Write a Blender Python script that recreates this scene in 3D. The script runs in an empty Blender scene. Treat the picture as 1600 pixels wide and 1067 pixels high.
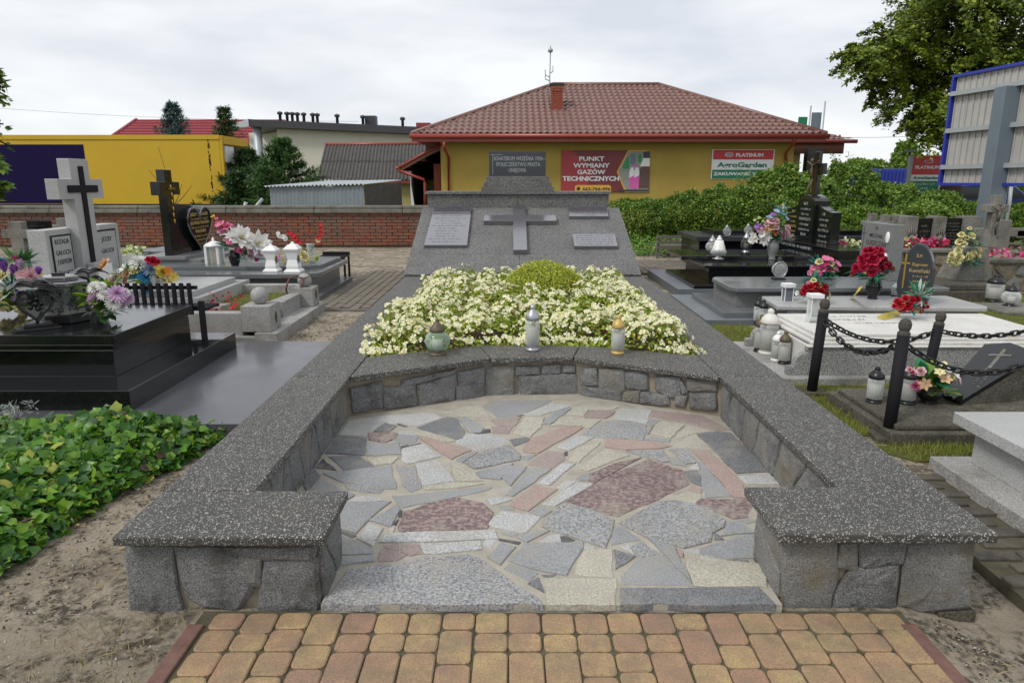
import bpy, math, random
import numpy as np
from mathutils import Vector, Matrix, Euler
R = math.radians
rng = np.random.default_rng(7)
random.seed(7)
C = bpy.context.scene.collection
S = bpy.context.scene
# ---------------------------------------------------------------- camera, light, exposure
EYE = 1.53; FOC = 1067.0; PITCH = R(13.16)
cam_d = bpy.data.cameras.new('camera'); cam = bpy.data.objects.new('camera', cam_d); C.objects.link(cam)
cam.location = (0, 0, EYE); cam.rotation_euler = (R(90) - PITCH, 0, 0)
cam_d.sensor_width = 36; cam_d.lens = 36 * FOC / 1600; cam_d.clip_start = .05; cam_d.clip_end = 900
S.camera = cam
SUN_EL, SUN_AZ = R(48), R(-125)          # azimuth measured from +Y towards +X
w = bpy.data.worlds.new('World'); S.world = w; w.use_nodes = True
nt = w.node_tree; nt.nodes.clear()
def wn(t, **k):
    n = nt.nodes.new(t)
    for a, b in k.items(): setattr(n, a, b)
    return n
wo = wn('ShaderNodeOutputWorld'); bg = wn('ShaderNodeBackground'); bg.inputs[1].default_value = .1
sky = wn('ShaderNodeTexSky', sky_type='NISHITA', sun_disc=False, sun_elevation=SUN_EL, sun_rotation=SUN_AZ)
tc = wn('ShaderNodeTexCoord'); mp = wn('ShaderNodeMapping'); mp.inputs['Scale'].default_value = (1, 1, 3.6)
nz = wn('ShaderNodeTexNoise'); nz.inputs['Scale'].default_value = 3.0; nz.inputs['Detail'].default_value = 5; nz.inputs['Roughness'].default_value = .5; nz.inputs['Distortion'].default_value = .15
cr = wn('ShaderNodeValToRGB'); cr.color_ramp.elements[0].position = .36; cr.color_ramp.elements[1].position = .62
cr.color_ramp.elements[0].color = (.68, .715, .775, 1); cr.color_ramp.elements[1].color = (.93, .945, .965, 1)
vm = wn('ShaderNodeVectorMath', operation='SCALE'); vm.inputs['Scale'].default_value = 8.5
mx = wn('ShaderNodeMix', data_type='RGBA'); mx.inputs[0].default_value = .93
L = nt.links.new
L(tc.outputs['Generated'], mp.inputs[0]); L(mp.outputs[0], nz.inputs['Vector']); L(nz.outputs[0], cr.inputs[0])
L(cr.outputs[0], vm.inputs[0]); L(sky.outputs[0], mx.inputs[6]); L(vm.outputs[0], mx.inputs[7]); L(mx.outputs[2], bg.inputs[0]); L(bg.outputs[0], wo.inputs[0])
sd = bpy.data.lights.new('sun', 'SUN'); sd.energy = 1.5; sd.angle = R(14); sd.color = (1, .96, .9)
so = bpy.data.objects.new('sun', sd); C.objects.link(so)
d = Vector((math.sin(SUN_AZ) * math.cos(SUN_EL), math.cos(SUN_AZ) * math.cos(SUN_EL), math.sin(SUN_EL)))
so.rotation_euler = d.to_track_quat('Z', 'Y').to_euler(); so.location = d * 30
S.view_settings.view_transform = 'Standard'; S.view_settings.look = 'None'; S.view_settings.exposure = .36; S.view_settings.gamma = 1
S.view_settings.use_curve_mapping = False
S.cycles.use_denoising = True; S.cycles.max_bounces = 8; S.cycles.transparent_max_bounces = 8

# ---------------------------------------------------------------- survey helpers: sight line through a photo pixel cut with a real plane
cP, sP = math.cos(PITCH), math.sin(PITCH)
def _ray(px, py):
    u = (px - 800) / FOC; v = (py - 533.5) / FOC
    return u, cP - v * sP, -(sP + v * cP)
def G(px, py, z=0.):
    u, f, d_ = _ray(px, py); t = (z - EYE) / d_; return Vector((u * t, f * t, z))
def V(px, py, y):
    u, f, d_ = _ray(px, py); t = y / f; return Vector((u * t, y, EYE + d_ * t))
def PL(px, py, p0, p1):                       # vertical plane through two ground points
    u, f, d_ = _ray(px, py); n = Vector((p1[1] - p0[1], -(p1[0] - p0[0])))
    t = (n.x * p0[0] + n.y * p0[1]) / (n.x * u + n.y * f); return Vector((u * t, f * t, EYE + d_ * t))
def mpp(y, z=0): return (y * cP + (EYE - z) * sP) / FOC        # metres per photo pixel there

# ---------------------------------------------------------------- materials
M = {}
def newmat(name):
    m = bpy.data.materials.new(name); m.use_nodes = True; M[name] = m
    n = m.node_tree.nodes; b = n['Principled BSDF']
    return m, m.node_tree, b
def pos(t, scale=1., obj=False):
    g = t.nodes.new('ShaderNodeTexCoord' if obj else 'ShaderNodeNewGeometry')
    return g.outputs['Object' if obj else 'Position']
def noise(t, vec, scale, det=4, rough=.55, dist=0):
    n = t.nodes.new('ShaderNodeTexNoise'); n.inputs['Scale'].default_value = scale; n.inputs['Detail'].default_value = det
    n.inputs['Roughness'].default_value = rough; n.inputs['Distortion'].default_value = dist
    t.links.new(vec, n.inputs['Vector']); return n.outputs['Fac']
def voro(t, vec, scale, out='Distance', feat='F1'):
    n = t.nodes.new('ShaderNodeTexVoronoi'); n.inputs['Scale'].default_value = scale; n.feature = feat
    t.links.new(vec, n.inputs['Vector']); return n.outputs[out]
def ramp(t, fac, stops):
    n = t.nodes.new('ShaderNodeValToRGB'); e = n.color_ramp.elements
    while len(e) < len(stops): e.new(.5)
    for i, (p, c) in enumerate(stops):
        e[i].position = p; e[i].color = (*c, 1) if not isinstance(c, (int, float)) else (c, c, c, 1)
    t.links.new(fac, n.inputs[0]); return n.outputs[0]
def mix(t, fac, a, b, mode='MIX'):
    n = t.nodes.new('ShaderNodeMix'); n.data_type = 'RGBA'; n.blend_type = mode
    for v, i in ((fac, 0), (a, 6), (b, 7)):
        if isinstance(v, (int, float)): n.inputs[i].default_value = v if i == 0 else (v, v, v, 1)
        elif isinstance(v, tuple): n.inputs[i].default_value = (*v, 1)
        else: t.links.new(v, n.inputs[i])
    return n.outputs[2]
def math_(t, op, a, b=None):
    n = t.nodes.new('ShaderNodeMath'); n.operation = op
    for i, v in enumerate((a, b)):
        if v is None: continue
        if isinstance(v, (int, float)): n.inputs[i].default_value = v
        else: t.links.new(v, n.inputs[i])
    return n.outputs[0]
def bump(t, b, h, strength=.4, dist=.01):
    n = t.nodes.new('ShaderNodeBump'); n.inputs['Strength'].default_value = strength; n.inputs['Distance'].default_value = dist
    t.links.new(h, n.inputs['Height']); t.links.new(n.outputs[0], b.inputs['Normal'])
def rnd(t): return t.nodes.new('ShaderNodeObjectInfo').outputs['Random']
def isl(t): return t.nodes.new('ShaderNodeNewGeometry').outputs['Random Per Island']
def setc(t, b, c):
    if isinstance(c, tuple): b.inputs['Base Color'].default_value = (*c, 1)
    else: t.links.new(c, b.inputs['Base Color'])

def plain(name, c, rough=.6, metal=0, var=.12, scale=6, spec=.5, bmp=0, bs=60):
    m, t, b = newmat(name); p = pos(t)
    k = noise(t, p, scale)
    col = mix(t, k, tuple(x * (1 - var) for x in c), tuple(min(1, x * (1 + var)) for x in c))
    setc(t, b, col); b.inputs['Roughness'].default_value = rough; b.inputs['Metallic'].default_value = metal
    b.inputs['Specular IOR Level'].default_value = spec
    if bmp: bump(t, b, noise(t, p, bs), bmp, .01)
    return m
def granite(name, dark, light, scale=170, rough=.5, weather=.25, bmp=.15, mid=.5, spec=.5, pinkish=None, stain=None, samt=.85):
    m, t, b = newmat(name); p = pos(t)
    n1 = noise(t, p, scale, 3, .7); n2 = noise(t, p, 2.3, 5)
    avg = tuple((x + y) / 2 for x, y in zip(dark, light))
    col = ramp(t, n1, [(mid - .12, dark), (mid, avg), (mid + .12, light)])
    if pinkish: col = mix(t, ramp(t, noise(t, p, scale * .36, 3), [(.47, 0), (.58, .9)]), col, pinkish)
    col = mix(t, weather, col, ramp(t, n2, [(.3, .35), (.7, 1.)]), 'MULTIPLY')
    if stain: col = mix(t, ramp(t, noise(t, p, 5, 6, .7), [(.5, 0), (.68, samt)]), col, stain)
    setc(t, b, col); b.inputs['Roughness'].default_value = rough; b.inputs['Specular IOR Level'].default_value = spec
    if bmp: bump(t, b, noise(t, p, 38 if 'wall' in name else 45, 8, .75), bmp, .022 if 'wall' in name else .006)
    return m
def polished(name, c, speck=.03, rough=.06):
    m, t, b = newmat(name); p = pos(t)
    col = ramp(t, noise(t, p, 260, 2, .7), [(.5, c), (.72, tuple(x + speck for x in c))])
    setc(t, b, col)
    rr = ramp(t, noise(t, p, 3.5, 5), [(.35, rough), (.75, rough + .12)]); t.links.new(rr, b.inputs['Roughness'])
    return m
def terrazzo(name, base, chip, scale=95, thr=.62):
    m, t, b = newmat(name); p = pos(t)
    n = t.nodes.new('ShaderNodeTexVoronoi'); n.inputs['Scale'].default_value = scale; t.links.new(p, n.inputs['Vector'])
    sep = t.nodes.new('ShaderNodeSeparateColor'); t.links.new(n.outputs['Color'], sep.inputs[0])
    pick = math_(t, 'GREATER_THAN', sep.outputs[0], thr)
    size = math_(t, 'MULTIPLY', sep.outputs[1], .34); size = math_(t, 'ADD', size, .2)
    near = math_(t, 'LESS_THAN', n.outputs['Distance'], size)
    k = math_(t, 'MULTIPLY', pick, near)
    bc = mix(t, noise(t, p, 260, 3, .7), tuple(x * .45 for x in base), tuple(x * 1.6 for x in base))
    moss = ramp(t, noise(t, p, 4, 7, .75), [(.44, 0), (.66, .45)])
    bc = mix(t, moss, bc, (.085, .08, .055))
    bc = mix(t, ramp(t, noise(t, p, 1.6, 5, .6), [(.35, .0), (.75, .4)]), bc, tuple(min(1, x * 1.8) for x in base))
    chipc = mix(t, sep.outputs[2], tuple(x * .4 for x in chip), chip); chipc = mix(t, ramp(t, noise(t, p, 2.7, 6, .7), [(.42, 0), (.68, .35)]), chipc, tuple(x * .45 for x in chip))
    setc(t, b, mix(t, k, bc, chipc)); b.inputs['Roughness'].default_value = .6; b.inputs['Specular IOR Level'].default_value = .45
    h = mix(t, k, noise(t, p, 220, 3, .7), 1.)
    bump(t, b, h, .35, .003)
    return m
terrazzo('terrazzo', (.048, .046, .043), (.62, .60, .56), 165, .5)
granite('washed_granite', (.04, .04, .041), (.27, .265, .255), 75, .7, .35, .3, spec=.3)
granite('wall_stone', (.105, .107, .11), (.43, .43, .425), 210, .85, .6, .9, spec=.25, stain=(.07, .068, .055))
granite('wall_stone_pale', (.15, .15, .145), (.42, .41, .385), 220, .85, .6, .9, spec=.25, stain=(.2, .17, .11))
plain('mortar', (.26, .225, .17), .95, var=.5, scale=18, spec=.2, bmp=.6, bs=90)
plain('floor_mortar', (.37, .34, .285), .95, var=.38, scale=12, spec=.2, bmp=.5, bs=120)
FS = {'g': ((.22, .228, .235), (.38, .385, .385), None), 'l': ((.31, .315, .31), (.60, .595, .57), None), 'G': ((.15, .155, .16), (.46, .455, .45), None),
      'd': ((.10, .104, .11), (.27, .275, .28), None), 'r': ((.30, .21, .185), (.47, .365, .32), None), 'b': ((.11, .085, .085), (.25, .18, .17), (.36, .265, .24)),
      'q': ((.24, .19, .175), (.42, .34, .31), None), 'c': ((.33, .31, .25), (.56, .53, .44), None), 'p': ((.29, .295, .295), (.60, .60, .58), None), 'k': ((.05, .05, .055), (.12, .12, .13), None)}
for k, (a, b_, c_) in FS.items():
    granite('flag_' + k, a, b_, 110 if k in 'Gbpc' else 150, .7, .34, .4, pinkish=c_, spec=.35, stain=(.33, .30, .25), samt=.62)
def paver_mat(name, c1, c2, c3):
    m, t, b = newmat(name); p = pos(t); r = rnd(t)
    col = ramp(t, r, [(.0, c1), (.45, c2), (.62, c1), (.8, c3), (1, c2)])
    col = mix(t, ramp(t, noise(t, p, 9, 4), [(.4, 0), (.7, .8)]), col, c3)
    col = mix(t, .75, col, ramp(t, noise(t, p, 150, 5, .85), [(.34, .3), (.6, 1.)]), 'MULTIPLY')
    col = mix(t, ramp(t, noise(t, p, 6, 7, .8), [(.40, 0), (.66, .75)]), col, (.17, .14, .10))
    if 'brick' in name: col = mix(t, ramp(t, noise(t, p, 1.3, 6, .7), [(.42, 0), (.66, .8)]), col, (.15, .115, .095))
    setc(t, b, col); b.inputs['Roughness'].default_value = .85; b.inputs['Specular IOR Level'].default_value = .25
    bump(t, b, noise(t, p, 160, 4, .7), .6, .003)
paver_mat('paver_yellow', (.50, .37, .18), (.46, .315, .17), (.40, .24, .165))
paver_mat('paver_grey', (.21, .19, .165), (.17, .155, .135), (.24, .21, .17))
paver_mat('paver_dark', (.085, .08, .072), (.06, .058, .055), (.11, .10, .085))
paver_mat('brick_red', (.42, .105, .045), (.33, .08, .04), (.17, .06, .045))
plain('old_mortar', (.10, .085, .06), .95, var=.5, scale=4, spec=.1)
plain('red_kerb', (.16, .085, .068), .9, var=.5, scale=20, bmp=.4)
plain('joint', (.10, .09, .062), 1, var=.7, scale=14, spec=.1, bmp=.6, bs=150)
# ground sheets
def sand_mat():
    m, t, b = newmat('sand'); p = pos(t)
    col = ramp(t, noise(t, p, 2.2, 6, .6), [(.3, (.285, .24, .18)), (.5, (.40, .345, .265)), (.72, (.49, .425, .335))])
    col = mix(t, .45, col, ramp(t, noise(t, p, 120, 4, .8), [(.3, .35), (.62, 1.)]), 'MULTIPLY')
    k = ramp(t, noise(t, p, 4.5, 7, .72, .6), [(.43, 0), (.57, .9)]); k2 = ramp(t, noise(t, p, 30, 4, .75), [(.42, 0), (.56, 1)])
    col = mix(t, math_(t, 'MULTIPLY', k, k2), col, (.055, .048, .035))
    setc(t, b, col); b.inputs['Roughness'].default_value = 1; b.inputs['Specular IOR Level'].default_value = .15
    bump(t, b, noise(t, p, 60, 8, .75), .8, .02)
sand_mat()
plain('soil', (.075, .055, .035), 1, var=.5, scale=20, spec=.1, bmp=.8, bs=60)
def lawn_mat():
    m, t, b = newmat('lawn'); p = pos(t)
    col = ramp(t, noise(t, p, 7, 6, .65), [(.3, (.17, .13, .075)), (.48, (.14, .15, .04)), (.7, (.20, .23, .05))])
    col = mix(t, .6, col, ramp(t, noise(t, p, 90, 4, .8), [(.3, .3), (.6, 1.)]), 'MULTIPLY')
    setc(t, b, col); b.inputs['Roughness'].default_value = 1; b.inputs['Specular IOR Level'].default_value = .1
    bump(t, b, noise(t, p, 70, 6, .75), 1, .02)
lawn_mat()
plain('far_ground', (.10, .12, .05), 1, var=.3, scale=.4, spec=.1)
# granites and slabs
polished('black_polished', (.006, .0065, .007), .02, .05)
polished('slab_polished', (.075, .075, .086), .02, .16)
polished('slate_polished', (.028, .032, .038), .03, .18)
polished('grey_polished', (.13, .14, .145), .08, .16)
polished('plaque_polished', (.085, .08, .092), .03, .22); M['plaque_polished'].node_tree.nodes['Principled BSDF'].inputs['Coat Weight'].default_value = 1; M['plaque_polished'].node_tree.nodes['Principled BSDF'].inputs['Coat IOR'].default_value = 2.5; M['plaque_polished'].node_tree.nodes['Principled BSDF'].inputs['Coat Roughness'].default_value = .15
granite('grey_granite', (.10, .105, .105), (.29, .295, .29), 200, .35, .25, 0)
granite('light_granite', (.26, .26, .255), (.56, .56, .55), 180, .4, .25, 0)
granite('blue_slab', (.12, .135, .15), (.2, .22, .24), 150, .45, .4, .1)
granite('pale_terrazzo', (.22, .22, .21), (.52, .51, .49), 110, .75, .45, .25, stain=(.2, .185, .15))
granite('side_terrazzo', (.13, .135, .13), (.48, .48, .46), 95, .8, .45, .35, spec=.3)
granite('white_terrazzo', (.52, .51, .48), (.78, .77, .74), 120, .7, .22, .15, stain=(.5, .46, .38))
granite('old_concrete', (.15, .145, .125), (.33, .32, .285), 90, .95, .7, .7, spec=.2, stain=(.10, .10, .075))
granite('mossy_concrete', (.075, .07, .055), (.19, .175, .14), 80, .95, .8, .9, spec=.2, stain=(.05, .05, .03))
granite('coping_concrete', (.15, .145, .12), (.30, .29, .25), 60, .95, .6, .8, spec=.2, stain=(.08, .08, .055))
granite('planter_stone', (.17, .145, .11), (.35, .30, .23), 60, .9, .6, .8, spec=.2, stain=(.12, .10, .07))
plain('gold', (.55, .36, .08), .35, 1, var=.1)
plain('gold_letter', (.50, .36, .12), .5, .3, var=.1)
plain('pale_letter', (.34, .36, .37), .6, var=.1)
plain('faint_letter', (.035, .034, .04), .5)
plain('dark_letter', (.05, .05, .05), .6)
plain('black_plastic', (.012, .012, .013), .35, var=.3)
plain('black_gloss', (.008, .008, .009), .12)
plain('black_metal', (.013, .012, .015), .75, 0, var=.4, spec=.2)
plain('chain_iron', (.016, .015, .015), .6, .2, var=.5, scale=30, bmp=.3, bs=120)
plain('knob_stone', (.075, .068, .058), .8, var=.5, scale=60, bmp=.5, spec=.2); plain('dark_bronze', (.13, .105, .07), .6, .5, var=.4, scale=40)
plain('white_plastic', (.78, .78, .77), .35, var=.03)
plain('grey_glass_panel', (.16, .17, .20), .1)
plain('silver', (.42, .42, .44), .35, .8, var=.2, scale=30)
plain('wax', (.66, .64, .58), .5, var=.08)
plain('wood_grey', (.13, .115, .095), .9, var=.4, scale=30, bmp=.5)
plain('bark', (.07, .052, .036), .95, var=.4, scale=14, spec=.2, bmp=1, bs=22)
plain('porcelain', (.8, .79, .76), .2, var=.04)
def glass(name, c, rough=.12, alpha=.55):
    m, t, b = newmat(name); b.inputs['Base Color'].default_value = (*c, 1); b.inputs['Roughness'].default_value = rough
    tr = t.nodes.new('ShaderNodeBsdfTransparent'); tr.inputs[0].default_value = (*[.55 + .4 * x for x in c], 1)
    ms = t.nodes.new('ShaderNodeMixShader'); lw = t.nodes.new('ShaderNodeLayerWeight'); lw.inputs[0].default_value = .35
    k = ramp(t, lw.outputs['Facing'], [(0, alpha * .5), (.8, min(1, alpha + .35))])
    k = math_(t, 'MAXIMUM', k, ramp(t, noise(t, pos(t), 14, 4, .7), [(.45, 0.), (.75, alpha)]))
    t.links.new(k, ms.inputs[0]); t.links.new(tr.outputs[0], ms.inputs[1]); t.links.new(b.outputs[0], ms.inputs[2])
    t.links.new(ms.outputs[0], t.nodes['Material Output'].inputs[0])
glass('clear_glass', (.72, .75, .74)); glass('green_glass', (.52, .68, .56), .06, .3); glass('milky_glass', (.66, .68, .66), .22, .5); glass('dark_glass', (.08, .09, .08), .05, .6)
def leaf(name, c1, c2, c3=None, rough=.5, tr=.25, spec=.4):
    dk = .12 if ('petal' in name or 'begonia' in name or 'thuja' in name) else .42
    m, t, b = newmat(name); p = pos(t); r = isl(t)
    st = [(0, c1), (1, c2)] if c3 is None else [(0, c1), (.75, c2), (1, c3)]
    col = ramp(t, r, st)
    col = mix(t, dk, col, ramp(t, noise(t, p, 3, 4), [(.35, .5), (.65, 1.)]), 'MULTIPLY')
    setc(t, b, col); b.inputs['Roughness'].default_value = rough; b.inputs['Specular IOR Level'].default_value = spec
    tl = t.nodes.new('ShaderNodeBsdfTranslucent'); t.links.new(col, tl.inputs[0])
    ms = t.nodes.new('ShaderNodeMixShader'); ms.inputs[0].default_value = tr
    t.links.new(b.outputs[0], ms.inputs[1]); t.links.new(tl.outputs[0], ms.inputs[2]); t.links.new(ms.outputs[0], t.nodes['Material Output'].inputs[0])
leaf('begonia_leaf', (.11, .19, .012), (.36, .46, .04), (.55, .54, .08)); leaf('begonia_petal', (.88, .85, .46), (.93, .92, .74), rough=.6, tr=.3)
leaf('begonia_stem', (.22, .10, .03), (.25, .22, .04))
leaf('golden_thuja', (.26, .34, .02), (.54, .56, .05), (.68, .64, .10)); leaf('ivy_leaf', (.03, .12, .012), (.12, .28, .022), (.23, .38, .035), .4); leaf('ivy_pale', (.24, .36, .04), (.42, .44, .07), rough=.5)
leaf('hedge_leaf', (.03, .09, .008), (.15, .27, .022), (.34, .43, .05), .5); leaf('bush_leaf', (.06, .15, .018), (.19, .32, .04), (.38, .45, .08), .5)
leaf('tree_leaf', (.06, .12, .014), (.22, .30, .03), (.44, .47, .06), .5); leaf('grass_blade', (.14, .19, .02), (.28, .31, .05), (.40, .36, .14), .7)
leaf('dry_grass', (.36, .27, .14), (.50, .40, .24), rough=.9); leaf('silver_leaf', (.30, .34, .31), (.5, .53, .5))
leaf('blue_spruce', (.07, .13, .13), (.14, .22, .20)); leaf('dark_conifer', (.04, .09, .03), (.10, .18, .06)); leaf('mid_conifer', (.06, .14, .045), (.17, .29, .09))
leaf('silk_green', (.01, .16, .055), (.03, .26, .12)); leaf('silk_teal', (.01, .17, .14), (.03, .28, .24)); leaf('silk_lime', (.14, .28, .02), (.24, .38, .04)); leaf('silk_dark', (.02, .07, .02), (.05, .14, .03)); leaf('silk_grey', (.35, .42, .38), (.5, .56, .52))
PC = dict(red=(.62, .02, .04), crimson=(.55, .02, .07), pink=(.80, .22, .38), palepink=(.85, .55, .58), magenta=(.55, .05, .22), white=(.85, .84, .80), cream=(.85, .78, .42), yellow=(.80, .62, .12),
          purple=(.36, .14, .50), lilac=(.72, .48, .70), blue=(.10, .38, .66), paleblue=(.40, .50, .72), peach=(.85, .56, .34), orange=(.75, .26, .05), greenish=(.62, .70, .35))
for k, c in PC.items(): leaf('petal_' + k, tuple(x * .8 for x in c), c, rough=.6, tr=.2, spec=.25)
leaf('pistil', (.6, .45, .08), (.7, .5, .1)); leaf('ribbon_gold', (.55, .42, .05), (.68, .55, .1), rough=.3)

# ---------------------------------------------------------------- mesh helpers
class MB:
    def __init__(s): s.v = []; s.f = []; s.m = []; s.mats = []; s.sm = []
    def mi(s, m):
        if m not in s.mats: s.mats.append(m)
        return s.mats.index(m)
    def add(s, vs, fs, mat, T=None, smooth=False):
        o = len(s.v)
        if T is not None: vs = [T @ Vector(v) for v in vs]
        s.v.extend([tuple(v) for v in vs]); k = s.mi(mat)
        for f in fs: s.f.append([o + i for i in f]); s.m.append(k); s.sm.append(smooth)
        return s
    def box(s, x0, x1, y0, y1, z0, z1, mat, T=None):
        vs = [(x, y, z) for z in (z0, z1) for y in (y0, y1) for x in (x0, x1)]
        return s.add(vs, [(0, 2, 3, 1), (4, 5, 7, 6), (0, 1, 5, 4), (2, 6, 7, 3), (0, 4, 6, 2), (1, 3, 7, 5)], mat, T)
    def prism(s, poly, z0, z1, mat, T=None, inset=0, drop=0):
        n = len(poly); a = sum(poly[i][0] * poly[(i + 1) % n][1] - poly[(i + 1) % n][0] * poly[i][1] for i in range(n))
        if a < 0: poly = poly[::-1]
        vs = [(p[0], p[1], z0) for p in poly] + [(p[0], p[1], z1 - drop) for p in poly]
        fs = [tuple(range(n - 1, -1, -1))] + [(i, (i + 1) % n, n + (i + 1) % n, n + i) for i in range(n)]
        if inset:
            cx = sum(p[0] for p in poly) / n; cy = sum(p[1] for p in poly) / n
            for p in poly:
                d_ = math.hypot(p[0] - cx, p[1] - cy) or 1; k = max(.5, 1 - inset / d_)
                vs.append((cx + (p[0] - cx) * k, cy + (p[1] - cy) * k, z1))
            fs += [(n + i, n + (i + 1) % n, 2 * n + (i + 1) % n, 2 * n + i) for i in range(n)] + [tuple(range(2 * n, 3 * n))]
        else: fs.append(tuple(range(n, 2 * n)))
        return s.add(vs, fs, mat, T)
    def lathe(s, prof, mat, T=None, seg=14, smooth=True, sq=0):
        vs = []; fs = []
        for r, z in prof:
            for i in range(seg):
                a = 2 * math.pi * (i + .5) / seg; vs.append((r * math.cos(a), r * math.sin(a), z))
        for j in range(len(prof) - 1):
            for i in range(seg):
                k = (i + 1) % seg; fs.append((j * seg + i, j * seg + k, (j + 1) * seg + k, (j + 1) * seg + i))
        fs.append(tuple(range(seg - 1, -1, -1))); o = (len(prof) - 1) * seg; fs.append(tuple(range(o, o + seg)))
        return s.add(vs, fs, mat, T, smooth)
    def tube(s, pts, r, mat, seg=7, T=None, r1=None, closed=False, smooth=True):
        pts = [Vector(p) for p in pts]; n = len(pts); vs = []; fs = []
        for i, p in enumerate(pts):
            a = pts[(i - 1) % n] if (closed or i) else p; b_ = pts[(i + 1) % n] if (closed or i < n - 1) else p
            d_ = (b_ - a).normalized(); q = d_.to_track_quat('Z', 'Y'); rr = r if r1 is None else r + (r1 - r) * i / (n - 1)
            for k in range(seg):
                t_ = 2 * math.pi * k / seg; vs.append(p + q @ Vector((rr * math.cos(t_), rr * math.sin(t_), 0)))
        m_ = n if closed else n - 1
        for i in range(m_):
            for k in range(seg):
                a = i * seg + k; b_ = i * seg + (k + 1) % seg; j = ((i + 1) % n) * seg
                fs.append((a, b_, j + (k + 1) % seg, j + k))
        if not closed: fs += [tuple(range(seg - 1, -1, -1)), tuple(range((n - 1) * seg, n * seg))]
        return s.add(vs, fs, mat, T, smooth)
    def sphere(s, c, r, mat, seg=12, T=None, sz=1.):
        n = seg // 2 + 1
        prof = [(max(1e-4, r * math.sin(math.pi * j / n)), -r * sz * math.cos(math.pi * j / n)) for j in range(n + 1)]
        t_ = Matrix.Translation(c); return s.lathe(prof, mat, t_ if T is None else T @ t_, seg)
    def build(s, name, parent=None, bevel=0, label=None, cat=None, group=None, kind=None, M4=None, world=None):
        me = bpy.data.meshes.new(name); me.from_pydata(s.v, [], s.f)
        for m in s.mats: me.materials.append(M[m] if isinstance(m, str) else m)
        me.polygons.foreach_set('material_index', s.m); me.polygons.foreach_set('use_smooth', s.sm); me.update()
        return link(name, me, parent, bevel, label, cat, group, kind, M4)
def link(name, me, parent=None, bevel=0, label=None, cat=None, group=None, kind=None, M4=None):
    o = bpy.data.objects.new(name, me); C.objects.link(o)
    if parent is not None:
        o.parent = parent
        o.matrix_local = (WM[parent.name].inverted() if M4 is None else WM[parent.name].inverted() @ M4)
        WM[o.name] = Matrix.Identity(4) if M4 is None else M4
    else:
        if M4 is not None: o.matrix_world = M4
        WM[o.name] = Matrix.Identity(4) if M4 is None else M4
    if bevel:
        b = o.modifiers.new('bevel', 'BEVEL'); b.width = bevel; b.segments = 2; b.limit_method = 'ANGLE'; b.angle_limit = R(40)
    tag(o, label, cat, group, kind)
    return o
WM = {}
def tag(o, label=None, cat=None, group=None, kind=None):
    if label: o['label'] = label
    if cat: o['category'] = cat
    if group: o['group'] = group
    if kind: o['kind'] = kind
def thing(name, label, cat, loc=(0, 0, 0), rz=0, group=None, scale=1.):
    o = bpy.data.objects.new(name, None); C.objects.link(o)
    m = Matrix.Translation(loc) @ Matrix.Rotation(rz, 4, 'Z') @ Matrix.Scale(scale, 4); o.matrix_world = m; WM[o.name] = m
    o.empty_display_size = .1
    tag(o, label, cat, group); return o
def part(name, parent, mb, bevel=0, label=None, local=False, kind=None):
    """local=True: mesh coordinates are in the parent's space"""
    o = mb.build(name, None, bevel, label, None, None, kind)
    o.parent = parent
    if local: o.matrix_local = Matrix.Identity(4); WM[o.name] = WM[parent.name].copy()
    else: o.matrix_parent_inverse = WM[parent.name].inverted(); WM[o.name] = Matrix.Identity(4)
    return o
def place(name, parent, me, mw, label=None, kind=None):
    """shared mesh me placed at world matrix mw under parent"""
    o = bpy.data.objects.new(name, me); C.objects.link(o); o.parent = parent
    o.matrix_local = WM[parent.name].inverted() @ mw; WM[o.name] = mw
    tag(o, label, None, None, kind); return o
def T(x, y, z, rz=0, sc=1.): return Matrix.Translation((x, y, z)) @ Matrix.Rotation(rz, 4, 'Z') @ Matrix.Scale(sc, 4)
def frame(o, ex, ey):
    """matrix with origin o, x axis ex, y axis ey"""
    ex = Vector(ex).normalized(); ey = Vector(ey); ey = (ey - ex * ey.dot(ex)).normalized(); ez = ex.cross(ey)
    m = Matrix((ex, ey, ez)).transposed().to_4x4(); m.translation = Vector(o); return m
def lettering(parent, lines, mtx, mat, name='lettering', ext=.0015, label=None, off=0):
    """lines: (text, x, y, size, xscale) centred on x, drawn in the mtx plane, joined into one mesh"""
    mb = MB()
    for tx, x, y, size, xs in lines:
        cu = bpy.data.curves.new('t', 'FONT'); cu.body = tx; cu.size = size; cu.align_x = 'CENTER'; cu.extrude = ext; cu.resolution_u = 2; cu.offset = off * size
        ob = bpy.data.objects.new('t', cu); C.objects.link(ob)
        me = bpy.data.meshes.new_from_object(ob)
        vs = [mtx @ Vector((x + v.co.x * xs, y + v.co.y, v.co.z + ext)) for v in me.vertices]
        mb.add(vs, [tuple(p.vertices) for p in me.polygons], mat)
        bpy.data.objects.remove(ob); bpy.data.curves.remove(cu); bpy.data.meshes.remove(me)
    return part(name, parent, mb, 0, label)
def scribble(parent, rows, mtx, mat, name='lettering', seed=1):
    """worn, unreadable carved rows: (x0, x1, y, height)"""
    rr = random.Random(seed); mb = MB()
    for x0, x1, y, h in rows:
        x = x0
        while x < x1:
            w_ = h * rr.uniform(.35, .7)
            k = rr.random()
            mb.box(x, x + w_ * .22, y, y + h * rr.uniform(.7, 1), .0002, .0022, mat, mtx)
            if k > .3: mb.box(x + w_ * .22, x + w_ * .75, y + h * rr.choice((0, .4, .8)), y + h * rr.choice((.12, .5, .9)) + h * .08, .0002, .0020, mat, mtx)
            x += w_ + h * .18 + (h * .5 if rr.random() < .14 else 0)
    return part(name, parent, mb, 0, None, False, 'stuff')
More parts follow.
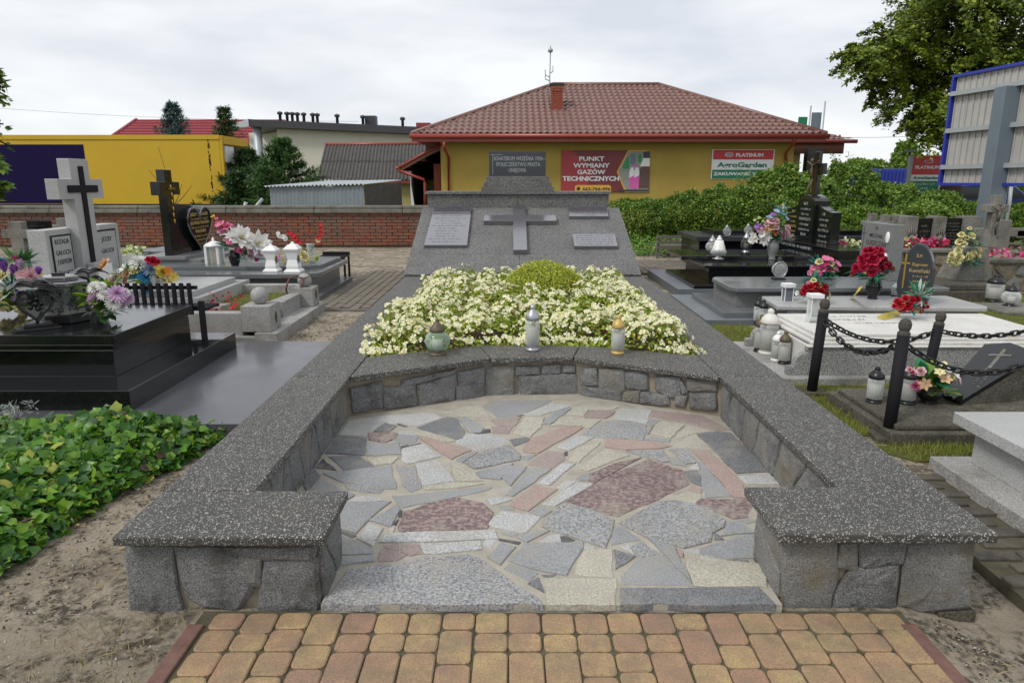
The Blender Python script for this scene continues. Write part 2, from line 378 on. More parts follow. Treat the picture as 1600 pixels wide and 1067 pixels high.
def instmesh(name, tv, tf, Pp, Rm, Sc, mats, mids, smooth=False):
    """many copies of a small template joined in one mesh. tv (k,3), tf list of equal-length faces, Pp (n,3), Rm (n,3,3), Sc (n,), mids (n,) or (n,faces)"""
    tv = np.asarray(tv, float); k = len(tv); n = len(Pp)
    co = np.einsum('nij,kj->nki', Rm, tv) * np.asarray(Sc).reshape(n, 1, -1) + np.asarray(Pp)[:, None, :]
    tf = np.asarray(tf); fl = tf.shape[1]
    idx = (tf[None] + (np.arange(n) * k)[:, None, None]).reshape(-1)
    me = bpy.data.meshes.new(name); me.vertices.add(n * k); me.vertices.foreach_set('co', co.reshape(-1))
    nf = n * len(tf); me.loops.add(nf * fl); me.loops.foreach_set('vertex_index', idx); me.polygons.add(nf)
    me.polygons.foreach_set('loop_start', np.arange(nf) * fl)
    mi_ = np.asarray(mids)
    me.polygons.foreach_set('material_index', (np.repeat(mi_, len(tf)) if mi_.ndim == 1 else mi_.reshape(-1)).astype('i'))
    for m in mats: me.materials.append(M[m])
    me.update(calc_edges=True); me.validate()
    if smooth: me.polygons.foreach_set('use_smooth', np.ones(nf, bool))
    return me
def rots(N, spin=None, jitter=.4):
    """rotation matrices taking +Z to the (jittered) normals N with random spin"""
    N = np.asarray(N, float) + rng.normal(0, jitter, (len(N), 3)); N /= np.linalg.norm(N, axis=1)[:, None] + 1e-9
    a = rng.normal(size=N.shape); X = np.cross(a, N); X /= np.linalg.norm(X, axis=1)[:, None] + 1e-9
    Y_ = np.cross(N, X); return np.stack([X, Y_, N], axis=2)
def joinmesh(name, metas, parent=None, **k):
    """several instmesh outputs joined into one object"""
    V_, F_, m_, mats = [], [], [], []; off = 0; LS = []; LI = []; ls = 0
    for me in metas:
        n = len(me.vertices); a = np.empty(n * 3); me.vertices.foreach_get('co', a); V_.append(a)
        li = np.empty(len(me.loops), 'i'); me.loops.foreach_get('vertex_index', li); LI.append(li + off)
        st = np.empty(len(me.polygons), 'i'); me.polygons.foreach_get('loop_start', st); LS.append(st + ls)
        mi_ = np.empty(len(me.polygons), 'i'); me.polygons.foreach_get('material_index', mi_)
        mp_ = []
        for x in me.materials:
            if x not in mats: mats.append(x)
            mp_.append(mats.index(x))
        m_.append(np.array(mp_, 'i')[mi_]); off += n; ls += len(li)
    me2 = bpy.data.meshes.new(name); v = np.concatenate(V_); me2.vertices.add(len(v) // 3); me2.vertices.foreach_set('co', v)
    li = np.concatenate(LI); me2.loops.add(len(li)); me2.loops.foreach_set('vertex_index', li); st = np.concatenate(LS); me2.polygons.add(len(st)); me2.polygons.foreach_set('loop_start', st)
    me2.polygons.foreach_set('material_index', np.concatenate(m_))
    for x in mats: me2.materials.append(x)
    me2.update(calc_edges=True)
    for me in metas: bpy.data.meshes.remove(me)
    return me2
def inpoly(P, poly):
    x, y = P[:, 0], P[:, 1]; r = np.zeros(len(P), bool); n = len(poly)
    for i in range(n):
        x0, y0 = poly[i][:2]; x1, y1 = poly[(i + 1) % n][:2]
        c = ((y0 > y) != (y1 > y)) & (x < (x1 - x0) * (y - y0) / ((y1 - y0) or 1e-9) + x0); r ^= c
    return r
def samp(poly, n):
    xs = [p[0] for p in poly]; ys = [p[1] for p in poly]; out = np.zeros((0, 2))
    while len(out) < n:
        q = np.c_[rng.uniform(min(xs), max(xs), n * 2), rng.uniform(min(ys), max(ys), n * 2)]; out = np.r_[out, q[inpoly(q, poly)]]
    return out[:n]
def cells(W_, H_, n, rr, gap=.012, asp=1.):
    """irregular stone outlines filling a W x H rectangle (clipped bisector cells, shrunk by the joint)"""
    cols = max(1, round(math.sqrt(n * W_ / H_ / asp))); rows = max(1, round(n / cols)); pts = []
    for i in range(cols):
        for j in range(rows): pts.append(((i + .5 + rr.uniform(-.33, .33) + (.25 if j % 2 else -.25) * (rows > 1)) * W_ / cols, (j + .5 + rr.uniform(-.25, .25)) * H_ / rows))
    out = []
    for a in pts:
        poly = [(0, 0), (W_, 0), (W_, H_), (0, H_)]
        for b_ in pts:
            if b_ == a: continue
            mx_, my_ = (a[0] + b_[0]) / 2, (a[1] + b_[1]) / 2; nx, ny = b_[0] - a[0], b_[1] - a[1]; new = []
            for i in range(len(poly)):
                p, q = poly[i], poly[(i + 1) % len(poly)]
                dp = (p[0] - mx_) * nx + (p[1] - my_) * ny; dq = (q[0] - mx_) * nx + (q[1] - my_) * ny
                if dp <= 0: new.append(p)
                if dp * dq < 0: t_ = dp / (dp - dq); new.append((p[0] + (q[0] - p[0]) * t_, p[1] + (q[1] - p[1]) * t_))
            poly = new
            if len(poly) < 3: break
        if len(poly) < 3: continue
        cx = sum(p[0] for p in poly) / len(poly); cy = sum(p[1] for p in poly) / len(poly)
        sh = []
        for p in poly:
            d_ = math.hypot(p[0] - cx, p[1] - cy); k = max(.4, 1 - gap / max(d_, .001) * 1.3); sh.append((cx + (p[0] - cx) * k, cy + (p[1] - cy) * k))
        out.append(sh)
    return out
def stone(parent, poly, mtx, depth, mat, rr, name='stone', label=None, rough=.16):
    """a rough-faced stone: outline in the mtx XY plane, bulging along +Z, broken edges"""
    pts = []
    n = len(poly)
    for i in range(n):
        a = Vector(poly[i]); b_ = Vector(poly[(i + 1) % n]); pts.append(a)
        L_ = (b_ - a).length
        if L_ > .05:
            k = 2 if L_ > .14 else 1
            for j in range(1, k + 1):
                q = a.lerp(b_, j / (k + 1)); nrm = Vector((-(b_ - a).y, (b_ - a).x)).normalized(); pts.append(q + nrm * rr.uniform(-.05, .05) * L_ * .5)
    n = len(pts); c = sum(pts, Vector((0, 0))) / n
    sz = sum((p - c).length for p in pts) / n
    mb = MB(); vs = []; fs = []
    rings = ((1, 0), (1.0, depth * .5), (.9, depth * .92), (.55, depth * (1 + rough)))
    for q, (k, z) in enumerate(rings):
        for p in pts:
            r_ = c + (p - c) * k; vs.append((r_.x + (rr.uniform(-.03, .03) * sz if q > 1 else 0), r_.y + (rr.uniform(-.03, .03) * sz if q > 1 else 0), z + (rr.uniform(-.12, .18) * depth if q > 1 else 0)))
    vs.append((c.x, c.y, depth * (1 + rough) + rr.uniform(-.1, .2) * depth))
    for q in range(3):
        for i in range(n): j = (i + 1) % n; fs.append((q * n + i, q * n + j, (q + 1) * n + j, (q + 1) * n + i))
    for i in range(n): fs.append((3 * n + i, 3 * n + (i + 1) % n, 4 * n))
    a_ = sum(pts[i].x * pts[(i + 1) % n].y - pts[(i + 1) % n].x * pts[i].y for i in range(n))
    if a_ < 0: fs = [f[::-1] for f in fs]
    mb.add(vs, fs, mat, mtx, smooth=False)
    return part(name, parent, mb, 0, label)
def lettering(parent, lines, mtx, mat, name='lettering', ext=.0015, label=None, off=0.):
    """lines: (text, x centre, baseline y, capital height, width or None); joined into one mesh drawn in the mtx plane"""
    for tx, x, y, hgt, wid in lines:
        mb = MB(); cu = bpy.data.curves.new('t', 'FONT'); cu.body = tx; cu.size = hgt / .73; cu.align_x = 'LEFT'; cu.extrude = ext; cu.resolution_u = 2; cu.offset = off * hgt
        ob = bpy.data.objects.new('t', cu); C.objects.link(ob)
        me = bpy.data.meshes.new_from_object(ob); xs_ = [v.co.x for v in me.vertices]
        if xs_:
            a, b_ = min(xs_), max(xs_); k = 1 if wid is None else wid / max(1e-6, b_ - a)
            vs = [mtx @ Vector((x + (v.co.x - (a + b_) / 2) * k, y + v.co.y, v.co.z + ext + .0003)) for v in me.vertices]
            mb.add(vs, [tuple(p.vertices) for p in me.polygons], mat)
        bpy.data.objects.remove(ob); bpy.data.curves.remove(cu); bpy.data.meshes.remove(me)
        o = part(name, parent, mb, 0, label, False, 'stuff')
    return o

# ================================================================ THE SETTING
def smooth(a, b, x):
    t = min(1, max(0, (x - a) / (b - a))); return t * t * (3 - 2 * t)
def gz(x, y):
    h = -.022 - .075 * smooth(1.5, 1.75, x) * (1 - smooth(3.1, 3.6, y)) * (1 - smooth(1.9, 2.0, x) * 0)
    return h
def near_ground():
    nx, ny = 150, 110; x0, x1, y0, y1 = -16, 18, .3, 17.6; vs = []; fs = []
    for j in range(ny + 1):
        for i in range(nx + 1):
            u = i / nx; x = x0 + (x1 - x0) * u; v = j / ny; y = y0 + (y1 - y0) * v ** 1.8
            vs.append((x, y, gz(x, y) + .012 * math.sin(x * 2.3 + 1) * math.sin(y * 1.7) * .5 + random.uniform(-.0025, .0025)))
    for j in range(ny):
        for i in range(nx): a = j * (nx + 1) + i; fs.append((a, a + 1, a + nx + 2, a + nx + 1))
    mb = MB(); mb.add(vs, fs, 'sand', None, True); mb.build('ground', kind='structure')
near_ground()
mb = MB(); mb.add([(-600, -60, -.12), (600, -60, -.12), (600, 700, -.12), (-600, 700, -.12)], [(0, 1, 2, 3)], 'far_ground'); mb.build('meadow', kind='structure')

# brick pavement in front
pv = MB().box(-1.135, 1.43, 1.2, 2.225, -.10, -.010, 'joint').build('brick_pavement', kind='structure')
rr = random.Random(3)
proto = {}
def paver_mesh(wd, ln, mat, inset=.006, th=.05, key=None, rnd_=.012):
    k = (round(wd, 3), round(ln, 3), mat)
    if k not in proto:
        a, b = wd / 2, ln / 2; c = rnd_; poly = []
        for sx, sy in ((-1, -1), (1, -1), (1, 1), (-1, 1)):
            q = [(sx * a, sy * (b - c)), (sx * (a - c * .3), sy * (b - c * .3)), (sx * (a - c), sy * b)]
            poly += q if sx * sy > 0 else q[::-1]
        m_ = MB().prism(poly, -th, 0, mat, None, inset, .004); me = bpy.data.meshes.new('paver')
        me.from_pydata(m_.v, [], m_.f); me.materials.append(M[mat]); me.update(); proto[k] = me
    return proto[k]
pit = .1185; ncol = 21
for i in range(ncol):
    x = -1.05 + pit * (i + .5) - .03
    y = 2.205 - rr.choice((0, 0, .0)); seq = []
    k0 = rr.choice((0, 1, 2))
    n = 0
    while y > 1.25:
        ln = (.176, .117, .096)[(k0 + n) % 3] if rr.random() > .25 else rr.choice((.176, .117, .096)); n += 1
        me = paver_mesh(.1125, ln - .0055, 'paver_yellow', rnd_=.019)
        place('paving_brick', pv, me, Matrix.Translation((x + rr.uniform(-.002, .002), y - ln / 2, rr.uniform(-.002, .002))) @ Matrix.Rotation(rr.uniform(-.015, .015), 4, 'Z') @ Matrix.Rotation(rr.uniform(-.008, .008), 4, 'X'))
        y -= ln
for x in (-1.122, 1.408):
    y = 2.14
    while y > 1.25:
        MBk = MB().box(x - .028, x + .028, y - .995, y - .004, -.1, .002, 'red_kerb'); part('kerb', pv, MBk, .005); y -= 1.0

def pavers(nm, poly, wd, ln, mat, z, base, rows_x=False, alt=True, zj=.003, seed=1, label=None):
    """a field of rectangular pavers inside poly (x,y)"""
    r_ = random.Random(seed); xs = [p[0] for p in poly]; ys = [p[1] for p in poly]
    b_ = MB().prism(poly, z - .09, z - .012, base).build(nm, kind='structure')
    a, c = (ln, wd) if rows_x else (wd, ln)
    me = paver_mesh(a - .013, c - .032, mat, .004, .05, rnd_=.006)
    j = 0; y = min(ys); n = 0
    if rows_x:
        while y < max(ys):
            x = min(xs) + (a / 2 if j % 2 and alt else 0)
            while x < max(xs):
                if inpoly(np.array([[x + a / 2, y + c / 2]]), poly)[0]:
                    place('paver', b_, me, T(x + a / 2, y + c / 2, z + r_.uniform(-zj, zj))); n += 1
                x += a
            y += c; j += 1
    else:
        x = min(xs)
        while x < max(xs):
            y = min(ys) + (c / 2 if j % 2 and alt else 0)
            while y < max(ys):
                if inpoly(np.array([[x + a / 2, y + c / 2]]), poly)[0]:
                    place('paver', b_, me, T(x + a / 2, y + c / 2, z + r_.uniform(-zj, zj))); n += 1
                y += c
            x += a; j += 1
    return b_
pavers('left_path', [(-2.5, 8.3), (-1.5, 8.3), (-1.5, 12.1), (-2.5, 12.1)], .12, .22, 'paver_grey', .0, 'joint', seed=2)
MB().box(-2.5, -1.5, 8.23, 8.29, -.1, .005, 'old_concrete').build('left_path_kerb', kind='structure')
pavers('right_near_path', [(1.98, 2.0), (2.36, 2.0), (2.36, 3.5), (3.0, 4.0), (2.0, 4.0)], .1, .2, 'paver_dark', -.03, 'joint', rows_x=True, seed=4)
pavers('right_far_path', [(2.0, 11.6), (3.9, 11.6), (3.9, 13.6), (2.0, 13.6)], .12, .24, 'paver_grey', .02, 'joint', seed=6)

# ================================================================ THE MEMORIAL
mem = thing('war_memorial', 'large grey terrazzo and fieldstone war memorial with sloping panel, cross and raised begonia bed', 'memorial', (.15, 2.2, 0))
ZT, ZB = .31, .272
def coping(poly, seed=0):
    return part('coping_slab', mem, MB().prism(poly, ZB, ZT, 'terrazzo'), .007)
g = .003
coping([(-1.415, 2.19), (-.665, 2.19), (-.665, 2.565 - g), (-1.415, 2.565 - g)])
coping([(-1.415, 2.565 + g), (-1.045, 2.565 + g), (-1.045, 4.225 - g), (-1.415, 4.245 - g)])
coping([(-1.415, 4.245 + g), (-1.045 - g, 4.225 + g), (-1.045 - g, 6.6 - g), (-1.415, 6.6 - g)])
coping([(-1.415, 6.6 + g), (-1.045 - g, 6.6 + g), (-1.045 - g, 8.985), (-1.415, 8.985)])
coping([(.955, 2.21), (1.735, 2.21), (1.735, 4.245 - g), (1.34, 4.225 - g), (1.34, 2.60), (.955, 2.60)])
coping([(1.735, 4.245 + g), (1.34 + g, 4.225 + g), (1.34 + g, 6.6 - g), (1.735, 6.6 - g)])
coping([(1.735, 6.6 + g), (1.34 + g, 6.6 + g), (1.34 + g, 8.985), (1.735, 8.985)])
coping([(-1.04, 4.225), (-.15 - g, 4.70), (-.25 - g, 5.09), (-1.04, 4.73)])
coping([(-.15 + g, 4.70), (.44 - g, 4.735), (.52 - g, 5.09), (-.25 + g, 5.09)])
coping([(.44 + g, 4.735), (1.335, 4.225), (1.335, 4.77), (.52 + g, 5.09)])
coping([(-1.03, 8.72), (1.325, 8.72), (1.325, 8.95), (-1.03, 8.95)])
w0, w1, w2, w3 = (-1.09, 4.27), (-.16, 4.755), (.445, 4.785), (1.38, 4.27)
core = MB()
core.box(-1.385, -1.095, 2.26, 8.95, -.14, ZB - .002, 'mortar'); core.box(-1.09, -.715, 2.26, 2.535, -.14, ZB - .002, 'mortar')
core.box(1.385, 1.685, 2.28, 8.95, -.16, ZB - .002, 'mortar'); core.box(1.015, 1.38, 2.28, 2.57, -.16, ZB - .002, 'mortar')
core.prism([w0, w1, (-.24, 5.07), (-1.09, 4.72)], -.05, ZB - .002, 'mortar')
core.prism([w1, w2, (.51, 5.07), (-.24, 5.07)], -.05, ZB - .003, 'mortar'); core.prism([w2, w3, (1.38, 4.75), (.51, 5.07)], -.05, ZB - .004, 'mortar')
core.box(1.60, 1.74, 2.26, 2.62, -.2, -.04, 'mossy_concrete')
wall = part('stone_wall', mem, core)
rr = random.Random(12)
def stones_px(data, p0, p1, ox, oy, sc, mat='wall_stone', depth=.023, shr=0):
    m_ = frame((p0[0], p0[1], 0), (p1[0] - p0[0], p1[1] - p0[1], 0), (0, 0, 1)); inv = m_.inverted()
    for poly in data:
        q = []
        for x, y in poly:
            v = inv @ PL(ox + x * sc, oy + y * sc, p0, p1); q.append((v.x, min(max(v.y, -.06), ZB - .006)))
        cx_ = sum(a for a, b in q) / len(q); cy_ = sum(b for a, b in q) / len(q)
        q = [(cx_ + (a - cx_) * (1 + .012 / max(.03, abs(a - cx_))), min(max(cy_ + (b - cy_) * (1 + .010 / max(.03, abs(b - cy_))), -.05), ZB - .004)) for a, b in q]
        stone(wall, q, m_, depth, mat if rr.random() < .75 else 'wall_stone_pale', rr)
stones_px([[(92, 622), (228, 622), (262, 815), (215, 836), (105, 826)], [(252, 622), (385, 625), (452, 660), (492, 745), (440, 822), (350, 808), (288, 770)], [(462, 645), (518, 655), (522, 735), (487, 740), (465, 690)],
           [(400, 615), (700, 615), (690, 650), (560, 650), (440, 638)], [(548, 665), (705, 655), (710, 828), (518, 828)]], (-1.37, 2.26), (-.715, 2.26), 160, 560, .475)
stones_px([[(262, 590), (420, 592), (430, 690), (403, 815), (275, 815)], [(445, 605), (490, 603), (487, 690), (440, 672)], [(508, 600), (655, 595), (640, 662), (518, 670)],
           [(420, 812), (440, 750), (485, 690), (625, 675), (620, 820)], [(665, 597), (875, 597), (862, 805), (700, 835), (640, 800)]], (1.015, 2.28), (1.685, 2.28), 1100, 560, .4753)
A1 = [[(22, 572), (150, 545), (152, 650), (35, 668)], [(165, 566), (290, 556), (296, 640), (170, 652)], [(312, 560), (470, 512), (460, 622), (322, 642)], [(245, 535), (370, 508), (372, 530), (250, 556)], [(378, 505), (465, 488), (462, 504), (380, 524)],
      [(485, 500), (592, 480), (590, 540), (490, 556)], [(480, 562), (590, 548), (588, 610), (480, 624)]]
A2 = [[(605, 492), (645, 475), (710, 478), (722, 500), (720, 600), (602, 602)], [(736, 478), (828, 476), (832, 504), (738, 508)], [(850, 474), (918, 468), (916, 500), (852, 502)], [(750, 518), (860, 514), (1003, 512), (1004, 606), (752, 604)], [(940, 470), (984, 472), (982, 496), (942, 496)]]
A3 = [[(1016, 492), (1080, 484), (1086, 550), (1020, 552)], [(1100, 490), (1200, 487), (1202, 575), (1100, 570)], [(1214, 505), (1250, 495), (1300, 515), (1302, 570), (1220, 565)], [(1340, 520), (1440, 522), (1442, 590), (1400, 605), (1344, 570)],
      [(1018, 560), (1195, 582), (1190, 618), (1020, 604)], [(1205, 587), (1268, 580), (1262, 625), (1200, 622)], [(1278, 588), (1385, 600), (1392, 634), (1276, 630)], [(1455, 540), (1475, 580), (1455, 590), (1446, 545)], [(1476, 527), (1600, 530), (1596, 575), (1480, 572)], [(1428, 600), (1470, 605), (1460, 640), (1425, 634)], [(1490, 595), (1590, 592), (1596, 656), (1492, 650)]]
stones_px(A1, w0, w1, 540, 400, .3625); stones_px(A2, w1, w2, 540, 400, .3625); stones_px(A3, w2, w3, 540, 400, .3625)
def stones_cells(parent, org, ex, W_, H_, n, mats, depth=.021, gap=.006, z0=0., name='stone', asp=1.):
    m_ = frame((org[0], org[1], z0), ex, (0, 0, 1))
    for poly in cells(W_, H_, n, rr, gap, asp): stone(parent, poly, m_, depth, rr.choice(mats), rr, name)
WS = ['wall_stone', 'wall_stone', 'wall_stone_pale']; WS_LIT = ['wall_stone_pale', 'wall_stone_pale', 'wall_stone']  # second mix paler: side light on right inner faces put into stone colour
stones_cells(wall, (-.713, 2.265), (0, 1, 0), .265, .265, 2, WS)
stones_cells(wall, (1.015, 2.565), (0, -1, 0), .28, .265, 2, WS_LIT)
stones_cells(wall, (-1.095, 2.55), (0, 1, 0), 1.70, .265, 15, WS, asp=.7)
stones_cells(wall, (1.385, 4.26), (0, -1, 0), 1.68, .265, 15, WS_LIT, asp=.7)
stones_cells(wall, (-1.385, 8.9), (0, -1, 0), 6.6, .285, 34, WS, z0=-.02)
stones_cells(wall, (1.685, 2.3), (0, 1, 0), 6.6, .285, 34, WS, z0=-.02)
# bed soil
bedpoly = [(-1.09, 4.72), (-.24, 5.07), (.51, 5.07), (1.38, 4.75), (1.38, 8.72), (-1.09, 8.72)]
part('soil', mem, MB().prism(bedpoly, 0, .268, 'soil'))
# sloping panel
def slopeframe(): return frame((-1.425, 8.99, .335), (1, 0, 0), (0, 2.11, .79))
SF = slopeframe(); SFi = SF.inverted(); SN = SF.to_3x3() @ Vector((0, 0, 1)); SO = SF.translation
def SLp(px, py):
    u, f, d_ = _ray(px, py); r_ = Vector((u, f, d_)); e = Vector((0, 0, EYE)); t = (SO - e).dot(SN) / r_.dot(SN); q = SFi @ (e + r_ * t); return q.x, q.y
wedge = MB(); y0, y1 = 9.02, 11.12
for_side = [(9.02, -.05), (11.12, -.05), (11.12, 1.07), (9.02, .285)]
vs = [(x, a, b) for x in (-1.40, 1.68) for a, b in for_side]
wedge.add(vs, [(0, 1, 2, 3), (7, 6, 5, 4), (0, 4, 5, 1), (1, 5, 6, 2), (2, 6, 7, 3), (3, 7, 4, 0)], 'mortar'); sl = part('slope_core', mem, wedge)
Ls = math.hypot(2.11, .79); cuts = [0, .62, 1.28, Ls]; mid = SLp(812, 405)[0]
for j in range(3):
    for (a, b) in ((0, mid - .002), (mid + .002, 3.135)):
        part('panel_slab', mem, MB().box(a, b, cuts[j] + .002, cuts[j + 1] - .002, -.045, 0, 'washed_granite', SF), .003)
def plaque(px_poly, th, mat, name='plaque'):
    q = [SLp(*p) for p in px_poly]; return q, part(name, mem, MB().prism(q, .001, th, mat, SF), .003)
q1, p1 = plaque([(676, 339), (736, 339), (730, 388), (663, 388)], .05, 'plaque_polished')
qa = [SLp(*p) for p in ((680, 328), (737, 328), (735.5, 338.6), (676.5, 338.6))]; p1b = part('plaque', mem, MB().prism(qa, .001, .055, 'plaque_polished', SF), .003)
xc = (q1[0][0] + q1[1][0]) / 2
yt = q1[0][1]; yb = q1[2][1]
rows = []
for i in range(11):
    y = yt - (i + 1) * (yt - yb) / 12; w_ = rr.uniform(.35, .85) * .30; rows.append((xc - w_ - .04 * i / 11, xc + w_ - .04 * i / 11, y, .028))
scribble(p1, rows, SF @ Matrix.Translation((0, 0, .05)), 'faint_letter', seed=5)
yt, yb = qa[0][1], qa[2][1]
scribble(p1b, [(xc - .1, xc + .14, yb + (yt - yb) * .78, .03), (xc - .27, xc + .30, yb + (yt - yb) * .5, .032), (xc - .22, xc + .24, yb + (yt - yb) * .25, .032), (xc - .12, xc + .14, yb + (yt - yb) * .04, .03)], SF @ Matrix.Translation((0, 0, .055)), 'faint_letter', seed=6)
q2, p2_ = plaque([(887, 328), (948, 328), (950, 343), (889, 343)], .055, 'plaque_polished')
xc, yt, yb = (q2[0][0] + q2[1][0]) / 2, q2[0][1], q2[2][1]
scribble(p2_, [(xc - .08, xc + .1, yb + (yt - yb) * .78, .03), (xc - .27, xc + .28, yb + (yt - yb) * .5, .032), (xc - .26, xc + .27, yb + (yt - yb) * .27, .036), (xc - .1, xc + .1, yb + (yt - yb) * .06, .028)], SF @ Matrix.Translation((0, 0, .055)), 'faint_letter', seed=7)
q3, p3_ = plaque([(894, 371), (960, 371), (965, 390), (897, 390)], .055, 'plaque_polished')
xc, yt, yb = (q3[0][0] + q3[1][0]) / 2, q3[0][1], q3[2][1]
scribble(p3_, [(xc - .26, xc + .26, yb + (yt - yb) * k, .026) for k in (.82, .64, .46, .28, .1)], SF @ Matrix.Translation((0, 0, .055)), 'faint_letter', seed=8)
a = SLp(755, 350); b = SLp(869, 343); c = SLp(801.5, 327); d_ = SLp(823, 397)
xa, xb_ = SLp(756, 350)[0], SLp(869, 350)[0]; xl, xr_ = SLp(802, 370)[0], SLp(822.5, 370)[0]; yt, yb = SLp(812, 326)[1] - .01, SLp(812, 398)[1]; ya, yb2 = SLp(812, 343)[1], SLp(812, 352)[1]
cr_ = MB().prism([(xl, yb), (xr_, yb), (xr_, yb2), (xb_, yb2), (xb_, ya), (xr_, ya), (xr_, yt), (xl, yt), (xl, ya), (xa, ya), (xa, yb2), (xl, yb2)], .001, .075, 'plaque_polished', SF)
part('cross', mem, cr_, .004)
# block, steps and head plaque
zt_, zc_ = V(800, 326, 11.13).z, V(800, 304, 11.13).z
xL, xM, xR = V(668, 315, 11.13).x, V(809, 315, 11.13).x, V(951, 315, 11.13).x
for a, b in ((xL, xM - .003), (xM + .003, xR)): part('block', mem, MB().box(a, b, 11.13, 11.75, -.05, zc_, 'washed_granite'), .004)
zk = V(800, 299.5, 11.1).z
for a, b in ((xL - .04, xM - .003), (xM + .003, xR + .03)): part('coping_slab', mem, MB().box(a, b, 11.09, 11.79, zc_ + .002, zk, 'washed_granite'), .004)
z = zk + .001
for i, (a, b, yt) in enumerate(((752, 866, 292), (756, 862, 283.5), (760, 858, 275.5))):
    y = 11.16 + .045 * i; z2 = V(800, yt, y).z
    part('step', mem, MB().box(V(a, 290, y).x, V(b, 290, y).x, y, 11.7 - .045 * i, z, z2 - .001, 'washed_granite'), .006); z = z2
y = 11.34; hx0, hx1, hz1 = V(764, 250, y).x, V(853, 250, y).x, V(800, 236.5, y).z
hp = part('name_plaque', mem, MB().box(hx0, hx1, y, y + .09, z + .001, hz1, 'slate_polished'), .004)
s_ = mpp(y, 1.8); hm = frame(((hx0 + hx1) / 2, y, z), (1, 0, 0), (0, 0, 1)); top = hz1 - z
lettering(hp, [('BOHATEROM WRZEŚNIA 1939r', .015, top - .145, .066, 76 * s_), ('SPOŁECZEŃSTWO MIASTA', .01, top - .235, .066, 69 * s_), ('UNIEJOWA', .0, top - .325, .066, 27 * s_)], hm, 'pale_letter', off=.0)
ln_ = MB(); ln_.box(-.40, -.395, .03, top - .05, .0003, .002, 'pale_letter', hm); ln_.box(-.43, -.24, top - .056, top - .051, .0003, .002, 'pale_letter', hm); ln_.box(.38, .45, top - .125, top - .12, .0003, .002, 'pale_letter', hm)
part('engraved_line', hp, ln_)

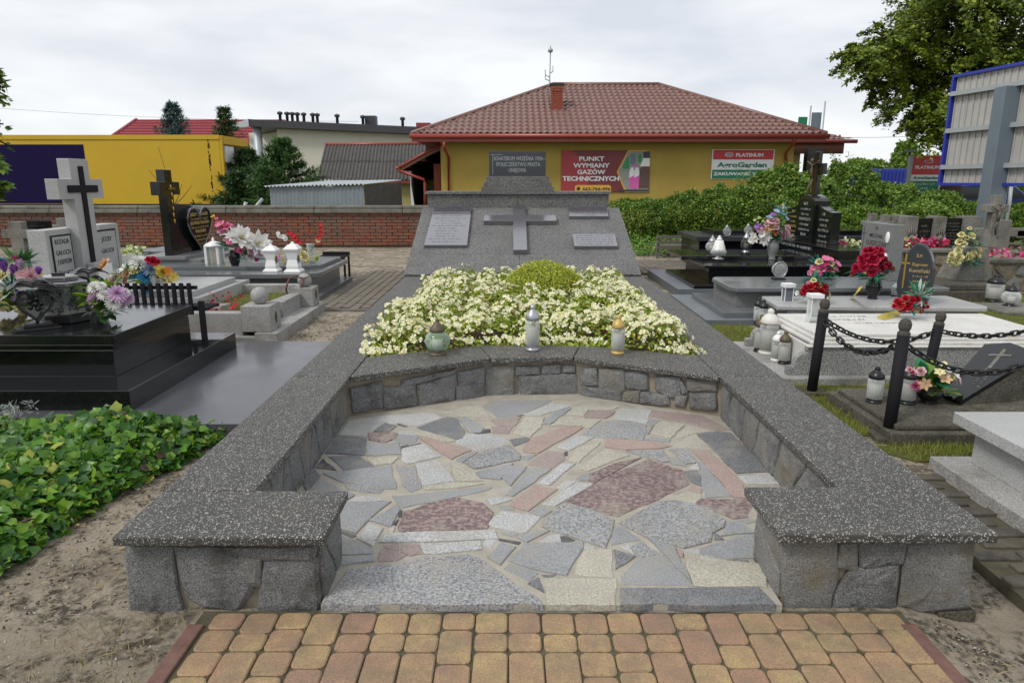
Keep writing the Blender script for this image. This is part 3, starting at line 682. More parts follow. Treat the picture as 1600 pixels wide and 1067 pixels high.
# ================================================================ TERRACE of flagstones
FX0, FX1 = -1.07, 1.36
ter = MB().prism([(-.70, 2.215), (.99, 2.215), (.99, 2.60), (1.375, 2.62), (1.375, 4.28), (.445, 4.80), (-.16, 4.77), (-1.08, 4.28), (-1.08, 2.56), (-.70, 2.54)], -.05, .0235, 'floor_mortar').build('terrace', kind='structure')
A_ = (480, 620, .1875); B_ = (740, 620, .1875); C_ = (980, 620, .16866); D_ = (500, 760, .1875); E_ = (760, 780, .16866); F_ = (960, 780, .16872); X_ = (0, 0, 1)
FL = [
(A_, 'l', '270,310 350,195 650,150 1040,130 1120,170 900,240 640,215 500,320'), (A_, 'd', '560,280 650,215 740,240 690,278'), (A_, 'd', '915,250 1170,158 1240,170 1310,270 1290,340 1230,345'),
(A_, 'g', '1255,165 1330,170 1470,250 1445,292 1350,290'), (A_, 'b', '510,300 640,290 750,300 740,340 640,375 520,350'), (A_, 'g', '710,350 760,315 930,318 900,370 800,385'), (A_, 'd', '155,462 250,315 490,340 475,480'),
(A_, 'g', '500,388 760,380 775,470 500,482'), (A_, 'r', '940,340 990,330 1360,440 1200,515'), (A_, 'l', '795,430 960,390 1110,490 840,550 785,520'), (A_, 'k', '68,585 135,510 240,605'), (A_, 'd', '180,493 430,482 550,570 310,605'),
(A_, 'g', '135,630 700,565 740,760 640,755 300,705'), (A_, 'G', '745,560 850,580 905,600 950,750 860,785 790,720'), (A_, 'p', '900,550 1090,525 1230,690 960,735'), (A_, 'd', '-60,610 60,600 105,650 0,780'), (A_, 'g', '40,790 120,690 390,810 330,850 100,850'),
(A_, 'G', '315,722 450,735 630,760 600,795 340,765'), (A_, 'g', '715,820 1540,745 1500,770 800,915'), (A_, 'p', '1240,370 1330,300 1627,320 1680,370 1420,440'), (A_, 'l', '330,870 640,860 560,822 420,828'),
(A_, 'k', '765,960 790,940 785,990 762,990'), (A_, 'k', '720,1050 760,1015 740,1060'), (A_, 'c', '1200,545 1300,560 1460,690 1240,695'), (A_, 'c', '965,745 1240,708 1470,718 1300,742 1000,768'), (A_, 'c', '500,510 755,500 700,548 565,565'),
(A_, 'c', '985,285 1230,360 1180,372 940,322 880,290'), (A_, 'c', '1130,125 1440,60 1530,165 1290,158'), (A_, 'l', '740,285 860,270 930,300 905,308 760,308'), (A_, 'k', '745,222 770,220 830,240 800,240'), (A_, 'g', '1245,520 1310,480 1400,450 1420,455 1300,540'),
(A_, 'k', '785,405 840,395 850,410 790,425'), (A_, 'k', '860,395 940,378 955,390 860,412'), (A_, 'k', '1385,290 1420,270 1520,262 1525,290 1420,300'),
(D_, 'g', '215,128 590,122 400,270 300,382 130,330'), (D_, 'g', '410,272 640,150 665,190 590,328'), (D_, 'b', '655,330 710,200 960,120 1140,85 1350,130 1440,210 1390,340 1040,350 740,370 670,360'), (D_, 'p', '490,460 560,390 740,380 1450,358 1475,430 1000,443'),
(D_, 'p', '842,468 1330,447 1345,515 1000,550 870,550'), (D_, 'q', '495,610 500,540 520,512 720,560 640,603'), (D_, 'q', '690,480 815,480 845,540 760,565 680,530'), (D_, 'r', '820,498 855,540 832,552'), (D_, 'l', '320,430 400,312 520,345 460,440'),
(D_, 'g', '130,362 440,522 430,550 130,558'), (D_, 'g', '130,592 420,570 450,612 150,652'), (D_, 'k', '125,337 300,400 270,415 125,358'), (D_, 'c', '570,345 600,330 622,335 605,385 570,375'), (D_, 'q', '530,485 645,475 650,520 560,505'), (D_, 'l', '310,425 455,450 450,470 430,485'),
(X_, 'G', '503,946 545,889 580,883 624,882 661,868 690,870 729,865 750,872 805,912 836,930 848,946'), (E_, 'c', '550,742 600,727 1200,725 1195,985 570,990'), (F_, 'd', '60,815 1330,803 1490,968 75,980'),
(E_, 'p', '15,225 60,170 150,105 500,155 370,290 330,300'), (E_, 'g', '300,345 440,287 580,287 380,385'), (E_, 'l', '480,390 600,320 678,318 688,385'), (E_, 'k', '688,340 735,332 815,368 705,390'), (E_, 'G', '512,240 680,62 780,42 930,82 1175,180 1155,300 1100,435 900,375'),
(E_, 'g', '220,558 370,412 890,392 895,440 740,690 420,628'), (E_, 'g', '17,520 130,397 268,435 130,595'), (E_, 'g', '168,630 222,582 478,670 395,740'), (E_, 'd', '398,770 480,722 530,845'), (E_, 'c', '822,680 900,470 1000,452 1158,455 1172,705'), (E_, 'g', '1160,410 1187,247 1260,247 1418,363'),
(E_, 'd', '1185,462 1375,520 1200,630'), (E_, 'k', '125,357 310,387 290,405 130,372'), (E_, 'g', '142,292 288,312 250,330 150,315'), (E_, 'g', '402,107 480,62 603,100 520,150'), (E_, 'd', '520,690 640,685 610,705 540,705'), (E_, 'l', '905,420 1000,430 985,448 905,445'), (E_, 'l', '0,275 70,280 100,345 50,425 -30,425'),
(F_, 'G', '45,210 430,15 580,10 880,80 1022,190 1008,250 900,300 888,380 640,440 280,330'), (F_, 'g', '992,328 1050,212 1150,192 1288,300'), (F_, 'g', '1152,187 1250,157 1328,188 1230,214'), (F_, 'g', '792,452 1000,382 1300,322 1400,362 1400,520 1040,545 852,530'),
(F_, 'c', '642,482 820,520 1040,565 1400,592 1400,795 840,798 732,782'), (F_, 'g', '62,700 230,552 450,508 700,788 90,770'), (F_, 'g', '303,350 550,432 712,768 440,478'), (F_, 'd', '1048,550 1228,562 1228,584 1052,574'), (F_, 'G', '155,432 250,378 420,492 240,525'), (F_, 'r', '575,450 638,482 630,523 600,510'),
(F_, 'd', '930,303 1008,360 932,362'), (F_, 'l', '52,430 138,422 178,508'), (F_, 'l', '630,455 780,455 790,492 690,490'), (F_, 'c', '1235,148 1288,62 1350,110 1350,195'), (F_, 'p', '1290,240 1350,220 1370,290'), 
(C_, 'q', '225,180 245,122 700,172 950,300 810,306 560,237'), (C_, 'c', '215,328 320,217 528,262 400,373'), (C_, 'g', '190,245 212,200 308,207 250,250'), (C_, 'g', '160,390 222,367 400,387 380,413'), (C_, 'r', '-200,380 0,397 300,417 398,450 300,473 0,483 -205,460'),
(C_, 'c', '442,430 640,332 730,463 430,460'), (C_, 'c', '432,388 560,262 778,312 640,323'), (C_, 'd', '652,340 810,322 960,330 1180,540 1300,683 1010,698'), (C_, 'r', '602,492 758,492 950,680 1060,800 1108,928 982,920'), (C_, 'G', '387,482 568,482 648,600 540,613'), (C_, 'g', '407,600 440,552 540,633 430,618'),
(C_, 'd', '517,682 650,672 688,730 688,818 590,788'), (C_, 'g', '667,602 702,602 970,908 725,930 697,760'), (C_, 'r', '572,850 602,812 688,850 680,883'), (C_, 'b', '617,1000 680,942 1130,942 1180,1000 1130,1098 980,1118 850,1058'), (C_, 'c', '370,940 560,870 680,900 690,930 610,990 500,985'), (C_, 'l', '1020,728 1300,702 1420,800 1120,798'),
(C_, 'l', '570,660 650,610 665,665'), (C_, 'g', '190,340 200,260 245,258 205,330'),
(X_, 'b', '883,783 928,753 1012,716 1066,733 1077,755 1031,777 966,805 940,800'), (C_, 'G', '0,497 330,492 398,588 330,598 150,545'),
(B_, 'g', '75,70 150,30 650,25 380,150 200,165'), (B_, 'q', '152,190 398,162 340,238 210,235'), (B_, 'q', '152,242 328,242 290,300 160,295'), (B_, 'r', '412,430 480,352 760,242 910,252 840,300 540,463 430,453'), (B_, 'G', '907,308 1090,197 1250,192 1443,227 1410,353 1000,325'),
(B_, 'q', '927,165 970,112 1178,122 1100,173'), (B_, 'l', '1182,132 1240,92 1483,107 1440,213 1170,175'), (B_, 'd', '307,350 440,332 478,350 340,403'), (B_, 'q', '457,555 620,442 750,462 755,520 660,583'), (B_, 'g', '27,625 328,552 220,680 60,665'), (B_, 'g', '232,660 290,572 438,577 310,733'),
(B_, 'g', '272,805 460,592 648,592 450,738 330,818'), (B_, 'p', '542,715 730,562 848,552 640,725'), (B_, 'r', '302,890 510,732 698,767 460,938 380,923'), (B_, 'l', '577,890 860,712 998,722 680,903'), (B_, 'c', '332,295 440,162 588,172 560,248 470,330'), (B_, 'g', '562,218 700,112 818,92 640,220'),
(B_, 'l', '692,410 850,322 998,332 800,438'), (B_, 'c', '792,520 860,422 1058,372 880,538'), (B_, 'c', '872,590 1100,432 1298,482 1080,558 960,608'), (B_, 'b', '972,640 1150,557 1398,502 1250,578 1010,708 962,690'), (B_, 'g', '862,670 968,632 958,688 900,688'), (B_, 'l', '402,142 660,52 818,72 690,108 560,148'),
(B_, 'c', '832,82 1198,82 1160,108 960,108 920,148 760,148'), (B_, 'p', '112,850 220,827 318,850 160,893'), (B_, 'G', '-70,540 100,442 300,402 385,482 380,520 10,593'), (B_, 'g', '400,490 520,475 450,515 400,510'), (B_, 'c', '640,240 760,170 920,180 1060,190 960,260 900,238 760,232'), (B_, 'k', '760,455 782,450 780,480 760,480'), (B_, 'g', '235,905 330,915 340,935 230,930'),
(B_, 'k', '350,150 380,142 425,142 380,155'), (B_, 'l', '700,740 760,700 830,690 850,700 760,760'), (B_, 'l', '170,770 300,740 330,750 300,790 200,790')]
frr = random.Random(5)
for (ox, oy, sc), k, st in FL:
    poly = [G(ox + float(a) * sc, oy + float(b) * sc, .03) for a, b in (p.split(',') for p in st.split())]
    poly = [(p.x, p.y) for p in poly]
    mtl = 'flag_' + k; cx_ = sum(a for a, b in poly) / len(poly); cy_ = sum(b for a, b in poly) / len(poly)
    poly = [(cx_ + (a - cx_) * (1 + .005 / max(.02, math.hypot(a - cx_, b - cy_))), max(2.212, cy_ + (b - cy_) * (1 + .006 / max(.02, math.hypot(a - cx_, b - cy_))))) for a, b in poly]
    # slightly ragged edges: midpoints nudged
    n = len(poly); out = []
    for i in range(n):
        p, q = poly[i], poly[(i + 1) % n]; out.append(p); L_ = math.hypot(q[0] - p[0], q[1] - p[1])
        if L_ > .12:
            m_ = int(L_ / .08)
            for j in range(1, m_ + 1):
                t_ = j / (m_ + 1); w_ = frr.uniform(-.006, .006); out.append((p[0] + (q[0] - p[0]) * t_ - (q[1] - p[1]) / L_ * w_, p[1] + (q[1] - p[1]) * t_ + (q[0] - p[0]) / L_ * w_))
    h = .029 + frr.uniform(-.003, .003)
    part('flagstone', ter, MB().prism(out, .0, h, mtl, None, .004, .0025))
# ================================================================ generic builders for the graves
def XP(px, py, X):
    u, f, d_ = _ray(px, py); t = X / u; return Vector((X, f * t, EYE + d_ * t))
def tbox(name, parent, x0, x1, y0, y1, z0, z1, mat, bevel=.004, label=None):
    return part(name, parent, MB().box(x0, x1, y0, y1, z0, z1, mat), bevel, label)
def standing(name, parent, org, ang, prof, th, mat, bevel=.004, label=None):
    """slab whose outline prof (u, z) stands at org and faces direction ang (from +X, radians)"""
    n = Vector((math.cos(ang), math.sin(ang), 0)); m_ = frame(org, (-n.y, n.x, 0), (0, 0, 1))       # ez = ex x Z = n
    p_ = part(name, parent, MB().prism(prof, -th, 0, mat, m_), bevel, label); return p_, m_
def arch(w_, z0, zs, zt, n=10):
    return [(-w_, z0), (w_, z0), (w_, zs)] + [(w_ * math.cos(math.pi * k / n), zs + (zt - zs) * math.sin(math.pi * k / n)) for k in range(1, n)] + [(-w_, zs)]
def petal(w_, l, cup, tip=.3, base=.25, lift=0, n=3):
    """grid petal along +X, cupped upwards"""
    vs = []; fs = []
    for i in range(n + 1):
        t_ = i / n; wd = w_ * (base + (1 - base) * math.sin(min(1, t_ * 1.15) * math.pi * .62)) * (1 if t_ < .99 else tip)
        x = l * t_; z = lift * t_ + cup * t_ * t_ * l
        for s_ in (-1, 0, 1): vs.append((x, s_ * wd, z + (abs(s_) * .18 * wd)))
    for i in range(n):
        for s_ in range(2): a = i * 3 + s_; fs.append((a, a + 3, a + 4, a + 1))
    return vs, fs
FP = {}
def flower(kind, col):
    key = (kind, col)
    if key in FP: return FP[key]
    mb = MB(); pm = 'petal_' + col; r_ = random.Random(hash(kind) % 97 if False else len(kind) * 7)
    def ring(n, vsfs, tilt, z, off=0, sc=1.):
        for k in range(n):
            m_ = Matrix.Rotation(2 * math.pi * k / n + off + r_.uniform(-.08, .08), 4, 'Z') @ Matrix.Translation((.02, 0, z)) @ Matrix.Rotation(-tilt, 4, 'Y') @ Matrix.Scale(sc, 4)
            mb.add(vsfs[0], vsfs[1], pm, m_, True)
    if kind == 'rose':
        ring(6, petal(.5, .95, -.25, .5), .25, -.1); ring(5, petal(.48, .85, .05, .55), .65, -.05, .5); ring(5, petal(.42, .72, .2, .6), 1.0, 0, .2); ring(4, petal(.34, .6, .1, .7), 1.3, .05, .7); ring(3, petal(.22, .52, -.3, .8), 1.5, .08)
    elif kind == 'mum':
        ring(16, petal(.12, 1, -.05, .5), .1, -.1); ring(14, petal(.12, .92, .0, .5), .4, -.05, .2); ring(12, petal(.12, .8, .1, .5), .75, 0, .1); ring(9, petal(.11, .65, 0, .5), 1.1, .05); ring(6, petal(.1, .5, -.1, .5), 1.4, .1)
    elif kind == 'dahlia':
        ring(9, petal(.2, 1.05, .12, .05), .15, -.05); ring(8, petal(.18, .9, .15, .05), .5, 0, .35); ring(6, petal(.14, .65, .1, .1), .9, .05, .1); mb.sphere((0, 0, .1), .14, 'pistil', 8)
    elif kind == 'lily':
        ring(6, petal(.26, 1., -.12, .08), .5, 0); mb.tube([(0, 0, .1), (.05, 0, .55)], .05, 'pistil', 5)
    elif kind == 'tulip':
        ring(3, petal(.5, 1.5, -.06, .15), 1.32, 0, 0); ring(3, petal(.48, 1.45, -.1, .15), 1.4, .02, 1.05)
        mb.tube([(0, 0, -2.2), (0, 0, .05)], .07, 'silk_green', 5)
    elif kind == 'simple':
        ring(5, petal(.45, .95, .05, .7, .3), .3, 0); mb.sphere((0, 0, .06), .13, 'pistil', 6)
    elif kind == 'bud':
        ring(3, petal(.35, 1., -.25, .2), 1.2, 0); ring(3, petal(.3, .95, -.25, .2), 1.35, 0, 1.)
    me = bpy.data.meshes.new(kind); me.from_pydata(mb.v, [], mb.f)
    for m in mb.mats: me.materials.append(M[m])
    me.polygons.foreach_set('material_index', mb.m); me.polygons.foreach_set('use_smooth', mb.sm); me.update(); FP[key] = me
    return me
FN = dict(rose='rose', mum='chrysanthemum', dahlia='dahlia', lily='lily', tulip='tulip', simple='blossom', bud='bud')
def aim(p, d_, sc, spin=0.):
    return Matrix.Translation(p) @ Vector(d_).to_track_quat('Z', 'Y').to_matrix().to_4x4() @ Matrix.Rotation(spin, 4, 'Z') @ Matrix.Scale(sc, 4)
lance_v = np.array([(0, 0, 0), (.35, -.09, .02), (.38, .09, .02), (.75, -.06, .0), (.78, .06, .0), (1, 0, -.08)]); lance_f = [(0, 1, 2, 2), (1, 3, 4, 2), (3, 5, 4, 4)]
lance_f4 = [(0, 1, 2), (1, 3, 4), (1, 4, 2), (3, 5, 4)]
leafy_v = np.array([(0, 0, 0), (.3, -.28, .08), (.3, .28, .08), (.7, -.25, .02), (.7, .25, .02), (1, 0, -.12), (.35, 0, -.02), (.7, 0, -.05)])
leafy_f = [(0, 1, 6), (0, 6, 2), (1, 3, 7), (1, 7, 6), (6, 7, 4), (6, 4, 2), (3, 5, 7), (7, 5, 4)]
def dirs_rot(D, roll=.6):
    """rotation taking +X to D, +Z roughly up"""
    D = np.asarray(D, float); D /= np.linalg.norm(D, axis=1)[:, None]; up = np.tile([0, 0, 1.], (len(D), 1)) + rng.normal(0, roll * .4, D.shape)
    Y_ = np.cross(up, D); Y_ /= np.linalg.norm(Y_, axis=1)[:, None] + 1e-9; Z_ = np.cross(D, Y_); return np.stack([D, Y_, Z_], axis=2)
def foliage(parent, c, rx, rz, n, mats, ln, tmpl='lance', up=.3, down=-.25, name='foliage'):
    ph = rng.uniform(0, 2 * math.pi, n); el = rng.uniform(down, 1., n) ** 1 * 1.2 + up * 0
    D = np.c_[np.cos(ph) * np.cos(el), np.sin(ph) * np.cos(el) * .8, np.sin(el) + .05]
    k = rng.uniform(.05, .55, n); P_ = np.array(c) + D * np.c_[k * rx, k * rx, k * rz]
    tv, tf = (lance_v, lance_f4) if tmpl == 'lance' else (leafy_v, leafy_f)
    me = instmesh(name, tv, tf, P_, dirs_rot(D + rng.normal(0, .15, D.shape)), ln * rng.uniform(.65, 1.15, n), mats, rng.integers(0, len(mats), n))
    return place(name, parent, me, Matrix.Identity(4))
def vase(parent, c, h, r, mat='black_gloss', name='vase'):
    prof = [(r * .62, 0), (r * .66, h * .05), (r * .5, h * .12), (r * .8, h * .35), (r, h * .62), (r * .92, h * .82), (r * .7, h * .95), (r * .78, h)]
    return part(name, parent, MB().lathe(prof, mat, T(*c), 16))
def bouquet(label, cat, Y0, basepx, z, flowers, fol, vs=None, group=None, depth=.06, name='flower_arrangement'):
    """flowers: (kind, colour, px, py, diameter px); fol: (centre px, py, rx px, rz px, n, mats, leaf px, template); vs: (height px, radius px, material)"""
    b = G(*basepx, z); Y0 = b.y if Y0 is None else Y0; t_ = thing(name, label, cat, b, 0, group); s_ = mpp(Y0, z)
    cx = sum(f_[2] for f_ in flowers) / len(flowers); cy = sum(f_[3] for f_ in flowers) / len(flowers); cc = V(cx, cy + 12, Y0)
    hw = max(8, max(abs(f_[2] - cx) for f_ in flowers))
    rb_ = random.Random(int(basepx[0] * 7 + basepx[1])); extra = [(a, c, x + rb_.uniform(-.55, .55) * dmm, y + rb_.uniform(-.1, .75) * dmm, dmm * rb_.uniform(.6, .85)) for a, c, x, y, dmm in flowers if a not in ('tulip', 'dahlia')]; nmain = len(flowers)
    for qi, (kd, col, px, py, dm) in enumerate(list(flowers) + extra):
        k = 1 - min(1, abs(px - cx) / hw) ** 2
        p = V(px, py, Y0 - depth * ((.3 + k * .7) if qi < nmain else (.1 + k * .3))); d_ = (p - cc); d_.y = -max(.25 * s_ * 30, abs(d_.x) * .4); d_.normalize(); d_ += Vector((random.uniform(-.2, .2), -.35, random.uniform(.0, .3)))
        if kd == 'tulip': d_ = Vector((random.uniform(-.25, .25), -.1, 1))
        place(FN[kd], t_, flower(kd, col), aim(p, d_, dm * s_ / 2 * 1.28, random.uniform(0, 6)))
    for px, py, rx, rz, n, mats, lp, tm in fol:
        foliage(t_, V(px, py, Y0), rx * s_, rz * s_, int(n * 1.5), mats, lp * s_, tm)
    if vs: vase(t_, b, vs[0] * s_, vs[1] * s_, vs[2])
    return t_
def lantern(kind, px, py, z, hpx, label, lid='black_plastic', gl='clear_glass', base='black_plastic', group='grave lanterns', wf=1., rz=0., yoff=0.):
    b = G(px, py, z); b.y += yoff; h = hpx * mpp(b.y, z) * 1.02; t_ = thing('grave_lantern', label, 'lantern', b, rz, group, h)
    L_ = lambda n, m_, bv=0: part(n, t_, m_, bv, None, True)
    if kind == 'cyl':
        r = .2 * wf
        L_('base', MB().lathe([(r * .95, 0), (r, .02), (r * .95, .05), (r * .7, .08), (r * .9, .1)], base, None, 16))
        L_('glass', MB().lathe([(r * .85, .1), (r, .13), (r, .6), (r * .8, .68)], gl, None, 16)); L_('candle', MB().lathe([(r * .75, .105), (r * .75, .5), (r * .3, .52)], 'wax', None, 12))
        L_('lid', MB().lathe([(r * .95, .67), (r * 1.0, .7), (r * .9, .78), (r * .55, .86), (r * .3, .89), (r * .38, .92), (r * .3, .97), (r * .05, 1.)], lid, None, 16))
    elif kind == 'globe':
        r = .36 * wf
        L_('base', MB().lathe([(r * .7, 0), (r * .7, .03), (r * .4, .07), (r * .45, .11)], base, None, 16))
        L_('glass', MB().lathe([(r * .45, .1), (r * .85, .2), (r, .36), (r * .88, .52), (r * .5, .64)], gl, None, 18)); L_('candle', MB().lathe([(r * .4, .12), (r * .42, .4), (r * .2, .42)], 'wax', None, 12))
        L_('lid', MB().lathe([(r * .58, .63), (r * .62, .67), (r * .5, .75), (r * .25, .86), (r * .1, .9), (r * .14, .94), (r * .03, 1)], lid, None, 16))
    elif kind == 'disc':
        c = Matrix.Translation((0, 0, .45)) @ Matrix.Rotation(R(90), 4, 'X')
        L_('base', MB().prism([(-.26, -.16), (.26, -.16), (.2, 0), (.26, .16), (-.26, .16), (-.2, 0)], 0, .08, base))
        L_('glass', MB().lathe([(.05, -.13), (.29, -.12), (.29, .12), (.05, .13)], gl, c, 20)); L_('ring', MB().tube([(.3 * math.cos(a), -.12, .45 + .34 * math.sin(a)) for a in [2 * math.pi * k / 18 for k in range(18)]], .03, 'silver', 6, None, None, True))
        L_('lid', MB().lathe([(.14, .78), (.15, .84), (.1, .88), (.12, .92), (.06, .97), (.01, 1)], lid, None, 12))
    elif kind == 'box':
        a = .2 * wf
        L_('base', MB().box(-a, a, -a, a, 0, .2, base), .01); L_('lid', MB().box(-a * 1.15, a * 1.15, -a * 1.15, a * 1.15, .84, .97, lid), .01)
        L_('glass', MB().box(-a * .78, a * .78, -a * .78, a * .78, .2, .84, gl), 0)
        for sx in (-1, 1):
            for sy in (-1, 1): L_('post', MB().box(sx * a * .84 - .012, sx * a * .84 + .012, sy * a * .84 - .012, sy * a * .84 + .012, .2, .84, lid))
        L_('candle', MB().lathe([(.1, .2), (.1, .5), (.03, .52)], 'wax', None, 10))
    elif kind == 'basket':
        L_('base', MB().lathe([(.24, 0), (.26, .03), (.12, .08), (.14, .14)], 'silver', None, 16)); L_('bowl', MB().lathe([(.14, .14), (.3, .2), (.34, .3), (.3, .38)], gl, None, 18))
        L_('shade', MB().lathe([(.3, .38), (.28, .42), (.17, .78), (.14, .8)], 'porcelain', None, 18)); L_('lid', MB().lathe([(.15, .8), (.1, .88), (.05, .92), (.07, .96), (.01, 1)], 'porcelain', None, 12))
        dots = MB()
        for j in range(5):
            for k in range(14):
                a = 2 * math.pi * (k + .5 * (j % 2)) / 14; r = .29 - .028 * j; dots.sphere((r * math.cos(a), r * math.sin(a), .44 + .07 * j), .014, 'black_plastic', 5)
        L_('lattice_holes', dots, 0)
        bpy.data.objects[-1] if False else None
    elif kind == 'waist':
        def sq(prof, mat):
            m_ = MB(); vs = []; fs = []
            for a, z_ in prof:
                for sx, sy in ((-1, -1), (1, -1), (1, 1), (-1, 1)): vs.append((sx * a, sy * a, z_))
            for j in range(len(prof) - 1):
                for k in range(4): fs.append((j * 4 + k, j * 4 + (k + 1) % 4, j * 4 + 4 + (k + 1) % 4, j * 4 + 4 + k))
            fs += [(3, 2, 1, 0), tuple(len(vs) - 4 + k for k in range(4))]; return m_.add(vs, fs, mat)
        L_('base', sq([(.27, 0), (.27, .05), (.2, .12)], 'white_plastic'), .01); L_('body', sq([(.19, .12), (.2, .2), (.15, .42), (.2, .68), (.2, .72)], 'white_plastic'), .01)
        L_('window', sq([(.02, .19)] * 1 + [(.02, .2)], 'clear_glass')) if False else None
        for sx in (-1, 1): L_('window', MB().box(sx * .165 - .012, sx * .165 + .012, -.09, .09, .24, .62, 'dark_glass'))
        L_('lid', sq([(.24, .72), (.25, .78), (.14, .9), (.06, .93), (.05, .98), (.01, 1)], 'white_plastic'), .01)
    elif kind == 'cage':
        L_('base', MB().box(-.27, .27, -.27, .27, 0, .09, 'white_plastic'), .01)
        for sx in (-1, 1):
            for sy in (-1, 1): L_('post', MB().box(sx * .2 - .04, sx * .2 + .04, sy * .2 - .04, sy * .2 + .04, .09, .68, 'white_plastic'))
        L_('candle', MB().lathe([(.09, .09), (.09, .5), (.02, .52)], 'petal_yellow', None, 10)); L_('glass', MB().box(-.17, .17, -.17, .17, .1, .68, 'clear_glass'))
        L_('lid', MB().lathe([(.34, .68), (.34, .73), (.25, .8), (.1, .86), (.04, .88), (.05, .95), (.01, 1)], 'white_plastic', None, 4)); 
    return t_

# ================================================================ LEFT: black tomb with bench
t = thing('black_tomb', 'long black polished granite tomb in stepped tiers on a wide polished floor slab, left foreground', 'tomb', (-3, 4, 0))
tbox('floor_slab', t, -6.5, -1.43, 3.92, 6.13, -.05, .1, 'slab_polished', .003)
tbox('plinth', t, -6.5, -2.44, 4.16, 5.88, .1, .235, 'black_polished'); tbox('tomb_body', t, -6.5, -2.70, 4.48, 5.6, .235, .43, 'black_polished', .003)
tbox('cover_slab', t, -6.5, -2.655, 4.42, 5.50, .43, .475, 'black_polished', .006); tbox('cover_slab', t, -6.5, -2.63, 4.39, 5.53, .475, .545, 'black_polished', .004)
t = thing('bench', 'black metal bench with thin vertical backrest slats behind the black tomb', 'bench', (-3.2, 6.0, .235))
for k in range(15):
    x = -3.83 + .068 * k; b_ = part('slat', t, MB().box(x, x + .042, 5.98, 6.0, .375, .66, 'black_metal'), .012)
for z in (.42, .60): part('rail', t, MB().box(-3.85, -2.80, 6.001, 6.03, z, z + .03, 'black_metal'))
for x in (-3.82, -2.78):
    part('leg', t, MB().box(x, x + .04, 5.96, 6.0, .1, .5, 'black_metal'))
for k in range(5): part('seat_slat', t, MB().box(-3.85, -2.75, 6.05 + .06 * k, 6.09 + .06 * k, .40, .42, 'black_metal'))

def heart_pts(w_, h, n=22):
    out = []
    for k in range(n):
        a = 2 * math.pi * k / n; out.append((w_ * math.sin(a) ** 3, h * (13 * math.cos(a) - 5 * math.cos(2 * a) - 2 * math.cos(3 * a) - math.cos(4 * a)) / 16))
    return out
def heart_lantern(px, py, hpx, label):
    b = G(px, py, .545); h = hpx * mpp(b.y, .545); t_ = thing('heart_lantern', label, 'lantern', b, R(38), 'ornate black lanterns on the black tomb', h)
    L_ = lambda n, m_, bv=0: part(n, t_, m_, bv, None, True)
    L_('base', MB().prism([(-.38, -.2), (.38, -.2), (.3, 0), (.38, .2), (-.38, .2), (-.3, 0)], .0, .05, 'black_plastic'), .01); L_('base', MB().box(-.24, .24, -.15, .15, .05, .13, 'black_plastic'), .02)
    for y in (-.17, -.1, -.03, .04, .11, .17):
        L_('rib', MB().tube([(p[0] * .30, y, .49 + p[1] * .33) for p in heart_pts(1, 1, 30)], .017, 'black_gloss', 6, None, None, True))
    L_('glass', MB().prism([(p[0] * .27, .49 + p[1] * .30) for p in heart_pts(1, 1, 30)], -.15, .15, 'dark_glass', frame((0, 0, 0), (1, 0, 0), (0, 0, 1))), .0)
    rose = MB()
    for k in range(5): rose.sphere((.1 * math.cos(k * 1.26), -.185, .52 + .1 * math.sin(k * 1.26)), .055, 'black_gloss', 6)
    rose.sphere((0, -.19, .52), .06, 'black_gloss', 6); L_('ornament', rose)
    for z, w_ in ((.86, .40), (.93, .29)):
        m_ = MB()
        for sx in (-1, 1):
            pts = [(sx * w_ * k / 5, z - .07 + .09 * math.sin(math.pi * min(1, .12 + k / 5 * .88)) ** .8) for k in range(6)]
            vs = [(x, y, zz + dz) for x, zz in pts for y in (-.26 * w_ / .36, .26 * w_ / .36) for dz in (0, .03)]
            fs = []
            for k in range(5):
                o = k * 4; fs += [(o, o + 4, o + 6, o + 2), (o + 1, o + 3, o + 7, o + 5), (o, o + 1, o + 5, o + 4), (o + 2, o + 6, o + 7, o + 3)]
            fs += [(20, 21, 23, 22), (0, 2, 3, 1)]; m_.add(vs, fs, 'black_plastic')
        L_('roof', m_, .008)
    return t_
heart_lantern(60, 514, 80, 'black ribbed heart shaped lantern nearest the camera on the black tomb')
heart_lantern(146, 478, 62, 'second black heart shaped lantern standing behind the ornate six sided one')
b = G(102, 502, .545); s_ = mpp(b.y, .545); t = thing('casket_lantern', 'six sided black and silver casket lantern with scroll pattern and grey lid', 'lantern', b, R(12), None, s_)
hexp = lambda r: [(r * math.cos(R(60 * k)), r * .8 * math.sin(R(60 * k))) for k in range(6)]
part('base', t, MB().prism(hexp(36), 0, 14, 'black_plastic'), 1.5, None, True); part('body', t, MB().prism(hexp(31), 14, 56, 'silver'), 0, None, True)
orn = MB(); r_ = random.Random(4)
for k in range(6):
    a0, a1 = [Vector((p[0] * 1.012, p[1] * 1.012, 0)) for p in (hexp(31)[k], hexp(31)[(k + 1) % 6])]
    for q in range(26):
        u = r_.uniform(.05, .95); p = a0.lerp(a1, u); z = r_.uniform(17, 54); e = (a1 - a0).normalized(); rr_ = r_.uniform(1.4, 3.2); s0 = r_.uniform(0, 6)
        orn.tube([p + e * (rr_ * math.cos(s0 + j * .8)) + Vector((0, 0, z + rr_ * math.sin(s0 + j * .8))) for j in range(6)], .55, 'black_plastic', 4)
part('scrollwork', t, orn, 0, None, True, 'stuff')
part('lid', t, MB().prism(hexp(40), 56, 64, 'plaque_polished'), 2, None, True); part('lid', t, MB().prism(hexp(28), 64, 72, 'plaque_polished'), 2, None, True); part('handle', t, MB().box(-9, 9, -2, 2, 72, 76, 'black_plastic'), .5, None, True)

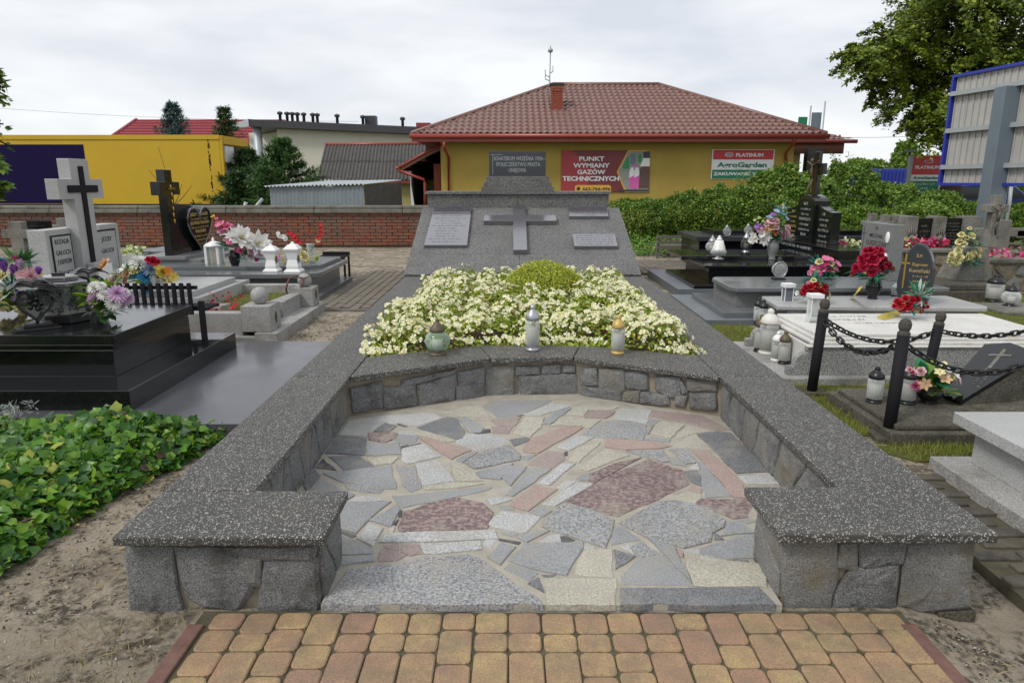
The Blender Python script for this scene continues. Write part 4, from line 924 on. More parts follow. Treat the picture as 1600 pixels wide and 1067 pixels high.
bouquet('silk bouquet of purple tulips and cream roses at the left edge of the black tomb', 'bouquet', None, (18, 492), .545,
        [('tulip', 'purple', 8, 425, 20), ('tulip', 'purple', 22, 430, 18), ('tulip', 'lilac', 33, 420, 17), ('tulip', 'purple', 60, 430, 15), ('tulip', 'magenta', 28, 412, 14), ('bud', 'purple', 28, 445, 14), ('rose', 'cream', 3, 432, 16), ('rose', 'cream', 4, 462, 17), ('rose', 'cream', 12, 477, 20),
         ('rose', 'cream', 30, 482, 15), ('mum', 'palepink', 48, 432, 24), ('mum', 'palepink', 36, 430, 18), ('simple', 'purple', 27, 465, 13), ('lily', 'yellow', 66, 434, 12), ('mum', 'blue', 0, 408, 12)],
        [(20, 455, 30, 40, 50, ['silk_teal', 'silk_grey'], 22, 'lance'), (18, 480, 26, 20, 22, ['silk_lime', 'silk_dark'], 26, 'leafy'), (30, 410, 35, 12, 60, ['silk_green', 'mid_conifer'], 22, 'lance')], None, 'silk bouquets')
bouquet('silk bouquet of white and pink carnations with broad lime leaves on the black tomb', 'bouquet', None, (166, 503), .545,
        [('mum', 'white', 148, 449, 19), ('mum', 'lilac', 148, 467, 22), ('mum', 'white', 163, 461, 17), ('mum', 'lilac', 183, 459, 24), ('mum', 'white', 177, 473, 19), ('mum', 'lilac', 200, 466, 16), ('mum', 'white', 195, 457, 13), ('mum', 'white', 158, 447, 13)],
        [(165, 470, 38, 30, 26, ['silk_lime'], 30, 'leafy'), (165, 490, 30, 20, 14, ['silk_lime', 'silk_dark'], 28, 'leafy'), (170, 480, 35, 28, 30, ['silk_grey', 'silk_dark'], 26, 'lance')], None, 'silk bouquets', depth=.16)

# ---- grave with tall granite cross (faces +X)
X0 = -5.0
t = thing('cross_tomb', 'grey granite tomb with tall granite cross inlaid in black between two name tablets', 'tomb', (X0, 8.0, 0))
tbox('base', t, X0 - .1, -3.4, 7.3, 8.8, -.03, .30, 'light_granite'); tbox('grave_slab', t, X0 + .3, -3.5, 7.4, 8.6, .30, .36, 'light_granite')
yn, yf = XP(76, 400, X0).y, XP(190, 400, X0).y; ym = (yn + yf) / 2; zt_ = 1.02
def fpx(poly, X, mat_th, name, mat, dx=0, bevel=0.003):
    """outline traced on the plane x = X, extruded dx backwards"""
    q = [XP(px, py, X) for px, py in poly]; m_ = frame((X, 0, 0), (0, 1, 0), (0, 0, 1))
    return part(name, t, MB().prism([(p.y, p.z) for p in q], -mat_th, 0, mat, m_), bevel)
tbox('tablet', t, X0 - .20, X0, yn, ym - .02, .30, zt_, 'light_granite'); tbox('tablet', t, X0 - .20, X0, ym + .30, yf, .30, zt_, 'light_granite')
yc = 7.98; cz = MB(); cz.box(X0 - .12, X0 + .14, yc - .18, yc + .18, .36, 1.74, 'light_granite')
part('cross', t, MB().prism([(yc - .17, .3), (yc + .17, .3), (yc + .17, 1.34), (yc + .40, 1.34), (yc + .40, 1.56), (yc + .17, 1.56), (yc + .17, 1.78), (yc - .17, 1.78), (yc - .17, 1.56), (yc - .42, 1.56), (yc - .42, 1.34), (yc - .17, 1.34)], -.04, .10, 'light_granite', frame((X0, 0, 0), (0, 1, 0), (0, 0, 1))), .004)
part('cross_inlay', t, MB().prism([(yc - .035, .62), (yc + .045, .62), (yc + .045, 1.41), (yc + .28, 1.41), (yc + .28, 1.49), (yc + .045, 1.49), (yc + .045, 1.70), (yc - .035, 1.70), (yc - .035, 1.49), (yc - .27, 1.49), (yc - .27, 1.41), (yc - .035, 1.41)], .101, .115, 'black_metal', frame((X0, 0, 0), (0, 1, 0), (0, 0, 1))))
for a, b_, tx in ((yn + .06, yn + .41, [('ROZALIA', .62), ('GALOCH', .50), ('Z ŁODYGÓW', .40), ('ŻYŁA LAT 72', .27), ('† 11.11.1957', .17)]), (yf - .52, yf - .08, [('Ś.P.', .70), ('JÓZEF', .58), ('GALOCH', .44)])):
    m_ = frame((X0, (a + b_) / 2, .3), (0, 1, 0), (0, 0, 1)); w2 = (b_ - a) / 2
    fr = part('name_panel', t, MB().box(-w2, w2, .0, .66, .001, .008, 'black_gloss', m_)); part('panel_face', fr, MB().box(-w2 + .02, w2 - .02, .0, .64, .008, .012, 'light_granite', m_))
    lettering(fr, [(s1, 0, z1 - .06, .055, min((w2 - .03) * 1.7, .042 * len(s1))) for s1, z1 in tx if z1 < .63], m_ @ Matrix.Translation((0, 0, .0125)), 'dark_letter')
tbox('small_tablet', t, X0 + .14, X0 + .22, yc - .16, yc + .2, .36, .62, 'light_granite')
tbox('small_tablet_face', t, X0 + .221, X0 + .228, yc - .12, yc + .16, .40, .59, 'porcelain', 0); 
t = thing('stone_block', 'low grey granite block with a dark square niche beside the cross tomb', 'stone block', (-5.1, 7.2, 0)); tbox('block', t, -5.45, -4.75, 6.9, 7.25, -.03, .52, 'light_granite'); tbox('niche', t, -4.95, -4.80, 6.89, 6.90, .33, .46, 'black_gloss', 0)
bouquet('large mixed silk bouquet of white, blue, peach and yellow flowers behind the black bench', 'bouquet', 7.35, (215, 446), .36,
        [('rose', 'peach', 165, 411, 15), ('rose', 'peach', 200, 427, 14), ('rose', 'peach', 190, 433, 13), ('mum', 'white', 217, 411, 24), ('mum', 'cream', 213, 420, 20), ('mum', 'paleblue', 236, 422, 21), ('mum', 'blue', 228, 433, 22), ('mum', 'blue', 211, 430, 14), ('lily', 'white', 195, 420, 17), ('rose', 'crimson', 239, 408, 14),
         ('rose', 'crimson', 232, 406, 10), ('rose', 'yellow', 253, 425, 15), ('simple', 'orange', 262, 424, 12), ('lily', 'yellow', 270, 433, 15), ('mum', 'white', 246, 434, 18), ('mum', 'white', 181, 430, 16), ('rose', 'palepink', 178, 437, 14), ('mum', 'white', 246, 440, 15), ('simple', 'yellow', 245, 418, 10), ('lily', 'cream', 262, 434, 13)],
        [(215, 432, 48, 26, 60, ['silk_lime', 'silk_green', 'silk_teal'], 20, 'lance'), (240, 438, 36, 12, 24, ['silk_lime'], 20, 'leafy')], None, 'silk bouquets')
b = G(173, 432, .36); t = thing('candle_cone', 'tapering blue glass candle beside the white and blue bouquet', 'candle', b, 0, None, mpp(b.y, .36)); part('cone', t, MB().lathe([(9, 0), (10, 6), (8, 16), (4, 26), (.5, 32)], 'petal_blue', None, 14), 0, None, True)
t = None

# ---- planter grave with two stone spheres
t = thing('sphere_planter', 'pale terrazzo kerbed grave with square posts carrying two stone balls', 'grave', (-3.2, 6.8, 0))
K = 'pale_terrazzo'
tbox('base_step', t, -4.6, -2.52, 6.52, 6.62, -.04, .045, K); tbox('base_step', t, -2.52, -2.30, 6.52, 8.30, -.04, .085, K); tbox('front_kerb', t, -4.6, -2.665, 6.60, 6.74, -.04, .27, K)
tbox('post', t, -2.66, -2.37, 6.58, 6.88, .085, .345, K, .008); tbox('post', t, -2.60, -2.35, 7.98, 8.22, .085, .31, K, .008)
part('ball', t, MB().sphere((-2.515, 6.73, .425), .088, K, 18)); part('ball', t, MB().sphere((-2.475, 8.10, .385), .082, K, 18))
part('side_kerb', t, MB().prism([(-2.62, 6.885), (-2.50, 6.885), (-2.56, 7.35), (-2.68, 7.35)], .085, .22, K), .003); part('side_kerb', t, MB().prism([(-2.56, 7.355), (-2.50, 7.355), (-2.50, 7.975), (-2.62, 7.975), (-2.68, 7.355)], .085, .25, K), .003)
tbox('back_kerb', t, -5.0, -2.62, 8.55, 8.70, .14, .26, K)
dm = MB()
for yy, zz, xx in ((6.73, .21, -2.368), (8.1, .22, -2.348)): dm.prism([(yy, zz - .06), (yy + .035, zz), (yy, zz + .06), (yy - .035, zz)], 0, .004, 'black_gloss', frame((xx, 0, 0), (0, 1, 0), (0, 0, 1)))
part('diamond_inlay', t, dm, 0, None, False, 'stuff'); tbox('soil', t, -4.6, -2.64, 6.75, 8.55, -.03, .16, 'lawn', 0); tbox('inner_slab', t, -4.1, -3.05, 7.0, 7.3, .16, .25, K)
# dead twisted plant
b = V(452, 455, 8.0); t = thing('dead_plant', 'pair of dry reddish forked stems beside the far stone ball', 'dry plant', b)
for dx in (0, .17):
    m_ = MB(); m_.tube([(b.x + dx, 8.0, .12), (b.x + dx - .04, 8.0, .3), (b.x + dx + .01, 8, .42)], .018, 'red_kerb', 6, None, .012)
    for k in (-1, 1): m_.tube([(b.x + dx + .01, 8, .42), (b.x + dx + .07 * k, 8, .44), (b.x + dx + .12 * k, 7.98, .46)], .012, 'red_kerb', 5, None, .004)
    part('stem', t, m_)

# ---- grey polished tomb with black cross and heart stele
t = thing('heart_tomb', 'grey polished tomb with black cross and heart shaped black stele', 'tomb', (-4, 9.9, 0))
tbox('plinth', t, -5.4, -2.56, 9.02, 10.9, -.03, .05, 'grey_polished'); tbox('tomb_body', t, -5.3, -2.72, 9.16, 10.75, .05, .27, 'grey_polished'); 
part('cover_slab', t, MB().prism([(-5.4, 9.05), (-2.78, 9.05), (-2.70, 9.16), (-2.62, 9.2), (-2.60, 9.3), (-2.60, 10.85), (-5.4, 10.85)], .27, .33, 'grey_polished'), .006)
part('upper_slab', t, MB().prism([(-5.4, 9.5), (-2.98, 9.5), (-2.86, 9.62), (-2.72, 9.7), (-2.70, 10.8), (-5.4, 10.8)], .33, .38, 'grey_polished'), .006)
tbox('stele_base', t, -5.5, -4.55, 10.0, 11.6, .2, .42, 'grey_granite'); tbox('stele_base', t, -5.4, -4.75, 9.95, 11.5, .42, .47, 'grey_granite')
Xh = -5.0; m_ = frame((Xh, 0, 0), (0, 1, 0), (0, 0, 1))
tbox('cross_shaft', t, Xh - .10, Xh + .02, 10.06, 10.28, .42, 1.70, 'black_polished', .008); tbox('cross_arm', t, Xh - .11, Xh + .03, 9.88, 10.058, 1.34, 1.53, 'black_polished', .008); tbox('cross_arm', t, Xh - .11, Xh + .03, 10.282, 10.47, 1.34, 1.53, 'black_polished', .008)
part('stele', t, MB().prism([(10.3, .45), (11.35, .45), (11.35, .9), (11.1, 1.1), (10.9, 1.16), (10.6, 1.2), (10.3, 1.22)], -.12, 0, 'black_polished', m_), .005)
hp_ = [(10.93 + p[0] * .42, .84 + p[1] * .40) for p in heart_pts(1, 1, 30)]
hpt = part('heart', t, MB().prism(hp_, .001, .07, 'black_polished', m_), .006); part('heart_rim', hpt, MB().tube([(Xh + .075, p[0], p[1]) for p in hp_], .014, 'grey_polished', 6, None, None, True))
lm = frame((Xh + .07, 10.93, 0), (0, 1, 0), (0, 0, 1))
lettering(hpt, [('JERZY WAGNER', 0, 1.01, .05, .62), ('JADWIGA WAGNER', 0, .88, .05, .66), ('WAGNER', 0, .75, .05, .38)], lm, 'gold_letter', off=.02)
scribble(hpt, [(-.3, .3, .945, .035), (-.3, .3, .815, .035), (-.22, .22, .68, .04), (-.18, .18, .62, .035), (-.1, .12, .56, .035)], lm, 'gold_letter', seed=3)
fig = MB()
for y_, z_ in ((10.2, 1.45), (10.21, 1.34), (10.2, 1.24), (10.21, 1.14), (10.2, 1.05), (10.21, .96)): fig.sphere((Xh + .025, y_, z_), .015, 'gold', 7, None, 2.6)
fig.box(Xh + .031, Xh + .04, 10.11, 10.30, 1.42, 1.44, 'gold'); part('gilt_vine', t, fig, 0, None, False, 'stuff')
lantern('cage', 337, 417, .33, 45, 'white square lantern with four posts at the foot of the heart stele', group='white lanterns on the heart tomb')
lantern('waist', 426, 424, .33, 42, 'left one of two white waisted lanterns on the grey heart tomb', group='white lanterns on the heart tomb')
lantern('waist', 460, 425, .33, 46, 'right and slightly larger of two white waisted lanterns on the grey heart tomb', group='white lanterns on the heart tomb')
bouquet('tall slanting silk bouquet of pink and white dahlias in a black vase', 'bouquet', None, (368, 421), .33,
        [('bud', 'yellow', 336, 340, 8), ('bud', 'pink', 340, 345, 9), ('simple', 'pink', 345, 352, 14), ('simple', 'magenta', 349, 359, 13), ('rose', 'pink', 355, 354, 12), ('rose', 'palepink', 349, 363, 12), ('rose', 'pink', 362, 375, 14), ('dahlia', 'white', 377, 372, 34), ('dahlia', 'white', 403, 381, 34), ('dahlia', 'white', 365, 369, 22), ('rose', 'pink', 376, 391, 10), ('rose', 'palepink', 393, 391, 12),
         ('rose', 'palepink', 409, 396, 9), ('dahlia', 'lilac', 400, 391, 18), ('bud', 'magenta', 398, 405, 8)],
        [(362, 385, 28, 34, 70, ['silk_teal', 'silk_green'], 18, 'lance'), (390, 403, 36, 14, 60, ['silk_teal', 'silk_dark'], 16, 'lance'), (348, 372, 12, 20, 40, ['silk_teal'], 15, 'lance')], (30, 9, 'black_gloss'), 'silk bouquets', depth=.15)
# gladioli in glass vase
b = G(487, 410, .38); t = thing('gladiolus_vase', 'red and white gladioli leaning in a clear glass vase by the brick wall', 'vase of flowers', b); s_ = mpp(b.y, .3)
part('vase', t, MB().lathe([(6 * s_, 0), (6.5 * s_, 5 * s_), (6 * s_, 26 * s_), (7 * s_, 29 * s_)], 'clear_glass', T(*b), 14))
for a, c_, pts_ in (('white', 7, [(446, 372), (431, 364)]), ('red', 4, [(466, 378), (452, 358)]), ('red', 5, [(497, 378), (503, 345)]), ('greenish', 1, [(497, 375), (494, 350)])):
    p0 = V(483, 395, b.y - .02); p1 = V(*pts_[0], b.y - .04); p2 = V(*pts_[1], b.y - .06); part('stem', t, MB().tube([p0, p1, p2], .006, 'silk_lime', 5, None, .003))
    for k in range(c_): p = p1.lerp(p2, k / max(1, c_)) + Vector((random.uniform(-.02, .02), -.02, random.uniform(-.01, .01))); place('blossom', t, flower('simple', a), aim(p, (random.uniform(-.5, .5), -1, .3), .042 - .002 * k, random.uniform(0, 6)))
bouquet('two round cream cabbage shaped blooms beside the right white lantern', 'bouquet', None, (474, 413), .38, [('rose', 'cream', 472, 397, 12), ('rose', 'cream', 476, 402, 12), ('rose', 'greenish', 494, 404, 9), ('simple', 'pink', 437, 403, 9), ('simple', 'yellow', 444, 407, 7)], [(468, 406, 14, 6, 16, ['silk_lime'], 8, 'leafy')], None, 'silk bouquets')
m_ = MB(); b = G(508, 401, 0); rr = random.Random(9)
m_.lathe([(.24, 0), (.2, .12), (.17, .3), (.15, .33)], 'wood_grey', T(b.x, 12.4, 0), 9)
for k in range(9): a = k * .7; m_.box(-.03, .03, -.02, .02, 0, rr.uniform(.06, .16), 'wood_grey', T(b.x + .1 * math.cos(a), 12.4 + .1 * math.sin(a), .3, a))
tag(m_.build('tree_stump'), 'weathered jagged tree stump in front of the brick wall', 'tree stump')
t = thing('small_bench', 'small black slatted metal bench at the end of the heart tomb', 'bench', (-2.6, 11.2, 0)); xb0, xb1 = V(500, 400, 11.2).x, V(540, 400, 11.2).x
for k in range(9): x = xb0 + (xb1 - xb0) * k / 8.4; part('slat', t, MB().box(x, x + .03, 11.0, 11.35, .33, .35, 'black_metal'))
for x in (xb0 + .02, xb1):
    for y in (11.02, 11.32): part('leg', t, MB().box(x, x + .03, y, y + .03, -.02, .33, 'black_metal'))
part('rail', t, MB().box(xb0, xb1 + .03, 11.355, 11.38, .34, .40, 'black_metal')); part('rail', t, MB().box(xb0, xb1 + .03, 10.97, 10.995, .30, .34, 'black_metal'))

# ---- old concrete crosses and dark stele far left, planter
def conc_cross(px, py_top, Y, shaft, armw, pyarm0, pyarm1, label, mat='old_concrete', zb=-.03, th=.14, group='old concrete crosses'):
    s_ = mpp(Y, .8); c = V(px, py_top, Y); za, zb2 = V(px, pyarm0, Y).z, V(px, pyarm1, Y).z; hw, aw = shaft * s_ / 2, armw * s_ / 2
    m_ = MB().prism([(-hw, zb), (hw, zb), (hw, zb2), (aw, zb2), (aw, za), (hw, za), (hw, c.z), (-hw, c.z), (-hw, za), (-aw, za), (-aw, zb2), (-hw, zb2)], -th, 0, mat, frame((c.x, Y, 0), (1, 0, 0), (0, 0, 1)))
    o = m_.build('concrete_cross', None, .008); tag(o, label, 'cross', group); return o
conc_cross(22, 347, 11.0, 20, 46, 359, 373, 'weathered concrete cross at the far left before the brick wall')
conc_cross(95, 341, 12.2, 17, 44, 352, 362, 'weathered concrete cross half hidden behind the left name tablet')
a, c_ = V(40, 345, 11.4), V(74, 345, 11.4); t = thing('dark_stele', 'plain dark polished stele between the two old concrete crosses', 'headstone', (a.x, 11.4, 0)); tbox('slab', t, a.x, c_.x, 11.4, 11.5, -.02, a.z, 'black_polished')
scribble(t, [(-.12, .12, a.z - .1 - .09 * k, .035) for k in range(3)], frame(((a.x + c_.x) / 2, 11.398, 0), (1, 0, 0), (0, 0, 1)), 'faint_letter', seed=2)
a, c_ = V(183, 400, 10.6), V(217, 400, 10.6); t = thing('flower_trough', 'concrete trough of small white flowers against the brick wall', 'planter', (a.x, 10.6, 0)); tbox('trough', t, a.x, c_.x, 10.6, 10.95, -.03, a.z, 'light_granite')
n = 90; P_ = np.c_[rng.uniform(a.x, c_.x, n), rng.uniform(10.6, 10.9, n), a.z + rng.uniform(.02, .14, n)]
me = instmesh('blooms', leafy_v, leafy_f, P_, rots(np.tile([0, -.5, .8], (n, 1)), jitter=.6), np.full(n, .07), ['begonia_petal', 'silk_lime', 'petal_greenish'], rng.integers(0, 3, n)); place('blooms', t, me, Matrix.Identity(4), None, 'stuff')
a, c_ = V(212, 402, 10.9), V(256, 396, 10.9); t = thing('low_slab', 'low flat grey stone slab between trough and heart tomb', 'stone slab', (a.x, 11, 0)); tbox('slab', t, a.x, c_.x, 10.9, 11.9, a.z + .03, a.z + .09, 'blue_slab'); tbox('support', t, a.x + .05, c_.x - .2, 11.0, 11.8, -.03, a.z + .028, 'light_granite')
# ================================================================ RIGHT: graves
t = thing('triple_headstone_tomb', 'black polished double tomb with gilded triple arched headstone and crucifix', 'tomb', (4, 10, 0))
tbox('ground_slab', t, 2.27, 5.6, 9.25, 11.4, -.04, .10, 'blue_slab'); tbox('plinth', t, 2.49, 5.5, 9.27, 11.05, .10, .15, 'black_polished'); tbox('tomb_body', t, 2.80, 5.4, 9.68, 11.0, .15, .35, 'black_polished')
tbox('cover_slab', t, 2.70, 5.5, 9.56, 10.32, .35, .385, 'black_polished', .006); tbox('cover_slab', t, 2.56, 5.5, 10.32, 11.35, .385, .44, 'black_polished', .006)
tbox('headstone_base', t, 4.72, 5.5, 9.9, 12.6, .385, .56, 'black_polished'); 
Xh = 5.0; hm = frame((Xh, 0, 0), (0, -1, 0), (0, 0, 1))   # faces -X
ya, yb, yc_, yd = XP(1296, 380, Xh).y, XP(1272, 380, Xh).y, XP(1245, 380, Xh).y, XP(1226, 380, Xh).y
def hs(y0, y1, zs, zt, dx, nm='headstone', kind=0):
    n = 8; pr = [(-y0, .56), (-y0, zs)] 
    for k in range(n + 1):
        u = k / n; pr.append((-(y0 + (y1 - y0) * u), zs + (zt - zs) * (math.sin(math.pi * u) ** .8 if kind == 0 else (u if kind == 1 else 1 - u) ** 1.6)))
    pr += [(-y1, .56)]
    return part(nm, t, MB().prism(pr, -.14 - dx, .0 + dx, 'black_polished', hm), .004)
h1 = hs(ya, yb, 1.06, 1.17, 0, kind=1); h2 = hs(yb + .01, yc_ - .01, 1.22, 1.32, .05); h3 = hs(yc_, yd, 1.06, 1.17, 0, kind=2)
for h_, y0, y1, z1, dx in ((h1, ya, yb, 1.05, 0), (h2, yb, yc_, 1.2, .05), (h3, yc_, yd, 1.05, 0)):
    m_ = frame((Xh - dx, (y0 + y1) / 2, 0), (0, -1, 0), (0, 0, 1)); w_ = abs(y1 - y0) * .36
    scribble(h_, [(-w_ * k, w_ * k, z1 - .085 * i - .05, .05 if i % 3 == 0 else .035) for i, k in enumerate((.3, .8, .6, .9, .7, .85, .4))], m_, 'gold_letter' if h_ is h3 else 'pale_letter', seed=int(z1 * 10 + y0 * 3))
scribble(t, [(-.95, .95, .47, .05)], frame((4.719, (ya + yd) / 2, 0), (0, -1, 0), (0, 0, 1)), 'pale_letter', seed=44)
cx_ = 5.28; y_ = XP(1273, 280, cx_).y; zt_, za, zb2 = XP(1273, 238, cx_).z, XP(1273, 256, cx_).z, XP(1273, 273, cx_).z
part('cross', t, MB().prism([(-y_ - .1, .5), (-y_ + .1, .5), (-y_ + .1, zb2), (-y_ + .31, zb2), (-y_ + .31, za), (-y_ + .1, za), (-y_ + .1, zt_), (-y_ - .1, zt_), (-y_ - .1, za), (-y_ - .31, za), (-y_ - .31, zb2), (-y_ - .1, zb2)], -.06, .0, 'black_polished', frame((cx_, 0, 0), (0, -1, 0), (0, 0, 1))), .005)
f_ = MB(); xj = cx_ - .05
f_.tube([(xj, y_, za - .28), (xj - .02, y_ + .01, za - .12), (xj, y_, za - .02)], .027, 'dark_bronze', 8, None, .034); f_.sphere((xj - .02, y_, za + .05), .033, 'dark_bronze', 8, None, 1.25)
for s_ in (-1, 1): f_.tube([(xj, y_, za - .03), (xj, y_ + s_ * .14, za + .01), (xj, y_ + s_ * .24, za + .04)], .014, 'dark_bronze', 6, None, .011)
for s_ in (-1, 1): f_.tube([(xj, y_ + s_ * .02, za - .26), (xj - .05, y_ + s_ * .03, za - .42), (xj, y_ + s_ * .005, za - .6)], .021, 'dark_bronze', 6, None, .011)
part('corpus_figure', t, f_)
t = thing('low_black_tomb', 'low black tomb in two tiers in front of the hedge, farthest back on the right', 'tomb', (4, 13, 0))
tbox('tomb_body', t, 3.35, 6.6, 12.3, 13.6, -.02, .5, 'black_polished'); tbox('cover_slab', t, 3.28, 6.7, 12.22, 13.7, .5, .58, 'slate_polished'); tbox('upper_slab', t, 3.7, 6.6, 12.6, 13.5, .58, .66, 'black_polished')
t = thing('slatted_bench', 'small dark bench with horizontal slats in front of the hedge', 'bench', (3, 14.2, 0)); x0, x1 = V(1027, 380, 14.2).x, V(1073, 380, 14.2).x
for z in (.17, .28, .39): part('slat', t, MB().box(x0, x1, 14.2, 14.23, z, z + .06, 'wood_grey'))
for x in (x0, x1 - .04): part('leg', t, MB().box(x, x + .05, 14.232, 14.28, -.02, .46, 'wood_grey'))
part('seat', t, MB().box(x0, x1, 14.29, 14.6, .2, .23, 'wood_grey'))
lantern('basket', 1122, 405, .43, 36, 'white latticed lantern shaped like a lampshade on the black double tomb', gl='milky_glass')
lantern('globe', 1112, 396, .43, 28, 'dull glass lantern just behind the white latticed lantern', gl='milky_glass', lid='silver')
lantern('globe', 1090, 393, .0, 17, 'tiny white lantern with dark cap on the ground by the black tombs', gl='milky_glass')
lantern('globe', 1165, 394, .43, 32, 'openwork silver goblet lantern between lattice lantern and tall vase bouquet', wf=.75, gl='dark_glass', lid='silver', base='silver')
lantern('disc', 1135, 371, .64, 19, 'round lantern on the farthest tomb, left of the pair', gl='milky_glass', lid='silver'); lantern('disc', 1168, 369, .64, 19, 'round lantern on the farthest tomb, right of the pair', gl='milky_glass', lid='silver')
lantern('disc', 1216, 437, .34, 35, 'round wheel shaped lantern with dark cap on the grey tomb', gl='milky_glass')
bouquet('tall bouquet of pale roses, white blossom and blue sprays in a stone vase', 'bouquet', None, (1206, 406), .385,
        [('rose', 'palepink', 1205, 345, 11), ('rose', 'palepink', 1212, 346, 11), ('rose', 'palepink', 1211, 354, 12), ('rose', 'peach', 1206, 354, 12), ('rose', 'palepink', 1218, 362, 11), ('rose', 'palepink', 1230, 356, 10), ('rose', 'palepink', 1229, 365, 12), ('rose', 'peach', 1198, 360, 10), ('rose', 'palepink', 1187, 359, 8), ('simple', 'orange', 1211, 365, 7),
         ('lily', 'white', 1180, 373, 13), ('lily', 'white', 1194, 376, 14), ('lily', 'white', 1178, 368, 11), ('lily', 'white', 1200, 370, 12), ('simple', 'white', 1192, 366, 10), ('simple', 'white', 1176, 376, 9), ('simple', 'purple', 1208, 336, 8), ('simple', 'paleblue', 1213, 331, 9), ('simple', 'blue', 1222, 335, 8), ('simple', 'paleblue', 1204, 340, 8), ('bud', 'cream', 1221, 323, 7), ('bud', 'cream', 1226, 328, 7),
         ('simple', 'purple', 1183, 354, 8), ('simple', 'purple', 1190, 357, 7), ('bud', 'greenish', 1187, 343, 8), ('bud', 'greenish', 1181, 346, 8), ('bud', 'greenish', 1193, 348, 7), ('simple', 'paleblue', 1229, 342, 7), ('rose', 'palepink', 1198, 350, 8)],
        [(1207, 362, 22, 26, 60, ['silk_green', 'silk_dark'], 14, 'lance'), (1220, 335, 12, 22, 40, ['silk_teal', 'silk_grey'], 12, 'lance'), (1208, 375, 16, 12, 20, ['silk_green'], 12, 'leafy'), (1228, 376, 16, 8, 30, ['silk_grey'], 12, 'lance')], (30, 9, 'grey_granite'), 'silk bouquets')

t = thing('tablet_tomb', 'grey polished tomb with upright grey name tablet and two oval portraits', 'tomb', (3.7, 8.3, 0))
tbox('ground_slab', t, 2.15, 4.9, 7.42, 9.2, -.04, .04, 'blue_slab'); tbox('plinth', t, 2.38, 5.0, 7.54, 8.95, .04, .10, 'grey_polished'); tbox('tomb_body', t, 2.62, 4.9, 7.90, 8.8, .10, .285, 'grey_granite')
part('cover_slab', t, MB().prism([(2.60, 7.80), (5.05, 7.80), (5.05, 8.75), (2.60, 8.75), (2.54, 8.62), (2.54, 7.93)], .285, .34, 'grey_polished'), .012)
Xt = 4.62; y0, y1 = XP(1393, 380, Xt).y, XP(1345, 380, Xt).y; tm = frame((Xt, (y0 + y1) / 2, .34), (0, -1, 0), (0, 0, 1)); w_ = abs(y1 - y0) / 2
tb = part('tablet', t, MB().box(-w_, w_, 0, .68, -.15, 0, 'grey_granite', tm), .004)
lettering(tb, [('Ś.P.', 0, .60, .035, None), ('MICHAŁ', 0, .50, .05, .32), ('ŁUSZCZAK', .02, .40, .06, .5)], tm, 'dark_letter', off=.01)
scribble(tb, [(-.25, .3, .34, .03)], tm, 'dark_letter', seed=9); part('engraved_cross', tb, MB().box(-.32, -.31, .3, .62, .0003, .002, 'dark_letter', tm).box(-.38, -.25, .53, .54, .0003, .002, 'dark_letter', tm))
for z in (.52, .26):
    part('oval_portrait', tb, MB().lathe([(.055, 0), (.055, .012), (.045, .018)], 'porcelain', tm @ Matrix.Translation((.28, z, .001)) @ Matrix.Diagonal((.8, 1.3, 1, 1)), 18))
bouquet('low silk bouquet of magenta and cream flowers on the grey tablet tomb', 'bouquet', None, (1290, 436), .34,
        [('simple', 'magenta', 1279, 416, 10), ('simple', 'magenta', 1288, 413, 12), ('simple', 'pink', 1290, 405, 11), ('simple', 'magenta', 1300, 418, 12), ('simple', 'pink', 1308, 413, 11), ('simple', 'magenta', 1279, 426, 12), ('rose', 'cream', 1280, 409, 10), ('rose', 'cream', 1276, 421, 9), ('rose', 'cream', 1298, 412, 9), ('rose', 'cream', 1301, 421, 9), ('simple', 'pink', 1272, 419, 10), ('simple', 'magenta', 1293, 421, 10), ('simple', 'pink', 1297, 406, 9), ('simple', 'pink', 1286, 421, 10)],
        [(1290, 425, 24, 14, 60, ['silk_green', 'silk_teal'], 14, 'lance'), (1292, 430, 18, 8, 18, ['silk_green'], 12, 'leafy'), (1280, 415, 18, 16, 26, ['silk_teal'], 16, 'lance')], None, 'silk bouquets')

t = thing('oval_stone_tomb', 'low pale granite tomb with dark oval headstone and gilded cross', 'tomb', (3.8, 7.2, 0))
tbox('tomb_body', t, 2.92, 4.95, 7.12, 7.75, -.03, .205, 'pale_terrazzo'); part('cover_slab', t, MB().prism([(2.80, 7.10), (4.95, 7.0), (5.0, 7.08), (5.0, 7.78), (2.86, 7.74)], .205, .255, 'light_granite'), .012); tbox('ledge', t, 2.76, 3.5, 6.93, 7.09, .10, .135, 'slate_polished'); tbox('ledge_support', t, 2.80, 4.6, 6.95, 7.118, -.03, .10, 'pale_terrazzo')
a, c_ = V(1403, 470, 7.15), V(1448, 470, 7.15); ang = R(228); n_ = Vector((math.cos(ang), math.sin(ang), 0)); wd = .155
prof = [(-wd * .8, 0), (wd * .85, 0)] + [(wd * (1.06 if a > 90 else 1.1) * math.cos(R(a)) + .01 * math.sin(R(a)), .22 + .43 * math.sin(R(a)) * (1 if a > 90 else .97)) for a in range(-12, 193, 12)]
ov, om = standing('headstone', t, (4.28, 7.22, .255), ang, prof, .11, 'slate_polished', .012)
lettering(ov, [('Ś.P.', .02, .50, .03, None), ('Zygmunt', .03, .41, .03, .15), ('Kamiński', .035, .34, .04, .19)], om, 'gold_letter', off=.01); scribble(ov, [(-.02, .12, .29, .02), (-.02, .12, .235, .02), (-.05, .13, .17, .02), (-.04, .14, .13, .02), (-.1, .06, .07, .025)], om, 'gold_letter', seed=12)
part('gilt_cross', ov, MB().box(-.112, -.095, .16, .53, .0005, .006, 'gold', om).box(-.14, -.06, .42, .44, .0005, .006, 'gold', om), .0)
